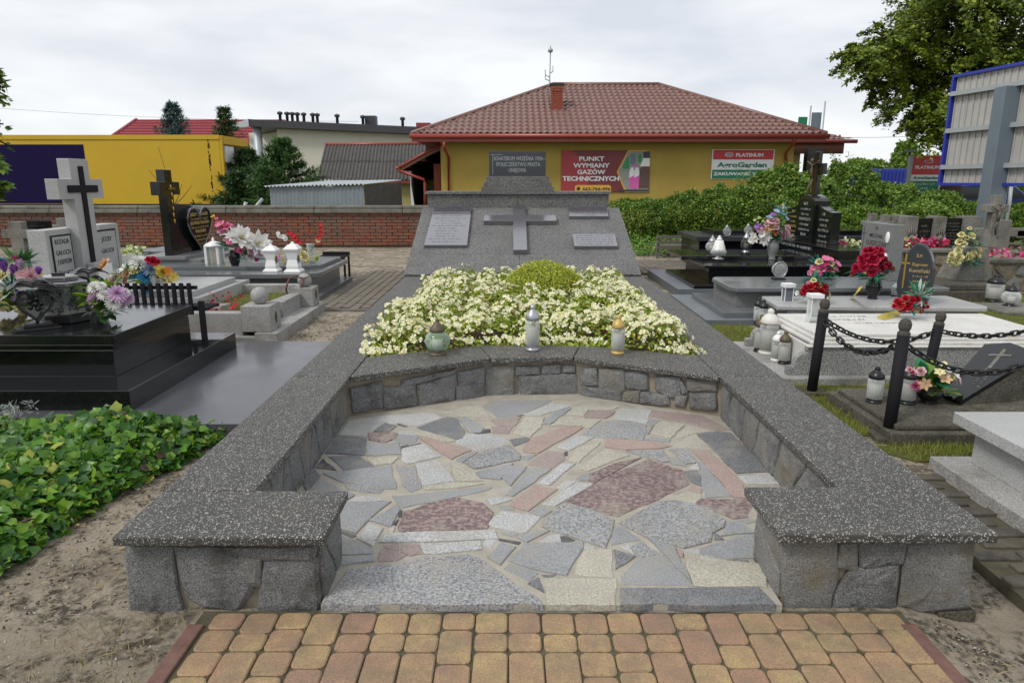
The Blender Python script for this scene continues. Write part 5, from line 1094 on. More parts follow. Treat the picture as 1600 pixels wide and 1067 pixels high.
bouquet('tall dome of red roses over green leaves in a black vase', 'bouquet', None, (1363, 467), .255,
        [('rose', 'crimson', x, y, d_) for x, y, d_ in ((1360, 391, 12), (1370, 389, 8), (1353, 392, 10), (1376, 392, 11), (1364, 394, 13), (1353, 399, 12), (1375, 400, 12), (1346, 404, 11), (1364, 406, 18), (1381, 405, 11), (1348, 410, 12), (1382, 411, 13), (1388, 414, 12), (1338, 418, 12), (1349, 418, 12), (1364, 415, 13), (1378, 418, 14), (1389, 419, 11), (1336, 421, 10), (1363, 425, 14), (1355, 413, 9))] + [('bud', 'greenish', 1356, 405, 7), ('bud', 'greenish', 1353, 425, 7), ('bud', 'cream', 1370, 410, 6)],
        [(1363, 425, 42, 12, 90, ['silk_green', 'silk_teal'], 22, 'lance'), (1363, 435, 30, 8, 40, ['silk_green'], 20, 'lance'), (1363, 410, 26, 24, 50, ['silk_dark', 'silk_green'], 14, 'lance')], (30, 12, 'black_gloss'), 'silk bouquets', depth=.12)
bouquet('round silk bouquet of red roses beside the square white pillar lantern', 'bouquet', None, (1271, 474), .255,
        [('rose', 'red', x, y, d_) for x, y, d_ in ((1266, 447, 13), (1281, 455, 16), (1257, 455, 11), (1268, 456, 12), (1289, 449, 11), (1275, 445, 11), (1290, 456, 11), (1259, 450, 10), (1268, 450, 9), (1276, 450, 10), (1285, 447, 9))] + [('rose', 'cream', 1271, 438, 8), ('rose', 'cream', 1281, 446, 7), ('simple', 'pink', 1262, 443, 7), ('simple', 'white', 1246, 458, 7), ('simple', 'cream', 1274, 463, 7), ('simple', 'yellow', 1263, 455, 6), ('simple', 'greenish', 1295, 461, 8)],
        [(1271, 456, 38, 16, 60, ['silk_green', 'silk_teal'], 18, 'lance'), (1272, 440, 22, 10, 30, ['silk_teal', 'silk_green'], 16, 'lance')], None, 'silk bouquets')
rb = bpy.data.objects[:] and None
lantern('box', 1228, 487, .13, 45, 'white and grey square pillar lantern on the dark ledge', gl='grey_glass_panel', lid='white_plastic', base='white_plastic', wf=.82)
lantern('cyl', 1397, 463, .255, 20, 'small pale candle jar beside the dark oval headstone', gl='milky_glass', lid='white_plastic', wf=1.1)
lantern('cyl', 1183, 505, .0, 40, 'left one of a pair of slim black capped glass lanterns behind the white tomb', wf=.8); lantern('cyl', 1191, 508, .0, 40, 'right one of a pair of slim black capped glass lanterns behind the white tomb', wf=.85)

# white tomb
t = thing('white_tomb', 'whitewashed tomb with stepped white cover slab and terrazzo sides with scrolled end', 'tomb', (3.3, 5.8, 0))
tbox('base_slab', t, 2.12, 4.75, 5.14, 6.42, -.06, .03, 'pale_terrazzo', .006); m_ = frame((0, 5.24, 0), (1, 0, 0), (0, 0, 1))
sc = [(2.19, .03), (4.5, .03), (4.5, .255), (2.34, .255), (2.33, .235), (2.345, .215), (2.30, .205), (2.26, .17), (2.245, .13), (2.24, .10), (2.19, .10)]
part('scrolled_side', t, MB().prism(sc, -.06, 0, 'side_terrazzo', m_), .005); part('scrolled_side', t, MB().prism(sc, -1.04, -.98, 'side_terrazzo', m_), .005)
part('side_rim', t, MB().box(2.33, 4.5, 5.225, 5.31, .256, .268, 'white_terrazzo'), .003)
tbox('end_panel', t, 2.36, 2.42, 5.302, 6.218, .03, .255, 'white_terrazzo'); tbox('infill', t, 2.42, 4.48, 5.31, 6.21, .03, .25, 'white_terrazzo', 0)
for i, (a, z) in enumerate(((0, .275), (.035, .30), (.07, .325))): tbox('cover_slab', t, 2.38 + a, 4.42 - a, 5.27 + a, 6.28 - a, z - .006, z + .018, 'white_terrazzo', .006)
for w_, g_ in ((3.2, 5.75), (3.6, 5.62)): pass
scribble(t, [(0, .35, .25, .04), (0, .3, .1, .05), (.1, .5, -.05, .03)], frame((2.85, 5.8, .3435), (1, 0, 0), (0, 1, 0)), 'old_concrete', seed=31)
lantern('box', 1270, 503, .343, 45, 'square clear glass lantern with white lid standing on the white tomb', lid='white_plastic', base='clear_glass', wf=.95)
lantern('cyl', 1186, 549, .03, 58, 'glass lantern with brown dome lid at the left end of the row by the scroll', lid='dark_bronze', wf=.75, gl='milky_glass', yoff=.0)
lantern('cyl', 1199, 552, .03, 70, 'largest glass lantern with pierced white lid beside the white tomb scroll', lid='wax', base='wax', wf=1.0, gl='milky_glass')
lantern('cyl', 1213, 563, .03, 46, 'short glass lantern with pointed white lid beside the white tomb scroll', lid='white_plastic', base='white_plastic', wf=.95, gl='milky_glass')
lantern('cyl', 1224, 568, .03, 52, 'glass lantern with bronze dome lid nearest the camera by the scroll', lid='dark_bronze', wf=.85, gl='milky_glass')
bouquet('spreading silk bouquet of red roses with gold ribbon on the white tomb', 'bouquet', None, (1422, 497), .343,
        [('rose', 'red', x, y, d_) for x, y, d_ in ((1407, 476, 13), (1419, 479, 14), (1430, 478, 13), (1440, 480, 13), (1425, 469, 12), (1415, 467, 11), (1402, 471, 10), (1433, 468, 11), (1443, 474, 10), (1411, 482, 10), (1422, 474, 10))] + [('rose', 'cream', 1407, 480, 8), ('rose', 'cream', 1426, 485, 7), ('simple', 'cream', 1412, 472, 7), ('rose', 'cream', 1433, 485, 7)],
        [(1422, 483, 36, 12, 80, ['silk_green', 'silk_teal', 'silk_grey'], 20, 'lance'), (1436, 465, 16, 16, 34, ['silk_grey', 'silk_green'], 24, 'lance')], None, 'silk bouquets')
m_ = MB(); p0, p1, p2 = G(1408, 490, .35), G(1388, 493, .35), G(1376, 497, .35)
for a, b_ in ((G(1405, 488, .36), G(1385, 492, .37)), (G(1385, 492, .37), G(1372, 497, .35)), (G(1402, 491, .36), G(1380, 499, .35))):
    e = Vector((.0, .03, .01)); m_.add([a - e, b_ - e, b_ + e, a + e], [(0, 1, 2, 3)], 'ribbon_gold')
tag(m_.build('ribbon', None, 0), 'gold satin ribbon lying beside the red roses on the white tomb', 'ribbon')
m_ = MB(); a, b_, c2 = V(1345, 448, 6.98), V(1340, 456, 6.95), G(1331, 466, .262)
e = Vector((.02, 0, .012)); m_.add([a - e, b_ - e, c2 - e, a + e, b_ + e, c2 + e], [(0, 1, 4, 3), (1, 2, 5, 4)], 'ribbon_gold'); tag(m_.build('ribbon'), 'gold ribbon trailing from the tall dome of red roses', 'ribbon')

# chain posts
cps = [((2.24, 4.89), V(1290, 467, 4.92), 'black iron chain post with knob, left one of three, beside the memorial'), ((2.32, 3.97), V(1416, 498, 4.02), 'black iron chain post nearest the camera, tallest of three'), ((3.10, 4.93), V(1472, 487, 4.95), 'black iron chain post between white tomb and tilted plaque')]
tops = []
for (bx, by), tp, lb in cps:
    t = thing('chain_post', lb, 'post', (bx, by, 0), 0, 'chain posts'); b = Vector((bx, by, -.03)); ax = (tp - b).normalized(); Ln = (tp - b).length; m_ = Matrix.Translation(b) @ ax.to_track_quat('Z', 'Y').to_matrix().to_4x4()
    r = .036; part('post', t, MB().lathe([(r, 0), (r, Ln - .1)], 'black_metal', m_, 18)); part('knob', t, MB().lathe([(r * 1.01, Ln - .1), (r * 1.02, Ln - .085), (r * .75, Ln - .075), (r * .98, Ln - .055), (r * 1.02, Ln - .03), (r * .7, Ln - .005), (r * .1, Ln + .004)], 'knob_stone', m_, 10, False))
    part('footing', t, MB().prism([(bx - .1, by - .07), (bx + .09, by - .08), (bx + .11, by + .07), (bx - .08, by + .09)], -.05, .012, 'mossy_concrete'), .006); tops.append(b + ax * (Ln - .14))
def linkmesh(): 
    m_ = MB(); a, c_ = .038, .0165; pts = [(a * .55 + c_ * math.cos(q), c_ * math.sin(q), 0) for q in [R(-90 + 30 * k) for k in range(7)]] + [(-a * .55 + c_ * math.cos(q), c_ * math.sin(q), 0) for q in [R(90 + 30 * k) for k in range(7)]]
    m_.tube(pts, .0068, 'chain_iron', 7, None, None, True); me = bpy.data.meshes.new('link'); me.from_pydata(m_.v, [], m_.f); me.materials.append(M['chain_iron']); me.polygons.foreach_set('use_smooth', [True] * len(m_.f)); me.update(); return me
LK = linkmesh()
def chain(p, q, sag, label):
    t = thing('chain', label, 'chain', p, 0, 'chains between the posts'); pts = []
    for k in range(201): u = k / 200; v = p.lerp(q, u); v.z -= sag * 4 * u * (1 - u); pts.append(v)
    d_ = 0; step = .055; i = 0; k = 0; acc = 0
    while i < 200:
        s_ = (pts[i + 1] - pts[i]).length
        if acc >= step * k:
            tg = (pts[min(200, i + 2)] - pts[max(0, i - 2)]).normalized(); m_ = Matrix.Translation(pts[i]) @ tg.to_track_quat('X', 'Z').to_matrix().to_4x4() @ Matrix.Rotation(R(45 if k % 2 else -45) + random.uniform(-.15, .15), 4, 'X'); place('link', t, LK, m_); k += 1
        acc += s_; i += 1
chain(tops[0], tops[2], .13, 'far chain sagging from the left post to the post by the tilted plaque'); chain(tops[0], tops[1], .15, 'near chain sagging between the left post and the nearest post')
o1 = Vector((3.25, 3.95, .56)); chain(tops[1], o1, .17, 'chain sagging right from the nearest post across the tilted plaque'); chain(tops[2], Vector((4.2, 5.0, .58)), .10, 'chain running right from the far post along the white tomb')

# tilted plaque grave
t = thing('tilted_plaque_grave', 'old mossy concrete grave with a dark plaque leaning on a sloping block', 'grave', (3.1, 4.2, 0))
tbox('kerb', t, 2.28, 4.4, 3.86, 4.72, -.06, .06, 'mossy_concrete', .01); tbox('kerb', t, 2.33, 4.4, 3.91, 4.68, .06, .095, 'mossy_concrete', .01)
A1_ = G(1472, 621, .1); A2_ = G(1502, 633, .1); A3_ = V(1540, 543, 4.78); nrm = (A2_ - A1_).cross(A3_ - A1_).normalized()
def PP(px, py):
    u, f, d_ = _ray(px, py); r_ = Vector((u, f, d_)); e = Vector((0, 0, EYE)); return e + r_ * ((A1_ - e).dot(nrm) / r_.dot(nrm))
quad = [A1_, A2_, PP(1602, 572), PP(1612, 560), PP(1600, 548), PP(1580, 541), A3_]
if nrm.z < 0: nrm = -nrm
m_ = MB(); n = len(quad); m_.add([p + nrm * .03 for p in quad] + [p + nrm * .002 for p in quad], [tuple(range(n)), tuple(range(2 * n - 1, n - 1, -1))] + [(i, n + i, n + (i + 1) % n, (i + 1) % n) for i in range(n)], 'black_polished'); pq = part('plaque', t, m_)
m_ = MB(); gr = [Vector((p.x + .02, p.y, .095)) for p in quad]; m_.add([p for p in quad] + gr, [tuple(range(n)), tuple(range(2 * n - 1, n - 1, -1))] + [(i, n + i, n + (i + 1) % n, (i + 1) % n) for i in range(n)], 'mossy_concrete'); part('sloping_block', t, m_)
ex = (A2_ - A1_).normalized(); fm = frame(PP(1560, 566) + nrm * .0305, (A3_ - A1_), nrm.cross(A3_ - A1_)); ec = MB().box(-.12, .12, -.012, .012, 0, .002, 'old_concrete', fm).box(.03, .055, -.07, .07, 0, .0025, 'old_concrete', fm); part('engraved_cross', pq, ec)
scribble(pq, [(-.1, .1, .0, .018), (-.12, .12, -.04, .018)], frame(PP(1535, 595) + nrm * .0305, (A3_ - A1_), nrm.cross(A3_ - A1_)), 'old_concrete', seed=41)
lantern('cyl', 1365, 628, .095, 57, 'clear glass lantern with black cap left of the nearest chain post', wf=1.02); lantern('cyl', 1416, 630, .095, 60, 'milky glass lantern partly hidden behind the nearest chain post', wf=.95, gl='milky_glass')
bouquet('silk bouquet of pink roses and pale lilies in a black pot by the tilted plaque', 'bouquet', None, (1450, 628), .095,
        [('rose', 'palepink', 1422, 578, 11), ('rose', 'palepink', 1439, 580, 12), ('rose', 'pink', 1431, 602, 15), ('lily', 'peach', 1447, 600, 18), ('lily', 'peach', 1476, 593, 18), ('lily', 'white', 1491, 586, 16), ('lily', 'cream', 1469, 582, 15), ('simple', 'white', 1481, 579, 9), ('simple', 'cream', 1475, 569, 8), ('rose', 'pink', 1426, 582, 9), ('bud', 'yellow', 1487, 592, 8), ('simple', 'palepink', 1497, 593, 10)],
        [(1452, 595, 36, 22, 22, ['silk_lime', 'silk_green'], 26, 'leafy'), (1455, 600, 34, 20, 50, ['silk_green', 'silk_teal', 'silk_dark'], 24, 'lance'), (1460, 612, 34, 10, 14, ['silk_lime'], 26, 'leafy')], (24, 20, 'black_plastic'), 'silk bouquets', depth=.12)
# light granite tomb bottom right
t = thing('light_granite_tomb', 'light grey granite tomb with overhanging cover slab at the bottom right corner', 'tomb', (3.2, 3, 0))
tbox('step', t, 2.34, 4.6, 1.2, 3.58, -.1, .035, 'pale_terrazzo', .006); tbox('tomb_body', t, 2.51, 4.5, 1.5, 3.49, .035, .235, 'light_granite', .004); tbox('cover_slab', t, 2.43, 4.6, 1.3, 3.57, .235, .30, 'light_granite', .005)

# concrete cross monument on its base, far lanterns
t = thing('concrete_monument', 'old concrete cross with a figure on a tapered pedestal over a mossy base', 'monument', (6, 9.2, 0))
tbox('base', t, 5.08, 6.6, 8.92, 9.9, -.04, .12, 'mossy_concrete', .015); tbox('base', t, 5.14, 6.6, 8.98, 9.9, .12, .20, 'mossy_concrete', .015)
yP = 9.3; a, b_ = V(1496, 440, yP).x, V(1549, 440, yP).x; c_, d_ = V(1506, 388, yP).x, V(1548, 388, yP).x; z1 = V(1520, 388, yP).z
mp_ = MB(); mp_.add([(a, yP, .2), (b_, yP, .2), (b_, yP + .5, .2), (a, yP + .5, .2), (c_ + .1, yP + .04, z1), (d_, yP + .04, z1), (d_, yP + .4, z1), (c_ + .1, yP + .4, z1)], [(0, 3, 2, 1), (4, 5, 6, 7), (0, 1, 5, 4), (1, 2, 6, 5), (2, 3, 7, 6), (3, 0, 4, 7)], 'old_concrete'); part('pedestal', t, mp_, .01)
s0, s1 = V(1540, 388, yP + .15), V(1556, 388, yP + .15); p_t = V(1549, 305, yP + .15).z; za, zb2 = V(1549, 320, yP + .15).z, V(1549, 332, yP + .15).z; xm = (s0.x + s1.x) / 2 - .02; hw = (s1.x - s0.x) / 2 * .85
part('cross', t, MB().prism([(xm - hw, z1), (xm + hw, z1), (xm + hw * .8, zb2), (xm + .15, zb2), (xm + .15, za), (xm + hw * .75, za), (xm + hw * .75, p_t), (xm - hw * .75, p_t), (xm - hw * .75, za), (xm - .15, za), (xm - .15, zb2), (xm - hw * .8, zb2)], -.14, 0, 'old_concrete', frame((0, yP + .1, 0), (1, 0, 0), (0, 0, 1))), .006)
f_ = MB(); f_.tube([(xm, yP + .07, zb2 - .12), (xm + .01, yP + .06, zb2 + .02)], .022, 'dark_bronze', 6); f_.sphere((xm, yP + .06, za - .0), .022, 'dark_bronze', 6)
for s_ in (-1, 1): f_.tube([(xm, yP + .07, zb2 + .01), (xm + s_ * .1, yP + .07, za - .02)], .01, 'dark_bronze', 5)
f_.tube([(xm, yP + .07, zb2 - .1), (xm - .03, yP + .05, zb2 - .2), (xm, yP + .07, zb2 - .3)], .018, 'dark_bronze', 6, None, .01); part('corpus_figure', t, f_)
bouquet('tall silk bouquet of cream yellow roses with teal leaves before the concrete monument', 'bouquet', None, (1512, 441), .2,
        [('rose', 'cream', x, y, d_) for x, y, d_ in ((1502, 367, 9), (1517, 369, 12), (1524, 379, 8), (1499, 378, 10), (1504, 381, 11), (1497, 391, 10), (1488, 399, 10), (1499, 402, 11), (1494, 410, 11), (1515, 400, 11), (1521, 396, 10), (1530, 392, 9), (1528, 401, 10), (1510, 372, 8), (1519, 408, 6), (1483, 409, 6), (1486, 413, 6), (1515, 357, 6))],
        [(1508, 385, 22, 28, 70, ['silk_teal', 'silk_green'], 14, 'lance'), (1512, 410, 26, 16, 60, ['silk_teal', 'silk_green'], 14, 'lance'), (1490, 410, 14, 10, 20, ['silk_teal'], 12, 'lance'), (1515, 365, 8, 14, 24, ['silk_teal'], 10, 'lance')], None, 'silk bouquets')
lantern('cyl', 1492, 434, .2, 18, 'small glass jar with gold base under the cream yellow roses', base='gold', gl='milky_glass', wf=1.4)
t = thing('ground_slab', 'thin grey stone slab in the grass at the right edge', 'stone slab', (6.5, 8.4, 0)); tbox('slab', t, 5.85, 7.6, 7.95, 8.65, -.03, .02, 'old_concrete', .006)
lantern('cyl', 1552, 471, .02, 42, 'tall ribbed glass lantern with dark round foot and cap at the right edge', gl='milky_glass', wf=1.4); lantern('globe', 1578, 478, .02, 36, 'round bellied glass lantern with black cap at the right edge', wf=1.05)
# war graves
ZW = .5
t = thing('planter_wall', 'low stone planter wall full of crimson flowers in front of dark memorial plaques', 'planter', (6, 10.7, 0)); x0, x1 = V(1306, 400, 10.7).x, V(1500, 400, 10.7).x; tbox('core', t, x0 + .03, x1, 10.74, 11.9, -.05, ZW - .05, 'mortar', 0)
tbox('coping', t, x0 - .02, x1, 10.68, 10.98, ZW - .05, ZW, 'old_concrete', .006)
stones_cells(t, (x0 + .03, 10.74), (1, 0, 0), x1 - x0, ZW - .05, 16, ['planter_stone'], .03, .02, -.02)
t2 = thing('planter_wall', 'lower stone planter wall at the right edge behind the two lanterns', 'planter', (8, 9.6, 0)); x2 = V(1552, 430, 9.75).x; tbox('core', t2, x2, 10, 9.79, 11.4, -.05, .40, 'mortar', 0); tbox('coping', t2, x2 - .03, 10, 9.72, 10.0, .40, .45, 'old_concrete', .006)
stones_cells(t2, (x2, 9.79), (1, 0, 0), 10 - x2, .40, 18, ['wall_stone_pale', 'planter_stone'], .03, .02, -.02)
def blooms(nm, label, x0, x1, y0, y1, z, n, mats, sz=.055, hh=.12, cat='flowers'):
    P_ = np.c_[rng.uniform(x0, x1, n), rng.uniform(y0, y1, n), z + rng.uniform(0, hh, n)]
    k = rng.integers(0, len(mats), n); me = instmesh(nm, leafy_v, leafy_f, P_, rots(np.tile([0, -.6, .8], (n, 1)), jitter=.5), rng.uniform(.7, 1.2, n) * sz, mats, k)
    o = link(nm, me, None, 0, label, cat, None, 'stuff'); return o
xm_ = V(1352, 380, 11.0).x
blooms('crimson_flowers', 'dense crimson bedding flowers along the planter before the dark plaques', V(1400, 395, 11).x, x1, 10.95, 11.3, ZW - .03, 520, ['petal_crimson', 'petal_magenta', 'petal_pink', 'petal_crimson', 'silk_dark'], .07, .15)
blooms('crimson_flowers', 'short run of crimson bedding flowers behind the triple headstone', x0, V(1326, 385, 11).x, 10.95, 11.5, ZW - .03, 130, ['petal_crimson', 'petal_magenta', 'petal_pink', 'silk_dark'], .07, .16)
blooms('cream_flowers', 'cream bedding flowers left of the grey name tablet', V(1325, 385, 11).x, V(1349, 385, 11).x, 10.95, 11.4, ZW - .03, 110, ['begonia_petal', 'petal_cream', 'silk_lime'], .07, .13)
blooms('cream_flowers', 'cream bedding flowers between the grey tablet and the oval headstone', V(1400, 385, 11).x, V(1424, 385, 11).x, 10.95, 11.4, ZW - .03, 120, ['begonia_petal', 'petal_cream', 'silk_lime'], .07, .16)
blooms('crimson_flowers', 'crimson bedding flowers on the lower planter at the right edge', x2, 9.9, 10.0, 10.5, .43, 420, ['petal_crimson', 'petal_magenta', 'petal_pink', 'silk_dark'], .07, .14)
Yp = 11.45; k = 0
t = thing('plaque_wall', 'row of pale pillars with carved hands framing two dark memorial plaques', 'memorial wall', (6.7, Yp, 0))
for a, b_ in ((1413, 1430), (1457, 1474), (1503, 1530)):
    p0, p1 = V(a, 338, Yp), V(b_, 338, Yp); pl_ = part('pillar', t, MB().box(p0.x, p1.x, Yp - .12, Yp + .18, 0, p0.z, 'old_concrete'), .008)
    hm_ = MB(); cxh = (p0.x + p1.x) / 2; z0_ = p0.z - .36
    hm_.sphere((cxh, Yp - .125, z0_), .055, 'old_concrete', 8, None, 1.3)
    for q in range(4): hm_.tube([(cxh - .045 + .03 * q, Yp - .13, z0_ + .04), (cxh - .055 + .036 * q, Yp - .135, z0_ + .19 - .02 * abs(q - 1.5))], .014, 'old_concrete', 5, None, .01)
    hm_.tube([(cxh + .05, Yp - .13, z0_ - .02), (cxh + .085, Yp - .13, z0_ + .07)], .014, 'old_concrete', 5); part('carved_hand', pl_, hm_)
for a, b_, sd_ in ((1430.5, 1456.5, 21), (1474.5, 1502.5, 22)):
    p0, p1 = V(a, 341, Yp), V(b_, 341, Yp); pq = part('plaque', t, MB().box(p0.x, p1.x, Yp - .03, Yp + .05, .3, p0.z, 'black_polished'), .003); w_ = (p1.x - p0.x) / 2
    scribble(pq, [(-w_ * .8, w_ * .8, p0.z - .1 - .052 * k, .028) for k in range(9)] if sd_ == 22 else [(-w_ * q, w_ * q, p0.z - .14 - .085 * k, .03) for k, q in enumerate((.3, .8, .3, .8, .85))], frame(((p0.x + p1.x) / 2, Yp - .031, 0), (1, 0, 0), (0, 0, 1)), 'old_concrete', seed=sd_)
conc_cross(1367, 334, 12.6, 11, 30, 345, 352, 'small concrete cross, first behind the grey name tablet', group='war grave crosses'); conc_cross(1387, 336, 12.4, 11, 30, 346, 353, 'small concrete cross, second behind the grey name tablet', group='war grave crosses')
conc_cross(1408, 336, 11.9, 14, 42, 347, 356, 'concrete cross just left of the pillars with carved hands', group='war grave crosses'); conc_cross(1574, 344, 11.0, 18, 96, 357, 370, 'wide armed concrete cross right of the concrete monument', group='war grave crosses'); conc_cross(1622, 350, 11.0, 18, 60, 360, 372, 'concrete cross cut by the right edge of the photo', group='war grave crosses')
conc_cross(1538, 342, 12.3, 13, 40, 354, 363, 'concrete cross hidden behind the monument shaft', group='war grave crosses')
# ================================================================ BACKGROUND: brick wall, buildings, vehicles, signs
YW = 16.6
t = thing('brick_wall', 'old red brick wall with a mossy concrete coping along the back of the graves', 'wall', (-8, YW, 0))
bw, bh = .265, .0765; X1w = 1.3; X0w = -15.2; ZWt = .80
tbox('wall_core', t, X0w, X1w, YW, YW + .3, -.1, ZWt, 'old_mortar', 0)
rr = random.Random(8); bmesh_ = MB(); bmesh_.box(-bw / 2 + .006, bw / 2 - .006, -.02, .02, -bh / 2 + .006, bh / 2 - .006, 'brick_red'); bme = bpy.data.meshes.new('brick'); bme.from_pydata(bmesh_.v, [], bmesh_.f); bme.materials.append(M['brick_red']); bme.update()
cand = []
rows = 10
for j in range(rows):
    n = 0; x = X0w + bw / 2 + (bw / 2 if j % 2 else 0)
    while x < X1w: cand.append((x, .035 + bh * (j + .5))); x += bw
show = [c for c in cand if -9.6 < c[0] < -2.1 and c[1] > .02]; show.sort(key=lambda c: (c[0] > -4 and 0, abs(c[0] + 4.6))); keep = set(show[:295]); rest = MB()
for c in cand:
    m_ = Matrix.Translation((c[0] + rr.uniform(-.004, .004), YW - .005 + rr.uniform(-.008, .006), c[1] + rr.uniform(-.002, .002))) @ Matrix.Diagonal((rr.uniform(.94, 1.02), 1, rr.uniform(.9, 1.03), 1))
    if c in keep: place('brick', t, bme, m_)
    else: rest.add(bmesh_.v, bmesh_.f, 'brick_red', m_)
part('bricks', t, rest, 0, None, False, 'stuff')
xx = X0w; r_ = random.Random(2)
while xx < X1w: ln = 2.1; tbox('coping_stone', t, xx, min(xx + ln - .012, X1w), YW - .10, YW + .4, ZWt + .0 , ZWt + .095, 'coping_concrete', .015); tbox('coping_stone', t, xx, min(xx + ln - .012, X1w), YW - .05, YW + .35, ZWt + .096, ZWt + .17, 'coping_concrete', .02); xx += ln

plain('stucco_yellow', (.42, .30, .075), .9, var=.22, scale=1.1, spec=.2, bmp=.2, bs=120); plain('stucco_cream', (.64, .62, .52), .9, var=.08, scale=1.5, spec=.2); plain('stucco_yellow_pale', (.52, .44, .18), .9, var=.1, scale=2)
plain('red_paint', (.30, .045, .03), .35, var=.15); plain('roof_red_brown', (.185, .088, .068), .38, var=.3, scale=3, spec=.6); plain('roof_red', (.26, .03, .04), .4, var=.12, scale=2); plain('dark_trim', (.045, .045, .05), .5); plain('soffit_wood', (.17, .07, .045), .7, var=.3, scale=10)
plain('asbestos', (.085, .08, .074), .9, var=.45, scale=5, bmp=.3); plain('zinc', (.24, .27, .29), .45, .35, var=.25, scale=3); plain('zinc_pale', (.42, .46, .48), .45, .2, var=.15, scale=3); plain('truck_yellow', (.56, .35, .012), .6, var=.1, scale=1.2); plain('truck_navy', (.010, .006, .045), .85, spec=.15); plain('rust_spot', (.05, .03, .015), .9)
plain('sign_red', (.55, .03, .035), .45, var=.05); plain('banner_red', (.40, .045, .055), .5, var=.15, scale=3); plain('banner_dark', (.20, .035, .04), .5, var=.1, scale=3); plain('sign_white', (.82, .82, .82), .45, var=.02); plain('sign_green', (.01, .19, .09), .45, var=.05); plain('sign_yellow', (.75, .42, .06), .5, var=.05); plain('print_green', (.03, .26, .09), .5); plain('print_pink', (.70, .12, .42), .5); plain('print_brown', (.13, .075, .06), .6, var=.4, scale=20); plain('print_grey', (.30, .30, .27), .6, var=.5, scale=25)
plain('blue_paint', (.02, .035, .30), .5, var=.15, scale=2); plain('board_sheet', (.42, .41, .38), .45, .1, var=.1, scale=4); plain('post_grey_blue', (.16, .20, .235), .5, .2, var=.15, scale=3); plain('rail_grey', (.36, .38, .39), .5, .2); plain('shade_dark', (.012, .011, .01), .9); plain('car_blue', (.03, .035, .13), .15, .3); plain('car_glass', (.03, .035, .04), .05); plain('render_brick', (.27, .065, .035), .8, var=.3, scale=12)  # near-black tone holds the shade of the recess and porch interior
# ---- shop building
t = thing('shop_building', 'yellow rendered shop with a red brown hipped tile roof behind the memorial', 'building', (3.3, 22.6, 0)); YB = 22.6
xl, xr = -2.28, 9.0
wl = tbox('wall', t, xl, xr, YB, YB + 9, 0, 2.80, 'stucco_yellow', 0)
YE, ZE = 22.0, 2.93; ex0, ex1 = -3.10, 9.72; ry, rz0 = 27.0, 5.02; rx0, rx1 = 1.55, 5.46
slope_len = math.hypot(ry - YE, rz0 - ZE); sn = Vector((0, -(rz0 - ZE), ry - YE)).normalized()
def roofsheet(parent, e0, e1, r0, r1, yE, zE, yR, zR, pitch=.205, step=.36, mat='roof_red_brown', amp=.034, stp=.05):
    Ls_ = math.hypot(yR - yE, zR - zE); nr = Vector((0, -(zR - zE), yR - yE)).normalized(); up = Vector((0, yR - yE, zR - zE)).normalized()
    K_ = 7; xs = []; x = min(e0, r0); 
    while x < max(e1, r1): xs.append(x); x += pitch / K_
    vs_rows = []; nrow = int(math.ceil(Ls_ / step))
    for j in range(nrow):
        for q, (off, hgt) in enumerate(((0, stp), (.06, stp * 1.05), (step * .5, stp * .5), (step - .001, 0))):
            s_ = min(Ls_, j * step + off); f_ = s_ / Ls_; a = e0 + (r0 - e0) * f_; b_ = e1 + (r1 - e1) * f_; row = []
            for i, x in enumerate(xs):
                w_ = math.sin(2 * math.pi * x / pitch); hz = amp * (w_ if w_ > -.3 else -.3); dd = -.03 * math.cos(2 * math.pi * x / pitch) if q < 2 else 0
                xx = min(max(x, a), b_); row.append(Vector((xx, yE, zE)) + up * max(0, min(Ls_, s_ + dd * .6)) + nr * (hgt + hz + .02))
            vs_rows.append(row)
    n = len(xs); V_ = [v for r in vs_rows for v in r]; F_ = []
    for j in range(len(vs_rows) - 1):
        for i in range(n - 1):
            a, b_, c_, d_ = j * n + i, j * n + i + 1, (j + 1) * n + i + 1, (j + 1) * n + i
            if V_[a].x == V_[b_].x and V_[c_].x == V_[d_].x: continue
            F_.append((a, b_, c_, d_))
    m_ = MB(); m_.add(V_, F_, mat, None, True); return part('tile_sheet', parent, m_)
rf = MB(); yb = 32.0
rf.add([(ex0, YE, ZE), (ex1, YE, ZE), (rx1, ry, rz0 - .0), (rx0, ry, rz0), (ex0, yb, ZE), (ex1, yb, ZE)], [(0, 1, 2, 3), (1, 5, 2), (0, 3, 4), (3, 2, 5, 4), (0, 4, 5, 1)], 'roof_red_brown'); roof = part('roof', t, rf)
roofsheet(roof, ex0, ex1, rx0, rx1, YE, ZE, ry, rz0)
part('hip_ridge', roof, MB().tube([(ex0, YE, ZE + .05), (rx0, ry, rz0 + .05)], .07, 'roof_red_brown', 8)); part('hip_ridge', roof, MB().tube([(ex1, YE, ZE + .05), (rx1, ry, rz0 + .05)], .07, 'roof_red_brown', 8)); part('ridge', roof, MB().tube([(rx0, ry, rz0 + .04), (rx1, ry, rz0 + .04)], .08, 'roof_red_brown', 8))
part('gutter', roof, MB().tube([(ex0 - .05, YE - .08, ZE - .03), (ex1 + .05, YE - .08, ZE - .03)], .07, 'red_paint', 10)); part('soffit', roof, MB().box(ex0 + .05, ex1 - .05, YE + .02, YB - .002, ZE - .16, ZE - .10, 'soffit_wood'))
part('soffit', roof, MB().box(ex0 + .05, xl - .002, YB, 31, ZE - .16, ZE - .10, 'soffit_wood')); part('fascia', roof, MB().box(ex0, ex1, YE - .01, YE + .02, ZE - .2, ZE, 'red_paint'))
def pipe(pts, r=.045): return part('downpipe', roof, MB().tube(pts, r, 'red_paint', 8))
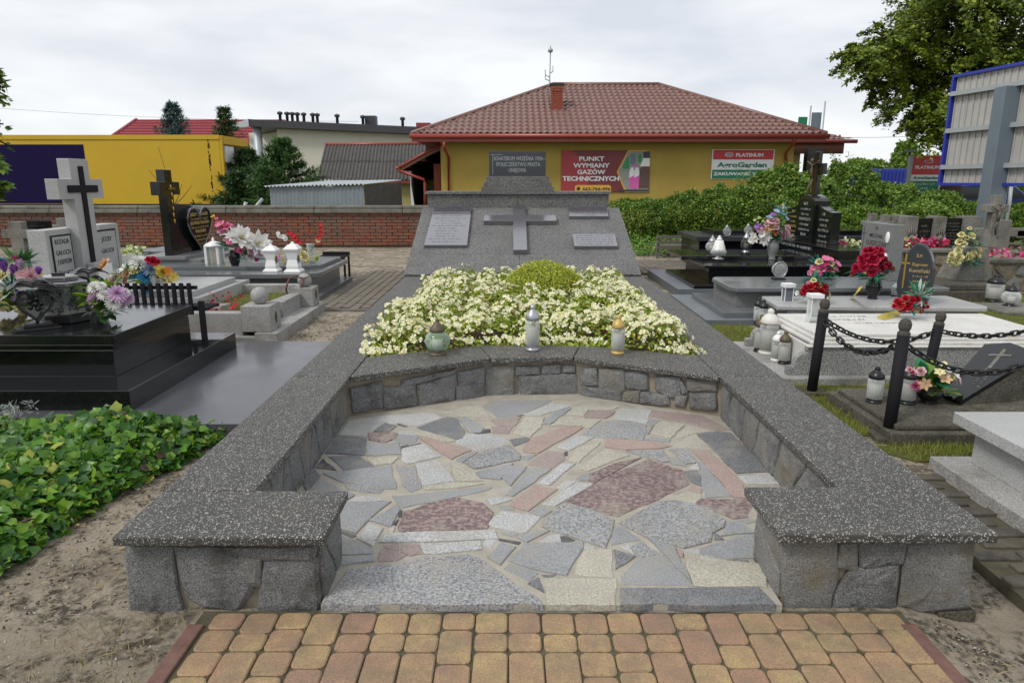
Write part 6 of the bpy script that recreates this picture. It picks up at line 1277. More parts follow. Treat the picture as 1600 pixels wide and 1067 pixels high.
pipe([V(694, 222, YE - .05), V(694, 232, YE), V(701, 246, YB - .06), V(701, 330, YB - .06)]); pipe([V(1241, 214, YE - .05), V(1241, 222, YE), V(1228, 240, YB - .06), V(1228, 330, YB - .06)])
# right wing roof
zq = 2.95; q0 = V(1335, 220, 25.5); wing = MB(); wing.add([(ex1 - 2.5, 25.5, q0.z), q0, (8.1, 29.5, 4.3), (5.5, 29.5, 4.3), (q0.x, 31, q0.z), (ex1 - 2.5, 31, q0.z)], [(0, 1, 2, 3), (1, 4, 2), (0, 5, 4, 1), (3, 2, 4, 5)], 'roof_red_brown'); wr = part('wing_roof', t, wing)
roofsheet(wr, ex1 - 2.5, q0.x, 5.5, 8.1, 25.5, q0.z, 29.5, 4.3)
part('gutter', wr, MB().tube([(ex1 - .5, 25.4, q0.z - .03), (q0.x + .05, 25.4, q0.z - .03)], .07, 'red_paint', 8)); part('fascia', wr, MB().box(ex1 - 1.0, q0.x - .3, 25.6, 25.7, q0.z - .45, q0.z - .05, 'soffit_wood')); tbox('wing_wall', t, 9.01, 10.6, 26.0, 31, 0, 2.6, 'stucco_yellow_pale', 0); tbox('doorway_shade', t, 9.05, 10.2, 25.97, 25.995, 1.2, 2.5, 'shade_dark', 0); p0 = V(1262, 240, 24); tbox('canopy_post', t, p0.x, p0.x + .5, 24.0, 24.3, 0, q0.z - .3, 'dark_trim', 0)  # near-black sheet on the wing wall paints the shade of the recess
# left porch
pr = MB(); a0, a1 = V(623, 262, 22.6), V(664, 239, 22.6); yb_ = 29; pr.add([a0, a1, (xl, YB + .05, a1.z + .22), (xl, yb_, a1.z + .22), (a0.x, yb_, a0.z), a0 - Vector((0, 0, .14)), a1 - Vector((0, 0, .14)), (xl, YB + .05, a1.z + .08)], [(0, 1, 2, 3, 4), (0, 5, 6, 1), (1, 6, 7, 2)], 'soffit_wood'); pch = part('porch_roof', t, pr)
part('gutter', pch, MB().tube([(a0.x - .03, 22.5, a0.z - .02), (a0.x - .03, 29, a0.z - .02)], .06, 'red_paint', 8)); part('verge_board', pch, MB().tube([a0, a1, (xl + .02, YB, a1.z + .25)], .045, 'red_paint', 6))
part('downpipe', pch, MB().tube([V(623, 263, 22.5), V(623, 267, 22.5), V(663, 281, 22.4), V(664, 286, 22.4), V(664, 345, 22.4)], .045, 'red_paint', 8))
tbox('porch_back', t, a0.x + .35, xl - .01, 27.0, 27.1, 0, 3.0, 'shade_dark', 0); tbox('porch_side', t, a0.x + .30, a0.x + .34, 23.4, 27, 0, 2.1, 'shade_dark', 0); tbox('porch_door', t, V(678, 280, 23.2).x, V(689, 280, 23.2).x, 23.2, 23.25, 0, 2.1, 'render_brick', 0); part('porch_beam', t, MB().box(V(656, 250, 22.9).x, V(664, 250, 22.9).x, 22.8, 27, V(656, 252, 22.9).z, V(656, 245, 22.9).z, 'soffit_wood'))  # porch back and side coloured near-black for the shade of the interior
part('torn_sheet', t, MB().prism([(V(641, 265, 23).x, V(641, 322, 23).z), (V(646, 265, 23).x, V(641, 322, 23).z), (V(643, 300, 23).x, V(641, 290, 23).z), (V(642, 265, 23).x, V(641, 268, 23).z), (V(640, 265, 23).x, V(641, 268, 23).z)], 0, .03, 'sign_white', frame((0, 23, 0), (1, 0, 0), (0, 0, 1))))
# chimney with real bricks
cb = V(873, 187, 24.2); w_ = 9.5 * mpp(24.2, 3.5); ct = V(870, 133, 24.2).z; cx0 = V(870, 160, 24.2).x; ch = part('chimney', t, MB().box(cx0 - w_ + .02, cx0 + w_ - .02, 24.2, 24.8, 3.4, ct, 'mortar')); rr = random.Random(6)
nb = int((ct - 3.5) / .075)
for j in range(nb):
    k = 2; wd = 2 * w_ / k; off = wd / 2 if j % 2 else 0
    xs_ = [cx0 - w_ + wd * i for i in range(k + 1)] if not off else [cx0 - w_, cx0 - w_ + off, cx0 - w_ + off + wd, cx0 + w_]
    ex_ = .02 if j > nb - 3 else 0
    for a, b_ in zip(xs_[:-1], xs_[1:]): part('brick', ch, MB().box(a + .006 - ex_ * (a == xs_[0]), b_ - .006 + ex_ * (b_ == xs_[-1]), 24.17 - ex_, 24.2, 3.5 + .075 * j + .005, 3.5 + .075 * (j + 1) - .005, 'render_brick'))
part('chimney_cap', ch, MB().box(cx0 - w_ - .03, cx0 + w_ + .03, 24.14, 24.84, ct, ct + .06, 'mossy_concrete')); part('flashing', roof, MB().box(V(856, 187, 24).x, V(888, 187, 24).x, 24.0, 24.16, V(870, 188, 24).z, V(870, 172, 24).z, 'roof_red_brown'))
# antenna mast
t_ = thing('antenna_mast', 'thin antenna mast with a small cap above the roof by the chimney', 'antenna', (1.2, 25.5, 4.5)); p0, p1 = V(858, 140, 25.5), V(860, 82, 25.5); part('mast', t_, MB().tube([p0 - Vector((0, 0, .9)), p1], .025, 'rail_grey', 6)); part('cap', t_, MB().lathe([(.08, 0), (.1, .08), (.03, .12), (.02, .2)], 'rail_grey', T(*p1), 8))
for k, (a, b_) in enumerate(((852, 118), (852, 124), (864, 112))): q = V(a, b_, 25.5); part('arm', t_, MB().tube([V(859, b_ + 3, 25.5), q, q + Vector((0, 0, .18))], .018, 'rail_grey', 5))
# banner
def board(name, label, cat, x0p, y0p, x1p, y1p, Y, th=.03): 
    a, b_ = V(x0p, y0p, Y), V(x1p, y1p, Y); t_ = thing(name, label, cat, ((a.x + b_.x) / 2, Y, b_.z)); return t_, a.x, b_.x, b_.z, a.z
Yb = YB - .03; t, x0, x1, z0, z1 = board('gas_banner', 'red banner about technical gases with pink cylinders and phone number on the yellow wall', 'banner', 877.5, 235, 1013.5, 300.5, Yb); W_, H_ = x1 - x0, z1 - z0
bm_ = frame((x0, Yb, z0), (1, 0, 0), (0, 0, 1)); PX = lambda u: u / 1265 * W_; PZ = lambda v: (1 - v / 640) * H_        # banner crop coordinates
bk = part('sheet', t, MB().box(0, W_, 0, H_, -.02, 0, 'banner_red', bm_)); shp = lambda nm, pts, z, mat: part(nm, t, MB().prism([(PX(a), PZ(b_)) for a, b_ in pts], .0005, z, mat, bm_))
shp('red_panel', [(150, 0), (960, 0), (800, 330), (930, 640), (300, 640), (500, 330)], .002, 'banner_dark')
shp('picture', [(960, 0), (1265, 0), (1265, 640), (930, 640), (800, 330)], .003, 'print_grey'); shp('yellow_edge', [(945, 0), (965, 0), (815, 330), (945, 640), (925, 640), (795, 330)], .0045, 'sign_yellow'); shp('yellow_edge', [(945, 0), (1265, 0), (1265, 20), (945, 20)], .0042, 'sign_yellow')
shp('green_bottle', [(870, 280), (880, 220), (930, 120), (960, 90), (970, 200), (975, 285)], .005, 'print_green')
for cx_ in (1015, 1085): shp('pink_bottle', [(cx_ - 36, 585), (cx_ - 40, 330), (cx_ - 20, 260), (cx_ + 16, 260), (cx_ + 34, 330), (cx_ + 32, 585)], .006, 'sign_white'); shp('pink_label', [(cx_ - 36, 585), (cx_ - 38, 420), (cx_ + 33, 380), (cx_ + 32, 585)], .008, 'print_pink'); shp('pink_cap', [(cx_ - 18, 258), (cx_ - 12, 215), (cx_ + 10, 215), (cx_ + 16, 258)], .008, 'print_pink')
shp('grey_bottle', [(980, 215), (975, 90), (995, 60), (1045, 60), (1062, 90), (1058, 215)], .0055, 'post_grey_blue'); shp('grey_bottle', [(1095, 190), (1092, 90), (1110, 60), (1130, 60), (1145, 90), (1140, 190)], .0055, 'print_green')
shp('brown_bottle', [(1120, 585), (1120, 300), (1160, 230), (1265, 230), (1265, 585)], .005, 'print_brown'); shp('brown_bottle_neck', [(1125, 245), (1170, 120), (1262, 120), (1262, 245)], .0062, 'sign_white'); shp('valve', [(1170, 118), (1160, 30), (1255, 10), (1262, 118)], .0065, 'dark_trim'); shp('black_bar', [(820, 600), (1265, 600), (1265, 630), (820, 630)], .0085, 'dark_trim')
shp('phone_pill', [(200, 640), (200, 550), (225, 530), (690, 530), (720, 550), (720, 640)], .005, 'sign_yellow'); part('phone_icon', t, MB().lathe([(PX(26), 0), (PX(26), .002)], 'dark_trim', bm_ @ Matrix.Translation((PX(250), PZ(585), .0055)), 14))
lettering(t, [('PUNKT', PX(432), PZ(160), H_ * .105, PX(360)), ('WYMIANY', PX(430), PZ(262), H_ * .105, PX(520)), ('GAZÓW', PX(430), PZ(362), H_ * .105, PX(405)), ('TECHNICZNYCH', PX(425), PZ(464), H_ * .11, PX(812))], bm_ @ Matrix.Translation((0, 0, .009)), 'sign_white', off=.045)
lettering(t, [('663-766-496', PX(510), PZ(612), H_ * .075, PX(400))], bm_ @ Matrix.Translation((0, 0, .0095)), 'dark_trim', off=.03)
def brand_sign(t, x0, x1, z0, z1, Y, three=True, mtx=None):
    W_, H_ = x1 - x0, z1 - z0; m_ = mtx or frame((x0, Y, z0), (1, 0, 0), (0, 0, 1)); part('panel', t, MB().box(0, W_, 0, H_, -.03, 0, 'sign_white', m_)); 
    part('red_band', t, MB().box(.03, W_ - .03, H_ * .66, H_ * .985, .0005, .004, 'sign_red', m_)); part('green_band', t, MB().box(.03, W_ - .03, .01, H_ * .31, .0005, .004, 'sign_green', m_))
    m2 = m_ @ Matrix.Translation((0, 0, .005)); lettering(t, [('PLATINUM', W_ * .60, H_ * .76, H_ * .12, W_ * .44)], m2, 'sign_white', off=.05); lettering(t, [('AgroGarden', W_ * .49, H_ * .40, H_ * .17, W_ * .80)], m2, 'sign_green', off=.05); lettering(t, [('ZAKUWANIE WĘŻY', W_ * .5, H_ * .12, H_ * .11, W_ * .93)], m2, 'sign_white', off=.05)
    lg = MB(); lg.tube([(W_ * (.27 + .065 * math.cos(a)), H_ * (.83 + .07 * math.sin(a)) , .008) for a in [R(30 * k) for k in range(12)]], H_ * .012, 'sign_white', 5, m_, None, True); lg.box(W_ * .22, W_ * .31, H_ * .80, H_ * .86, .004, .008, 'rail_grey', m_); part('emblem', t, lg)
t, x0, x1, z0, z1 = board('wall_sign', 'white, red and green garden supplies sign on the yellow wall above the hedge', 'sign', 1113.5, 234, 1207, 279.5, Yb); brand_sign(t, x0, x1, z0, z1, Yb)
# ---- yellow swap-body
t = thing('yellow_container', 'long yellow lorry body with a navy panel and rusty open end behind the wall', 'lorry body', (-15, 26, 0)); Yt = 26.0; xr_ = -10.72; zb, zt = .62, 3.17
tbox('body', t, -24, xr_, Yt, Yt + 2.5, zb, zt, 'truck_yellow', .02); tbox('top_rail', t, -24, xr_ + .02, Yt - .03, Yt - .001, zt - .14, zt + .02, 'truck_yellow', .005); tbox('bottom_rail', t, -24, xr_, Yt - .03, Yt - .001, zb, zb + .10, 'truck_navy', .003)
q = [V(0, 225, Yt), V(130, 227, Yt), V(143, 318, Yt)]; part('navy_panel', t, MB().prism([(-24, V(0, 318, Yt).z), (V(143, 318, Yt).x, V(143, 318, Yt).z), (V(130, 226, Yt).x, V(130, 226, Yt).z), (-24, V(0, 226, Yt).z)], .001, .006, 'truck_navy', frame((0, Yt, 0), (1, 0, 0), (0, 0, 1))))
tbox('end_post', t, xr_ + .002, xr_ + .10, Yt, Yt + .12, zb, zt, 'truck_yellow', .01); m_ = MB(); rr = random.Random(3)
for k in range(40): z = rr.uniform(zb + .1, zt - .1); x = xr_ - .42 + rr.uniform(-.03, .02); m_.box(x, x + rr.uniform(.02, .05), Yt - .004, Yt, z, z + rr.uniform(.02, .12), 'rust_spot')
part('rust_stains', t, m_, 0, None, False, 'stuff')
dr = MB(); dr.add([(xr_ + .11, Yt + .3, zb), (xr_ + .11, Yt + 2.5, zb), (xr_ + .11, Yt + 2.5, zt - .3), (xr_ + .11, Yt + .3, zt - .3)], [(0, 1, 2, 3)], 'shade_dark'); 
tbox('door', t, xr_ + .003, xr_ + .05, Yt + .35, Yt + 2.4, zb, zt - .35, 'sign_white', 0); tbox('door_edge', t, xr_ + .051, xr_ + .10, Yt + 1.2, Yt + 2.4, zb, zt - .35, 'rust_spot', 0); tbox('end_post', t, xr_ + .003, xr_ + .12, Yt + 2.42, Yt + 2.52, zb, zt, 'truck_yellow', .01); tbox('end_header', t, xr_ + .003, xr_ + .12, Yt + .121, Yt + 2.419, zt - .3, zt, 'truck_yellow', .01)
for x in (-22, -18, -13, -11.2): tbox('leg', t, x, x + .12, Yt + .1, Yt + .25, 0, zb, 'dark_trim', 0); tbox('leg', t, x, x + .12, Yt + 2.2, Yt + 2.35, 0, zb, 'dark_trim', 0)
# ---- houses
t = thing('red_roof_house', 'far house with a ribbed dark red metal roof behind the yellow lorry body', 'house', (-22, 50, 0)); a, b_ = V(220, 187, 52), V(420, 195, 52); c_, d_ = V(236, 222, 47), V(420, 226, 47)
part('wall', t, MB().prism([(-24.4, 48), (-17, 48), (-17, 56), (-24.4, 56)], 0, 3.9, 'stucco_cream')); mr = MB(); z0r, z1r = 3.9, a.z; xa, xb2 = a.x, -16.5
mr.add([(xa - .3, 47, z0r), (xb2, 47, z0r), (xb2, 52, z1r), (xa - .3, 52, z1r), (xb2, 57, z0r), (xa - .3, 57, z0r)], [(0, 1, 2, 3), (3, 2, 4, 5), (1, 4, 2)], 'roof_red'); mr.add([(xa - .28, 47.3, z0r), (xa - .28, 52, z1r - .1), (xa - .28, 56.7, z0r)], [(0, 1, 2)], 'stucco_cream'); rfh = part('roof', t, mr)
for k in range(9): f_ = (k + .5) / 9; part('tile_row', rfh, MB().box(xa - .3, xb2, 47 + 5 * f_ - .06, 47 + 5 * f_ + .06, z0r + (z1r - z0r) * f_ - .02, z0r + (z1r - z0r) * f_ + .07, 'roof_red'))
part('verge_board', rfh, MB().tube([(xa - .32, 47, z0r), (xa - .32, 52, z1r)], .12, 'roof_red', 6))
t = thing('modern_house', 'cream modern house with a dark slanting flat roof, vents and pillared balcony', 'house', (-9, 34, 0)); Yh = 34.0
L0 = V(432, 200, Yh).x; L1 = V(657, 200, Yh + 3).x; 
def quadbox(mat, pts_xy, zlo, zhi_fn, name, bevel=0):
    n = len(pts_xy); vs = [(x, y, zlo) for x, y in pts_xy] + [(x, y, zhi_fn(x)) for x, y in pts_xy]; m_ = MB(); m_.add(vs, [tuple(range(n - 1, -1, -1)), tuple(range(n, 2 * n))] + [(i, (i + 1) % n, n + (i + 1) % n, n + i) for i in range(n)], mat); return part(name, t, m_, bevel)
za_, zb_ = V(395, 188, Yh).z, V(663, 200, Yh).z; xa_, xb_ = V(395, 188, Yh).x, V(663, 200, Yh).x; zr = lambda x: za_ + (zb_ - za_) * (x - xa_) / (xb_ - xa_)
quadbox('stucco_cream', [(L0, Yh), (V(656, 200, Yh).x, Yh), (V(656, 200, Yh).x, Yh + 8), (L0, Yh + 8)], 0, lambda x: zr(x) - .3, 'wall')
quadbox('stucco_cream', [(L0 - 3.2, Yh + 5.0), (L0 - .002, Yh + .8), (L0 - .002, Yh + 8), (L0 - 3.2, Yh + 8)], 0, lambda x: zr(x) - .35, 'wall')
vs = [(xa_, Yh - .5), (xb_, Yh - .5), (xb_, Yh + 8.5), (xa_ - 2.2, Yh + 8.5)]
m_ = MB(); m_.add([(x, y, zr(x) - .32 - (.35 if (x < xa_ - 1) else 0)) for x, y in vs] + [(x, y, zr(x) - (.35 if x < xa_ - 1 else 0)) for x, y in vs], [(3, 2, 1, 0), (4, 5, 6, 7), (0, 1, 5, 4), (1, 2, 6, 5), (2, 3, 7, 6), (3, 0, 4, 7)], 'dark_trim'); rfm = part('roof', t, m_)
e0, e1 = Vector((xa_ - .02, Yh - .52, zr(xa_) - .32)), V(362, 203, Yh + 6); m_ = MB(); m_.add([e0, e1, e1 + Vector((0, 0, .28)), e0 + Vector((0, 0, .33)), e0 + Vector((.1, .2, 0)), e1 + Vector((.1, .2, 0)), e1 + Vector((.1, .2, .28)), e0 + Vector((.1, .2, .33))], [(0, 1, 2, 3), (4, 7, 6, 5), (3, 2, 6, 7), (0, 4, 5, 1)], 'zinc_pale'); part('roof_edge', rfm, m_)
p0 = V(403, 230, Yh - .1); part('pillar', t, MB().lathe([(.2, 0), (.2, zr(p0.x) - .33)], 'zinc_pale', T(p0.x, Yh, 0), 14)); tbox('window', t, V(411, 240, Yh + 1).x, V(418, 240, Yh + 1).x, Yh + .9, Yh + .95, 1.2, 2.7, 'car_glass', 0)
for k in range(5): part('balcony_rail', t, MB().box(V(400, 250, Yh - .3).x, V(412, 250, Yh - .3).x, Yh - .3, Yh - .27, .9 + .18 * k, .93 + .18 * k, 'rail_grey'))
tbox('garage_door', t, V(384, 240, Yh + 2).x, V(398, 240, Yh + 2).x, Yh + 2.0, Yh + 2.05, 0, 2.3, 'render_brick', 0)
for px in (438, 449, 457, 465, 475, 489, 496, 527, 567, 629): q = V(px, 188, Yh + .8); part('roof_vent', rfm, MB().lathe([(.07, 0), (.07, .38), (.13, .4), (.13, .5), (.02, .54)], 'dark_trim', T(q.x, Yh + .8, zr(q.x) - .02), 8))
q0_, q1_ = V(570, 190, Yh + 1), V(587, 190, Yh + 1); cq = part('chimney', rfm, MB().box(q0_.x, q1_.x, Yh + 1, Yh + 1.5, zr(q0_.x) - .1, V(580, 181, Yh + 1).z, 'dark_trim'));
m_ = MB().box(V(650, 195, 40).x, V(672, 195, 40).x, 40, 46, 0, V(660, 192, 40).z, 'roof_red'); tag(m_.build('far_red_roof'), 'sliver of a far red roof between cream house and shop roof', 'roof')
t = thing('corrugated_house', 'low pale yellow outbuilding with a grey corrugated asbestos roof', 'outbuilding', (-5.5, 27, 0)); a, b_ = V(508, 226, 28.2), V(668, 225, 28.2); c_, d_ = V(495, 281, 26), V(668, 281, 26)
tbox('wall', t, c_.x + .5, -2.9, 26.3, 31, 0, c_.z, 'stucco_yellow_pale', 0); m_ = MB(); N_ = 220; vs = []; 
for i in range(N_ + 1):
    f_ = i / N_; o = .035 * math.sin(f_ * 2 * math.pi * 30); 
    for (p, q) in ((c_, d_), (a, b_)): v = p.lerp(q, f_); vs.append((v.x, v.y, v.z + o))
m_.add(vs, [(2 * i, 2 * i + 2, 2 * i + 3, 2 * i + 1) for i in range(N_)], 'asbestos', None, True); rfc = part('roof', t, m_); m_ = MB(); mid_ = [(Vector(vs[2 * i]) * .5 + Vector(vs[2 * i + 1]) * .5) for i in range(0, N_ + 1, 2)]; part('sheet_lap', rfc, MB().tube([(p.x, p.y, p.z + .015) for p in mid_], .012, 'asbestos', 4)); part('ridge', rfc, MB().tube([a, b_], .07, 'red_paint', 6)); part('fascia', rfc, MB().box(c_.x, d_.x, 26.02, 26.06, c_.z - .14, c_.z - .04, 'red_paint'))
m_ = MB(); m_.add([a, (a.x, 31, c_.z), (b_.x, 31, c_.z), b_], [(0, 1, 2, 3)], 'asbestos'); part('roof', t, m_)
t = thing('metal_shed', 'low zinc sheet garage with ribbed walls and a pale sloping corrugated roof', 'shed', (-5.5, 20, 0)); a, b_ = V(421, 293, 20.4), V(568, 291, 19.0); zt1 = b_.z; r0 = V(627, 284, 21.5)
def ribwall(name, p, q, zl, zh0, zh1, mat, n):
    m_ = MB(); vs = []; K_ = n * 4
    d_ = Vector((q[0] - p[0], q[1] - p[1], 0)).normalized(); nn = Vector((d_.y, -d_.x, 0))
    for i in range(K_ + 1): f_ = i / K_; o = .02 if (i % 4) in (1, 2) else 0; x = p[0] + (q[0] - p[0]) * f_ + nn.x * o; y = p[1] + (q[1] - p[1]) * f_ + nn.y * o; vs += [(x, y, zl), (x, y, zh0 + (zh1 - zh0) * f_)]
    m_.add(vs, [(2 * i, 2 * i + 2, 2 * i + 3, 2 * i + 1) for i in range(K_)], mat); return part(name, t, m_)
ribwall('front_wall', (a.x, a.y), (b_.x, b_.y), 0, a.z, b_.z, 'zinc', 24); ribwall('side_wall', (b_.x + .01, b_.y), (r0.x, r0.y), 0, b_.z, r0.z - .02, 'asbestos', 12)
m_ = MB(); vs = []; bl = Vector((a.x + 1.2, 23.0, V(505, 283, 22).z)); br = r0 + Vector((0, .2, .04)); N_ = 120
for i in range(N_ + 1):
    f_ = i / N_; o = .025 * math.sin(f_ * 2 * math.pi * 26); p = (a + Vector((-.15, -.1, .02))).lerp(b_ + Vector((.05, -.15, .05)), f_); q = bl.lerp(br, f_); vs += [(p.x, p.y, p.z + o), (q.x, q.y, q.z + o)]
m_.add(vs, [(2 * i, 2 * i + 2, 2 * i + 3, 2 * i + 1) for i in range(N_)], 'zinc_pale', None, True); part('roof', t, m_)
for px, q in ((382, 'thin grey offcut stake leaning behind the brick wall'), (398, 'grey metal bar leaning diagonally behind the brick wall')):
    p0, p1 = V(px, 325, 19), V(px + (2 if px == 382 else 12), 316 if px == 382 else 311, 19); m_ = MB().tube([(p0.x, 19, 0), p0, p1], .05, 'zinc_pale', 5); tag(m_.build('scrap_bar'), q, 'metal bar')
# ---- right side signs, container, car, flags, wires
t, x0, x1, z0, z1 = board('roadside_sign', 'upright red, white and green garden supplies sign rising from the shrubs', 'sign', 1428, 243.5, 1467, 309, 24.0)
m_ = frame((x0, 24, z0), (1, 0, 0), (0, 0, 1)); W_, H_ = x1 - x0, z1 - z0; part('panel', t, MB().box(0, W_, 0, H_, -.08, 0, 'sign_white', m_)); part('red_panel', t, MB().box(0, W_, H_ * .55, H_, .0005, .01, 'sign_red', m_)); part('green_panel', t, MB().box(0, W_ * .93, 0, H_ * .40, .0005, .01, 'sign_green', m_))
m2 = m_ @ Matrix.Translation((0, 0, .012)); lettering(t, [('PLATINUM', W_ * .48, H_ * .69, H_ * .075, W_ * .78)], m2, 'sign_white', off=.05); lettering(t, [('AgroGarden', W_ * .48, H_ * .445, H_ * .07, W_ * .84)], m2, 'sign_green', off=.05); scribble(t, [(W_ * .15, W_ * .8, H_ * .3, H_ * .05), (W_ * .35, W_ * .6, H_ * .2, H_ * .05), (W_ * .2, W_ * .75, H_ * .1, H_ * .05)], m2, 'sign_white', seed=15)
lg = MB(); lg.tube([(W_ * (.5 + .14 * math.cos(a)), H_ * (.86 + .035 * math.sin(a)), .015) for a in [R(30 * k) for k in range(12)]], H_ * .008, 'sign_white', 5, m_, None, True); part('emblem', t, lg); tbox('post', t, x0 - .12, x0 - .02, 24, 24.1, 0, z1, 'rail_grey', 0); tbox('post', t, x1 + .02, x1 + .12, 24, 24.1, 0, z1, 'rail_grey', 0)
t = thing('blue_container', 'long blue storage container behind the roadside sign', 'container', (20, 33, 0)); a, b_ = V(1348, 269, 33), V(1486, 262, 33); tbox('body', t, a.x, b_.x, 33, 36, 0, V(1400, 264, 33).z, 'blue_paint', .02)
for k in range(24): x = a.x + (b_.x - a.x) * (k + .5) / 24; part('rib', t, MB().box(x - .04, x + .04, 32.96, 33, .1, V(1400, 264, 33).z - .1, 'blue_paint'))
t = thing('parked_car', 'dark blue parked car half hidden behind the billboard post', 'car', (15.5, 24, 0), R(-12))
L_ = lambda n, m_, bv=0: part(n, t, m_, bv, None, True)
prof = [(-2.1, .3), (2.0, .3), (2.05, .6), (1.9, .85), (1.0, .95), (.45, 1.4), (-1.1, 1.45), (-1.7, 1.0), (-2.1, .9)]
mf = frame((0, 0, 0), (-1, 0, 0), (0, 0, 1)); L_('body', MB().prism(prof, -.85, .85, 'car_blue', mf), .05); L_('side_window', MB().prism([(.85, .97), (.42, 1.34), (-1.05, 1.38), (-1.5, 1.0)], -.86, .86, 'car_glass', mf), .0)
wm_ = MB(); wm_.add([(-.98, -.75, .97), (-.98, .75, .97), (-.5, .7, 1.37), (-.5, -.7, 1.37)], [(0, 1, 2, 3)], 'car_glass', Matrix.Translation((-.03, 0, .03))); L_('windscreen', wm_)
for x in (-1.35, 1.3):
    for y in (-.8, .8): wh = L_('wheel', MB().lathe([(.1, -.1), (.32, -.1), (.32, .1), (.1, .1)], 'black_plastic', Matrix.Translation((x, y, .32)) @ Matrix.Rotation(R(90), 4, 'X'), 18))
for y in (-.6, .6): L_('headlight', MB().sphere((-2.0, y, .72), .13, 'sign_white', 8))
t = thing('billboard', 'back of a leaning billboard of grey sheets in a blue frame on a steel post', 'billboard', (8.3, 12.6, 0))
b0, b1 = Vector((8.22, 13.5, 0)), Vector((8.75, 9.6, 0)); e = (b1 - b0).normalized(); zlo, zhi = V(1500, 290, 13.4).z, V(1490, 118, 13.5).z; Wb = (b1 - b0).length; bmx = frame((b0.x, b0.y, zlo), e, (0, 0, 1)); Hb = zhi - zlo
nb_ = 13; 
for k in range(nb_): part('sheet', t, MB().box(.05 + (Wb - .1) * k / nb_ + .004, .05 + (Wb - .1) * (k + 1) / nb_ - .004, .04, Hb - .04, -.06 - (.012 if k % 2 else 0), -.045, 'board_sheet', bmx))
for k in range(nb_ * 2): x = .08 + (Wb - .16) * k / (nb_ * 2); part('sheet_rib', t, MB().box(x, x + .025, .045, Hb - .045, -.044, -.025, 'board_sheet', bmx))
part('frame', t, MB().box(0, Wb, Hb - .05, Hb, -.1, .03, 'blue_paint', bmx)); part('frame', t, MB().box(0, Wb, 0, .05, -.1, .03, 'blue_paint', bmx)); part('frame', t, MB().box(0, .05, .051, Hb - .051, -.1, .03, 'blue_paint', bmx)); part('frame', t, MB().box(.0, Wb, .0, Hb, -.125, -.101, 'blue_paint', bmx))
for f_ in (.17, .5, .83): part('rail', t, MB().box(.05, Wb - .05, Hb * f_ - .04, Hb * f_ + .04, -.02, .06, 'rail_grey', bmx))
px_ = V(1541, 135, 12.1); pb = V(1541, 375, 12.1); part('post', t, MB().box(pb.x - .14, pb.x + .14, 12.0, 12.28, 0, px_.z, 'post_grey_blue'), .01); part('post_flange', t, MB().box(pb.x + .141, pb.x + .17, 12.0, 12.28, 0, px_.z, 'post_grey_blue'))
for px, y0_, y1_, c_, lb in ((1254, 183, 197, 'sign_green', 'small dark green flag on a thin pole above the shop roof'), (1275, 176, 202, 'post_grey_blue', 'larger grey flag on a thin pole above the shop roof')):
    t = thing('flag', lb, 'flag', (V(px, 200, 34).x, 34, 0)); a, b_ = V(px - 6, y0_, 34), V(px + 7, y1_, 34); part('pole', t, MB().tube([(b_.x + .1, 34, 0), (b_.x + .1, 34, a.z + .5)], .04, 'rail_grey', 6))
    m_ = MB(); vs = []
    for i in range(9): x = a.x + (b_.x - a.x) * i / 8; vs += [(x, 34 + .02 * math.sin(i), b_.z), (x, 34 + .02 * math.sin(i + .5), a.z)]
    m_.add(vs, [(2 * i, 2 * i + 2, 2 * i + 3, 2 * i + 1) for i in range(8)], c_, None, True); m_.add([(v[0], v[1] + .02, v[2]) for v in vs], [(2 * i, 2 * i + 2, 2 * i + 3, 2 * i + 1) for i in range(8)], c_, None, True); part('cloth', t, m_)
for k, (a, b_, Y_, lb) in enumerate((((1230, 213), (1640, 196), 40, 'thin overhead wire sagging across the sky right of the shop roof'), ((-20, 168), (560, 190), 60, 'thin overhead wire low in the sky above the yellow lorry body'))):
    p, q = V(*a, Y_), V(*b_, Y_); tag(MB().tube([p.lerp(q, i / 12) - Vector((0, 0, 1.2 * (i / 12) * (1 - i / 12))) for i in range(13)], .010, 'dark_trim', 4).build('overhead_wire'), lb, 'wire', 'overhead wires')
for px, h_, lb in ((1422, 236, 'street lamp beside the trees left of the roadside sign'), (1478, 232, 'street lamp with a flat head close to the big tree trunk')):
    p = V(px, h_, 45); t = thing('street_lamp', lb, 'street lamp', (p.x, 45, 0), 0, 'street lamps'); part('pole', t, MB().tube([(p.x, 45, 0), p], .07, 'dark_trim', 6)); part('lamp_head', t, MB().box(p.x - .35, p.x + .35, 44.8, 45.2, p.z - .1, p.z + .08, 'dark_trim'))
t = thing('white_post', 'thin pale post standing behind the hedge under the billboard', 'post', (12.6, 16, 0)); p0, p1 = V(1577, 318, 16), V(1580, 292, 16); part('pole', t, MB().tube([(p0.x, 16, 0), p0, p1], .04, 'rail_grey', 6))
# ================================================================ VEGETATION
kite_v = np.array([(0, 0, 0), (.45, -.3, .07), (1, 0, -.05), (.45, .3, .07)]); kite_f = [(0, 1, 2, 3)]
def leafcloud(name, P_, N_, size, mats, jit=.6, tmpl=(kite_v, kite_f), w=None):
    n = len(P_); Rm = rots(N_, jitter=jit)
    # put the leaf blade in the plane across N
    return instmesh(name, tmpl[0], tmpl[1], P_, Rm, size * rng.uniform(.6, 1.25, n), mats, rng.choice(len(mats), n, p=w))
def noise3(P_, k, seed=0):
    r_ = np.random.default_rng(seed); o = np.zeros(len(P_))
    for i in range(6):
        d_ = r_.normal(size=3); d_ /= np.linalg.norm(d_); o += np.sin(P_ @ d_ * k * r_.uniform(.6, 1.8) + r_.uniform(0, 6))
    return o / 6
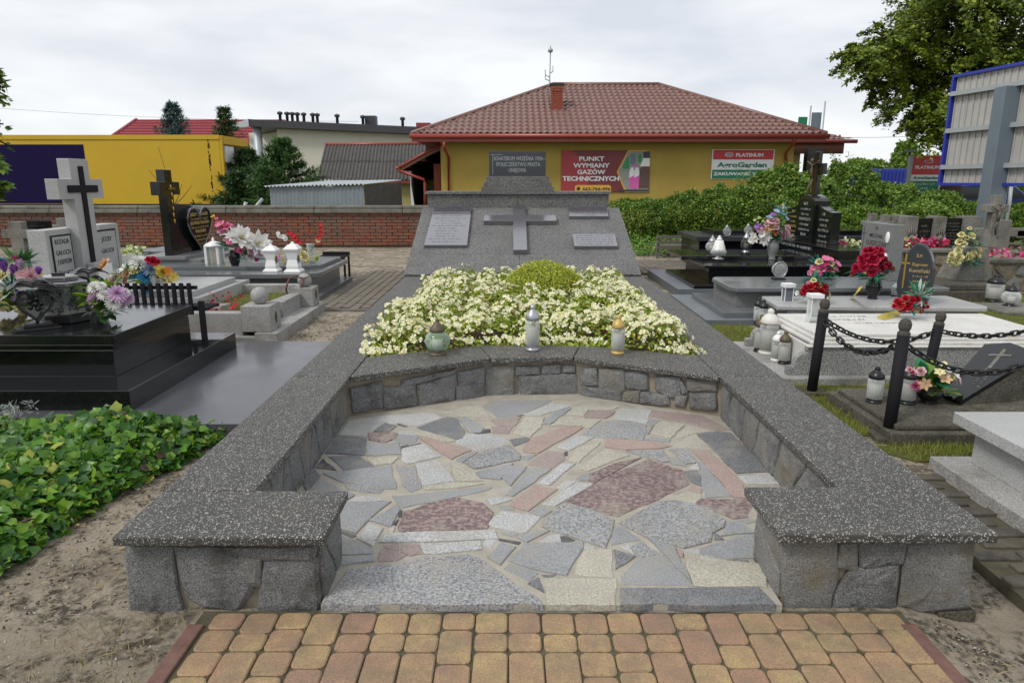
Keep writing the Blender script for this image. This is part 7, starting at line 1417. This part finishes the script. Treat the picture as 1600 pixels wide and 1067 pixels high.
# ---- begonias
bp = [(-1.10, 4.74), (-.72, 4.86), (-.24, 5.06), (.51, 5.06), (1.0, 4.90), (1.40, 4.77), (1.42, 5.4), (1.40, 8.6), (-1.02, 8.6), (-1.10, 5.6)]
plants = []
yy = 4.82; r_ = np.random.default_rng(5)
while yy < 8.6:
    xx = -1.05
    while xx < 1.4: plants.append((xx + r_.uniform(-.05, .05), yy + r_.uniform(-.05, .05))); xx += .25
    yy += .25
plants = np.array(plants); plants = plants[inpoly(plants, [(-1.06, 4.86), (-.24, 5.16), (.51, 5.16), (1.36, 4.88), (1.38, 8.55), (-1.0, 8.55)])]
ph = r_.uniform(.75, 1.15, len(plants))
def bedh(xy):
    d_ = np.sqrt(((xy[:, None, :] - plants[None]) ** 2).sum(2)); k = d_.argmin(1); m_ = d_.min(1); h = np.clip(1 - (m_ / .19) ** 2, 0, 1)
    edge = np.clip((xy[:, 1] - 4.78) / .25, .25, 1)
    return .30 + (.03 + .16 * h * ph[k]) * edge, (xy - plants[k]) / .15, h
n = 30000; xy = samp(bp, n); z, g_, h = bedh(xy); P_ = np.c_[xy, z - rng.uniform(0, .07, n) ]; N_ = np.c_[g_ * .8, np.ones(n)]
lv = leafcloud('a', P_, N_, .036, ['begonia_leaf', 'begonia_stem'], .55, w=[.93, .07])
petal4_v = np.array([(0, 0, 0), (.5, -.55, .15), (1.05, -.25, .1), (1.05, .25, .1), (.5, .55, .15), (0, 0, 0), (-.5, -.55, .15), (-1.05, -.2, .1), (-1.05, .2, .1), (-.5, .55, .15), (0, 0, .05), (-.28, .8, .28), (.28, .8, .28), (0, 0, .05), (-.25, -.8, .28), (.25, -.8, .28)]); 
tris = [(0, 1, 2), (0, 2, 3), (0, 3, 4), (5, 7, 6), (5, 8, 7), (5, 9, 8), (10, 12, 11), (13, 14, 15)]
n = 6600; xy = samp(bp, n); z, g_, h = bedh(xy); dens = (noise3(np.c_[xy, xy[:, 0]], 5, 3) + .55 + h * .6 + (xy[:, 1] < 5.6) * .6 + (np.abs(xy[:, 0] - .15) > .85) * .3 - .35); k = rng.uniform(0, 1.3, n) < dens; xy, z, g_ = xy[k], z[k], g_[k]; n = len(xy)
P_ = np.c_[xy, z + rng.uniform(.005, .03, n)]; fl = instmesh('b', petal4_v, tris, P_, rots(np.c_[g_ * .9 + [0, -.25], np.ones(n)], jitter=.35), rng.uniform(.014, .028, n), ['begonia_petal', 'begonia_stem'], (rng.random(n) < .035).astype(int))
cn_v = np.array([(.22, 0, .2), (0, .22, .2), (-.22, 0, .2), (0, -.22, .2), (0, 0, .42)]); cnf = [(0, 1, 4), (1, 2, 4), (2, 3, 4), (3, 0, 4)]
ct_ = instmesh('c', cn_v, cnf, P_, rots(np.c_[g_, np.ones(n)], jitter=.2), np.full(n, .017), ['pistil'], np.zeros(n, int))
link('begonia_bed', joinmesh('begonia_bed', [lv, fl, ct_]), None, 0, 'dense bed of cream white begonias filling the raised memorial bed', 'flowers', None, 'stuff')
# ---- golden globe shrub
cx_, cy_, cz_, rx_, rz_ = .335, 7.35, .33, .44, .37
n = 15000; D = rng.normal(size=(n, 3)); D[:, 2] = np.abs(D[:, 2]) * .9 + .0; D /= np.linalg.norm(D, axis=1)[:, None]; lump = 1 + .07 * noise3(D * 1., 9, 2) + .04 * noise3(D, 22, 4); P_ = np.array([cx_, cy_, cz_]) + D * np.array([rx_, rx_ * .9, rz_]) * (lump * rng.uniform(.86, 1.02, n))[:, None]
me = leafcloud('foliage', P_, D, .022, ['golden_thuja', 'golden_thuja', 'mid_conifer'], .7, w=[.5, .42, .08]); t = thing('globe_shrub', 'round clipped golden green shrub in the middle of the begonia bed', 'shrub', (cx_, cy_, .3)); place('foliage', t, me, Matrix.Identity(4))
m_ = MB(); m_.sphere((cx_, cy_, cz_), .34, 'mid_conifer', 14, None, .8); m_.tube([(cx_, cy_, .25), (cx_, cy_, .5)], .03, 'bark', 6); part('branches', t, m_)
# ---- three lanterns on the arc coping
lantern('globe', 684, 553, .31, 56, 'round green tinted glass lantern with bronze cap, left one on the curved coping', lid='dark_bronze', base='dark_bronze', gl='green_glass', wf=.98, group='lanterns on the curved coping')
lantern('cyl', 832, 547, .31, 71, 'tall slim glass lantern with silver cap in the middle of the curved coping', lid='silver', base='silver', gl='milky_glass', wf=.78, group='lanterns on the curved coping')
lantern('cyl', 965, 552, .31, 60, 'small cylindrical glass lantern with gold lid, right one on the curved coping', lid='gold_letter', base='gold_letter', gl='milky_glass', wf=.86, group='lanterns on the curved coping')
# ---- ivy
ivp = [(-2.05, 2.45), (-2.01, 3.1), (-1.88, 3.5), (-1.78, 3.85), (-1.52, 3.98), (-1.55, 4.05), (-2.4, 4.13), (-4.6, 4.15), (-4.6, 1.5), (-2.5, 1.5), (-2.35, 2.1)]
ivy_v = np.array([(0, 0, -.04), (.03, -.36, .07), (-.04, -.50, .04), (.36, -.44, .09), (.50, -.50, .03), (.66, -.30, .06), (1, 0, -.16), (.66, .30, .06), (.50, .50, .03), (.36, .44, .09), (-.04, .50, .04), (.03, .36, .07), (.4, 0, -.07)]); ivf = [(12, 0, 1), (1, 0, 2), (12, 1, 3), (12, 3, 5), (3, 4, 5), (12, 5, 6), (12, 6, 7), (12, 7, 9), (7, 8, 9), (12, 9, 11), (12, 11, 0), (11, 10, 0)]
def ivyh(xy):
    ed = np.full(len(xy), 9.); m = len(ivp)
    for i in range(m):
        a, b_ = np.array(ivp[i]), np.array(ivp[(i + 1) % m]); ab = b_ - a; t_ = np.clip(((xy - a) @ ab) / (ab @ ab), 0, 1); ed = np.minimum(ed, np.linalg.norm(xy - (a + t_[:, None] * ab), axis=1))
    return .015 + .19 * np.clip(ed / .4, 0, 1) ** .7 * (1 + .35 * noise3(np.c_[xy, xy[:, 0] * 0], 7, 8))
n = 15000; xy = samp(ivp, n); z = ivyh(xy); P_ = np.c_[xy, z - rng.uniform(0, .05, n)]; N_ = np.tile([.15, -.35, 1.], (n, 1)); a = leafcloud('a', P_, N_, .058, ['ivy_leaf', 'silk_dark', 'ivy_pale', 'bark'], .5, (ivy_v, ivf), [.80, .12, .065, .015])
n = 1500; xy = samp(ivp, n); P_ = np.c_[xy, ivyh(xy) * .5]; b_ = leafcloud('b', P_, np.tile([0, 0, 1.], (n, 1)), .05, ['silk_dark'], .5)
link('ivy_patch', joinmesh('ivy_patch', [a, b_]), None, 0, 'thick glossy ivy ground cover in front of the black tomb', 'ivy', None, 'stuff')
n = 500; q = G(14, 650, .15); xy = np.c_[rng.uniform(q.x - .3, q.x + .14, n), rng.uniform(q.y - .22, q.y + .05, n)]; me = leafcloud('silver_plant', np.c_[xy, .15 + rng.uniform(0, .09, n)], np.tile([0, -.3, .6], (n, 1)), .04, ['silver_leaf'], .9, (lance_v, lance_f4)); link('silver_plant', me, None, 0, 'small silvery plant growing among the ivy at the left edge', 'plant', None, 'stuff')
# pebbles
tet_v = np.array([(1, 0, 0), (-.6, .8, .1), (-.5, -.9, 0), (.1, 0, .8)]); tet_f = [(0, 1, 3), (1, 2, 3), (2, 0, 3), (0, 2, 1)]
for lb, pl_, n, sz in (('small pebbles and grit scattered on the sand at the left front corner', [(-2.4, 1.5), (-1.2, 1.5), (-1.2, 2.2), (-1.45, 2.3), (-1.45, 3.6), (-1.95, 3.4), (-2.05, 2.4)], 2600, .0035), ('small pebbles and grit scattered on the sand at the right front corner', [(1.48, 1.5), (2.6, 1.5), (2.6, 1.98), (1.98, 2.0), (1.98, 3.0), (1.75, 3.0), (1.75, 2.2), (1.48, 2.2)], 2000, .0035), ('grit on the sandy ground between sphere grave and memorial', [(-2.3, 6.2), (-1.45, 6.2), (-1.45, 8.2), (-2.3, 8.2)], 700, .006)):
    xy = samp(pl_, n); zz = np.array([gz(a, b_) for a, b_ in xy]); me = instmesh('pebbles', tet_v, tet_f, np.c_[xy, zz], rots(np.tile([0, 0, 1.], (n, 1)), jitter=.3), sz * rng.uniform(.4, 1.8, n) ** 1.5, ['flag_c', 'flag_p', 'soil', 'soil', 'mortar'], rng.integers(0, 5, n)); link('pebbles', me, None, 0, lb, 'pebbles', None, 'stuff')
for lb, pl_, n in (('dry twigs and straw lying on the sand at the left front corner', [(-2.3, 1.6), (-1.2, 1.6), (-1.2, 2.15), (-1.5, 2.3), (-1.5, 3.2), (-2.0, 3.0)], 420), ('dry twigs and straw lying on the sand at the right front corner', [(1.48, 1.6), (2.4, 1.6), (1.95, 2.0), (1.9, 2.9), (1.75, 2.9), (1.5, 2.2)], 160)):
    xy = samp(pl_, n); zz = np.array([gz(a, b_) for a, b_ in xy]); a = rng.uniform(0, 6.28, n); D = np.c_[np.cos(a), np.sin(a), rng.uniform(0, .15, n)]; me = instmesh('straw', lance_v * [1, .35, 1], lance_f4, np.c_[xy, zz + .002], dirs_rot(D), rng.uniform(.02, .07, n), ['dry_grass', 'bark'], rng.choice(2, n, p=[.75, .25])); link('straw', me, None, 0, lb, 'straw', None, 'stuff')
# fallen leaves and straw
n = 200; xy = np.c_[rng.uniform(-2.1, -1.45, n), rng.uniform(2.2, 4.0, n)]; k = ~inpoly(xy, ivp); xy = xy[k]; n = len(xy)
me = leafcloud('dead_leaves', np.c_[xy, np.full(n, -.008)], np.tile([0, 0, 1.], (n, 1)), .026, ['dry_grass', 'bark'], .25); link('dead_leaves', me, None, 0, 'scattered dry leaves and twigs on the sand beside the ivy', 'leaf litter', None, 'stuff')
blade_v = np.array([(0, -.04, 0), (0, .04, 0), (.12, .03, .55), (.12, -.03, .55), (.42, 0, 1.)]); blade_f = [(0, 1, 2), (0, 2, 3), (3, 2, 4)]
def grass(name, label, poly, n, h, excl=(), mats=('grass_blade',), z=-.02, clump=True, w=None):
    xy = samp(poly, n)
    for e in excl: xy = xy[~((xy[:, 0] > e[0]) & (xy[:, 0] < e[1]) & (xy[:, 1] > e[2]) & (xy[:, 1] < e[3]))]
    if clump: kk = noise3(np.c_[xy, xy[:, 0] * 0], 6, 11) + .6 > rng.uniform(0, .9, len(xy)); xy = xy[kk]
    n = len(xy); a = rng.uniform(0, 6.28, n); tl = rng.normal(0, .35, (n, 2)); Z_ = np.c_[tl, np.ones(n)]; Z_ /= np.linalg.norm(Z_, axis=1)[:, None]; X_ = np.c_[np.cos(a), np.sin(a), np.zeros(n)]; Y_ = np.cross(Z_, X_); Y_ /= np.linalg.norm(Y_, axis=1)[:, None]; X_ = np.cross(Y_, Z_)
    me = instmesh(name, blade_v, blade_f, np.c_[xy, np.full(n, z)], np.stack([X_, Y_, Z_], 2), h * rng.uniform(.4, 1.2, n), list(mats), rng.choice(len(mats), n, p=w)); return link(name, me, None, 0, label, 'grass', None, 'stuff')
lawn_polys = [[(1.95, 4.02), (2.28, 4.02), (2.28, 4.75), (3.2, 4.75), (5, 4.75), (5, 5.1), (2.08, 5.1), (2.10, 6.5), (2.6, 6.5), (2.6, 7.4), (1.95, 7.4)], [(2.3, 3.62), (4.6, 3.62), (4.6, 3.85), (2.2, 3.85), (1.95, 4.0)], [(4.8, 5.1), (9.5, 5.1), (9.5, 9.6), (6.7, 9.6), (6.7, 8.9), (5.0, 8.9), (5.1, 7.0), (4.8, 6.5)], [(5.0, 8.9), (5.6, 8.9), (5.6, 10.6), (5.0, 10.6)]]
ex_ = [(2.1, 4.76, 5.1, 6.44), (2.74, 5.05, 6.92, 7.8), (2.13, 5.05, 7.4, 9.2), (5.84, 7.61, 7.94, 8.66), (2.27, 4.45, 3.85, 4.73)]
for i, pl_ in enumerate(lawn_polys): MB().prism(pl_, -.06, -.012 - i * .0008, 'lawn').build('lawn', kind='structure')
for i, (pl_, nn, lb) in enumerate(zip(lawn_polys, (16000, 9000, 30000, 1500), ('rough grass round the chain posts beside the memorial', 'tufts of grass in front of the tilted plaque grave', 'open grass at the right between tombs and stone planters', 'strip of grass behind the concrete monument base'))): grass('grass', lb, pl_, nn, .055 if i == 2 else .05, ex_)
grass('dry_grass', 'straw and dry grass at the bottom left beside the brick paving', [(-1.9, 1.7), (-1.2, 1.7), (-1.16, 2.2), (-1.35, 2.22), (-1.9, 2.0)], 700, .035, mats=('dry_grass', 'grass_blade'), w=[.85, .15], z=-.02)
grass('joint_weeds', 'small green weeds in the joints of the brick paving', [(-1.1, 1.8), (1.42, 1.8), (1.42, 2.23), (-1.1, 2.23)], 4200, .010, mats=('grass_blade', 'ivy_leaf'), z=-.008, w=[.6, .4])
grass('wall_foot_weeds', 'tiny weeds along the inner foot of the memorial wall', [(-1.08, 2.6), (-1.02, 2.6), (-1.0, 4.3), (-.5, 4.56), (-.5, 4.62), (-1.08, 4.3)], 260, .02, mats=('grass_blade',), z=.024)
grass('planter_grass', 'sparse yellowish grass inside the sphere cornered grave', [(-4.5, 6.8), (-2.7, 6.8), (-2.7, 8.5), (-4.5, 8.5)], 3000, .06, mats=('grass_blade', 'dry_grass'), w=[.7, .3], z=.16)
for a, b_, lb in (((-3.3, 6.95), 140, 'red bedding flowers in the sphere grave nearest the bench'), ((-3.55, 7.55), 130, 'red bedding flowers behind the pale slab of the sphere grave')):
    q = a; n = b_; P_ = np.c_[rng.normal(q[0], .28, n), rng.normal(q[1], .12, n), .2 + rng.uniform(0, .1, n)]; me = leafcloud('red_flowers', P_, np.tile([0, -.5, 1.], (n, 1)), .05, ['petal_red', 'petal_crimson', 'silk_dark'], .5, w=[.5, .3, .2]); link('red_flowers', me, None, 0, lb, 'flowers', None, 'stuff')
# ---- shrubs
def shrub(label, c, r, n, leafm, size, group, seed, kind='shrub', tall=1., name='shrub', mats=None):
    t = thing(name, label, kind, (c[0], c[1], 0), 0, group); r_ = np.random.default_rng(seed)
    D = r_.normal(size=(n, 3)); D /= np.linalg.norm(D, axis=1)[:, None]; D[:, 2] = np.where(D[:, 2] < -.75, -D[:, 2], D[:, 2]); lump = 1 + .22 * noise3(D, 6, seed) + .18 * noise3(D, 15, seed + 1)
    P_ = np.array([c[0], c[1], c[2]]) + D * np.array(r) * (lump * (r_.uniform(0, 1, n) ** .25 * .35 + .67))[:, None]; k = P_[:, 2] > .02
    me = leafcloud('foliage', P_[k], (D * .5 + [0, -.2, .45])[k], size, mats or [leafm], .75); place('foliage', t, me, Matrix.Identity(4)); m_ = MB()
    for q in range(7): a = q * .9; m_.tube([(c[0] + .05 * math.cos(a), c[1] + .05 * math.sin(a), -.05), (c[0] + r[0] * .35 * math.cos(a), c[1] + r[1] * .35 * math.sin(a), c[2]), (c[0] + r[0] * .6 * math.cos(a), c[1] + r[1] * .6 * math.sin(a), c[2] + r[2] * .5)], .03, 'bark', 5, None, .008)
    m_.sphere((c[0], c[1], c[2]), 1., 'silk_dark', 10, None, 1.) if False else None
    part('stems', t, m_); return t
HY = 17.0
def sh(px0, px1, pytop, Y, label, leafm='hedge_leaf', size=.062, n=9000, seed=1, group='hedge shrubs behind the graves', base=0, zr=None):
    a, b_ = V(px0, 330, Y).x, V(px1, 330, Y).x; zt = V((px0 + px1) / 2, pytop, Y).z; cz = zt * .48 + base; shrub(label, ((a + b_) / 2, Y, cz), ((b_ - a) / 2 * 1.12, .75, zt - cz), n, leafm, size, group, seed)
sh(945, 1045, 312, 17.0, 'low clipped part of the hedge closest to the memorial', seed=1, n=13000); sh(1025, 1110, 304, 17.3, 'rounded hedge shrub just left of the wall sign', seed=2, n=13000); sh(1085, 1160, 294, 17.2, 'taller hedge shrub under the wall sign', seed=3, n=14000)
sh(1135, 1205, 290, 17.0, 'dark hedge shrub right under the wall sign letters', seed=4, n=14000); sh(1172, 1255, 262, 18.0, 'tall loose bush overlapping the right end of the wall sign', 'bush_leaf', .085, 17000, seed=5, group='tall loose bushes'); sh(1235, 1305, 275, 17.8, 'loose bush behind the crucifix', 'bush_leaf', .085, 15000, seed=6, group='tall loose bushes')
sh(1288, 1362, 250, 18.5, 'tallest loose bush right of the crucifix', 'bush_leaf', .085, 17000, seed=7, group='tall loose bushes'); sh(1350, 1440, 290, 18.5, 'spreading bush in front of the blue container', 'bush_leaf', .085, 14000, seed=8, group='tall loose bushes'); sh(1420, 1500, 303, 17.6, 'lower shrub under the roadside sign', 'bush_leaf', .08, 12000, seed=9, group='tall loose bushes')
sh(1480, 1580, 318, 17.0, 'low hedge shrub below the parked car', seed=10, n=12000); sh(1560, 1680, 318, 16.6, 'low hedge shrub under the billboard at the right edge', seed=11, n=14000); sh(1370, 1470, 322, 16.2, 'low shrub right behind the dark memorial plaques', seed=12, n=12000); sh(1290, 1400, 325, 16.0, 'low dark shrub behind the grey name tablet', seed=13, n=12000); sh(1200, 1310, 330, 15.9, 'low dark shrub behind the triple headstone', seed=14, n=12000)
# fine upright sprays on the loose bushes
for i, (px, py, lb) in enumerate(((1180, 262, 'thin leafy spray against the wall sign'), (1232, 240, 'upright leafy spray between sign and crucifix'), (1325, 238, 'upright leafy spray against the sky right of the roof'), (1352, 250, 'short leafy spray against the sky left of the roadside sign'))):
    tp = V(px, py, 18.1); t = thing('leafy_spray', lb, 'branch', (tp.x, 18.1, 1), 0, 'leafy sprays above the bushes'); m_ = MB(); Pn = []
    for k in range(5):
        e = tp + Vector((random.uniform(-.5, .5), random.uniform(-.2, .2), random.uniform(-.35, .05))); b0_ = Vector((tp.x + random.uniform(-.2, .2), 18.1, tp.z - 1.0)); m_.tube([b0_, b0_.lerp(e, .5) + Vector((0, 0, .1)), e], .01, 'bark', 4, None, .003)
        for q in range(38): f_ = .25 + .75 * q / 38; p = b0_.lerp(e, f_) + Vector((0, 0, .1 * (1 - abs(2 * f_ - 1)))); Pn.append((p.x + random.uniform(-.06, .06), p.y + random.uniform(-.06, .06), p.z + random.uniform(-.04, .05)))
    part('stems', t, m_); place('foliage', t, leafcloud('foliage', np.array(Pn), np.tile([0, -.3, 1.], (len(Pn), 1)), .07, ['bush_leaf'], .6), Matrix.Identity(4))
n = 9000; a, b_ = V(985, 380, 15.3).x, V(1110, 380, 15.3).x; P_ = np.c_[rng.uniform(a, b_ + 5, n), rng.uniform(14.6, 16.3, n), rng.uniform(0, .3, n)]; P_[:, 2] *= np.clip((P_[:, 1] - 14.4) / 1.2, .25, 1)
link('ivy_under_hedge', leafcloud('ivy', P_, np.tile([0, -.4, 1.], (n, 1)), .075, ['hedge_leaf', 'ivy_leaf'], .5), None, 0, 'low bright ground ivy at the foot of the hedge', 'ivy', None, 'stuff')
# ---- big leaning tree
def tree(label, base, pts, r0, clusters, leafm, lsize, nleaf, name='tree', group=None, droop=.5, spread=1.):
    t = thing(name, label, 'tree', base, 0, group); m_ = MB(); m_.tube(pts, r0, 'bark', 12, None, r0 * .45); part('trunk', t, m_); br = MB(); P_ = []; N_ = []
    top = Vector(pts[-1]); mid_ = Vector(pts[len(pts) // 2])
    for c, rad, w_ in clusters:
        c = Vector(c); s0 = mid_.lerp(top, random.uniform(.2, 1)); mp_ = s0.lerp(c, .5) + Vector((0, 0, (c - s0).length * .12)); br.tube([s0, mp_, c], r0 * .2, 'bark', 6, None, r0 * .05)
        nb = int(14 * w_); 
        for k in range(nb):
            d_ = Vector((random.gauss(0, 1), random.gauss(0, 1), random.gauss(.0, .7))).normalized(); e = c + Vector((d_.x * rad, d_.y * rad, d_.z * rad * .7 - droop * rad * .4)); br.tube([c, c.lerp(e, .5) + Vector((0, 0, rad * .1)), e], .02, 'bark', 4, None, .006)
            for q in range(int(nleaf)):
                f_ = random.uniform(.25, 1.08); p = c.lerp(e, f_) + Vector((random.gauss(0, .09), random.gauss(0, .09), random.gauss(0, .07) - droop * .15 * f_)) * rad * .55 * spread + Vector((0, 0, rad * .2 * (1 - abs(2 * f_ - 1)))); P_.append(p[:]); N_.append((d_.x * .3, d_.y * .3 - .2, 1))
    part('branches', t, br); me = leafcloud('crown', np.array(P_), np.array(N_), lsize, [leafm], .5); place('crown', t, me, Matrix.Identity(4)); return t
random.seed(21); Yt = 22.0; cl = []
for px, py, rd in ((1350, 92, .95), (1385, 60, 1.1), (1372, 100, .9), (1400, 130, 1.05), (1345, 88, .5), (1365, 142, .6), (1420, 35, 1.3), (1440, 80, 1.4), (1420, 110, 1.2), (1430, 160, 1.1), (1455, 195, .9), (1470, 130, 1.4), (1480, 60, 1.6), (1500, 10, 1.7), (1455, 5, 1.3), (1540, 50, 1.8), (1520, 110, 1.5), (1480, 170, 1.1), (1505, 195, .9), (1560, -10, 1.8), (1600, 60, 1.9), (1580, 120, 1.5), (1640, 0, 2.0), (1660, 110, 1.8), (1600, -80, 2.2), (1520, -80, 2.0), (1460, -60, 1.5), (1450, 175, .8), (1470, 215, .5), (1395, 105, .8), (1410, 80, 1.0), (1340, 75, .4)):
    y = Yt + random.uniform(-1.6, 1.6); cl.append((V(px, py, y), rd * .95, max(.6, rd * 1.2)))
p0, p1, p2 = V(1483, 306, Yt), V(1497, 240, Yt), V(1508, 200, Yt)
tree('large old lime tree with a dark leaning trunk and drooping crown, top right', (p0.x, Yt, 0), [(p0.x - .1, Yt, 0), p0, p1, p2, V(1525, 120, Yt), V(1535, 40, Yt)], .34, cl, 'tree_leaf', .125, 150)
# hanging leaves at the left edge
Yl = 6.2; cl = [(V(-22, 150, Yl), .16, 1.), (V(-12, 120, Yl), .12, .8), (V(-10, 250, Yl), .14, .9), (V(-2, 293, Yl), .1, .7), (V(-60, 200, Yl), .35, 1.6), (V(-80, 120, Yl), .4, 1.5), (V(-70, 290, Yl), .3, 1.2)]
b = V(-110, 300, Yl); tree('young tree at the left edge with only a few leaves in view', (b.x, Yl, 0), [(b.x, Yl, -.02), (b.x + .02, Yl, 1.2), (b.x + .1, Yl, 2.6)], .04, cl, 'bush_leaf', .07, 26, name='young_tree')
# ---- conifers
def conifer(label, px, pytop, Y, rbase, leafm, seed, group, zc=None, whorl=True, n=7000, name='conifer', lz=0.1, ls=.22):
    r_ = np.random.default_rng(seed); tp = V(px, pytop, Y); H_ = tp.z; t = thing(name, label, 'conifer', (tp.x, Y, 0), 0, group); part('trunk', t, MB().tube([(tp.x, Y, 0), (tp.x, Y, H_ * .97)], .09, 'bark', 7, None, .015))
    P_ = []; N_ = []; br = MB()
    nw = int(H_ / .28)
    for k in range(nw):
        z = lz + (H_ - lz) * (k + .5) / nw; rad = rbase * (1 - z / H_) ** .85 + .05; nb = 9
        for q in range(nb):
            a = r_.uniform(0, 6.28); ln = rad * r_.uniform(.7, 1.15); d_ = np.array([math.cos(a), math.sin(a), .15 if not whorl else .1]); 
            m_ = int(n / (nw * nb))
            f_ = r_.uniform(.15, 1, m_); base_ = np.array([tp.x, Y, z]); p = base_ + d_ * (ln * f_)[:, None] + np.c_[r_.normal(0, .05, m_), r_.normal(0, .05, m_), r_.normal(0, .05, m_) + .12 * f_ ** 2 * ln]; P_.append(p); N_.append(np.tile(d_ + [0, 0, .1], (m_, 1)) + r_.normal(0, .55, (m_, 3)))
            if q < 4: br.tube([base_, base_ + d_ * ln * .9], .015, 'bark', 3, None, .005)
    P_ = np.concatenate(P_); N_ = np.concatenate(N_); n_ = len(P_); me = instmesh('foliage', lance_v * [1, 1.4, 1], lance_f4, P_, dirs_rot(N_), ls * r_.uniform(.5, 1.1, n_), [leafm], np.zeros(n_, int)); place('foliage', t, me, Matrix.Identity(4)); part('branches', t, br); return t
conifer('blue green spruce top rising above the yellow lorry body', 269, 163, 40, 2.7, 'blue_spruce', 1, 'conifers behind the wall', n=9000, ls=.3)
conifer('slender dark spruce at the open end of the lorry body', 350, 168, 31, 1.7, 'dark_conifer', 2, 'conifers behind the wall', n=9000); conifer('broad juniper with several tips behind the metal shed', 440, 218, 25, 2.3, 'mid_conifer', 3, 'conifers behind the wall', n=26000, ls=.2)
conifer('dark spreading conifer between lorry body and juniper', 385, 235, 27, 2.3, 'dark_conifer', 4, 'conifers behind the wall', n=20000); conifer('low juniper close to the metal shed corner', 415, 262, 23.5, 1.0, 'mid_conifer', 5, 'conifers behind the wall', n=8000, ls=.18)
conifer('low dark conifer directly behind the wall beside the lorry body', 368, 272, 24, 1.1, 'dark_conifer', 6, 'conifers behind the wall', n=8000)
t = thing('bare_sapling', 'thin bare twigs standing before the yellow lorry body', 'sapling', (-8, 18, 0)); b = V(272, 322, 18.0)
for a in ((247, 229), (233, 266), (284, 288), (300, 290)): tp = V(*a, 18.0); part('twig', t, MB().tube([(b.x, 18, 0), b, b.lerp(tp, .5) + Vector((.03, 0, 0)), tp], .014, 'bark', 4, None, .005))
# ---- far tree belt on the right
for i, (px0, px1, py, Y, lb) in enumerate(((1300, 1400, 252, 60, 'far pale tree line right of the shop roof'), (1380, 1480, 246, 62, 'far tree clump behind the roadside sign'), (1470, 1620, 262, 58, 'far trees seen under the billboard'), (1395, 1420, 225, 50, 'single slim far tree left of the roadside sign'))):
    a, b_ = V(px0, 300, Y).x, V(px1, 300, Y).x; zt = V(px0, py, Y).z; shrub(lb, ((a + b_) / 2, Y, zt * .5), ((b_ - a) / 2 * 1.15, 1.5, zt * .52), 6000, 'bush_leaf', .28, 'far trees', 40 + i, 'tree', name='far_tree')
a, b_ = V(1330, 300, 17.9).x, V(1640, 300, 19).x
MB().box(14, 60, 27, 31, -.1, -.02, 'paver_dark').build('road', kind='structure')
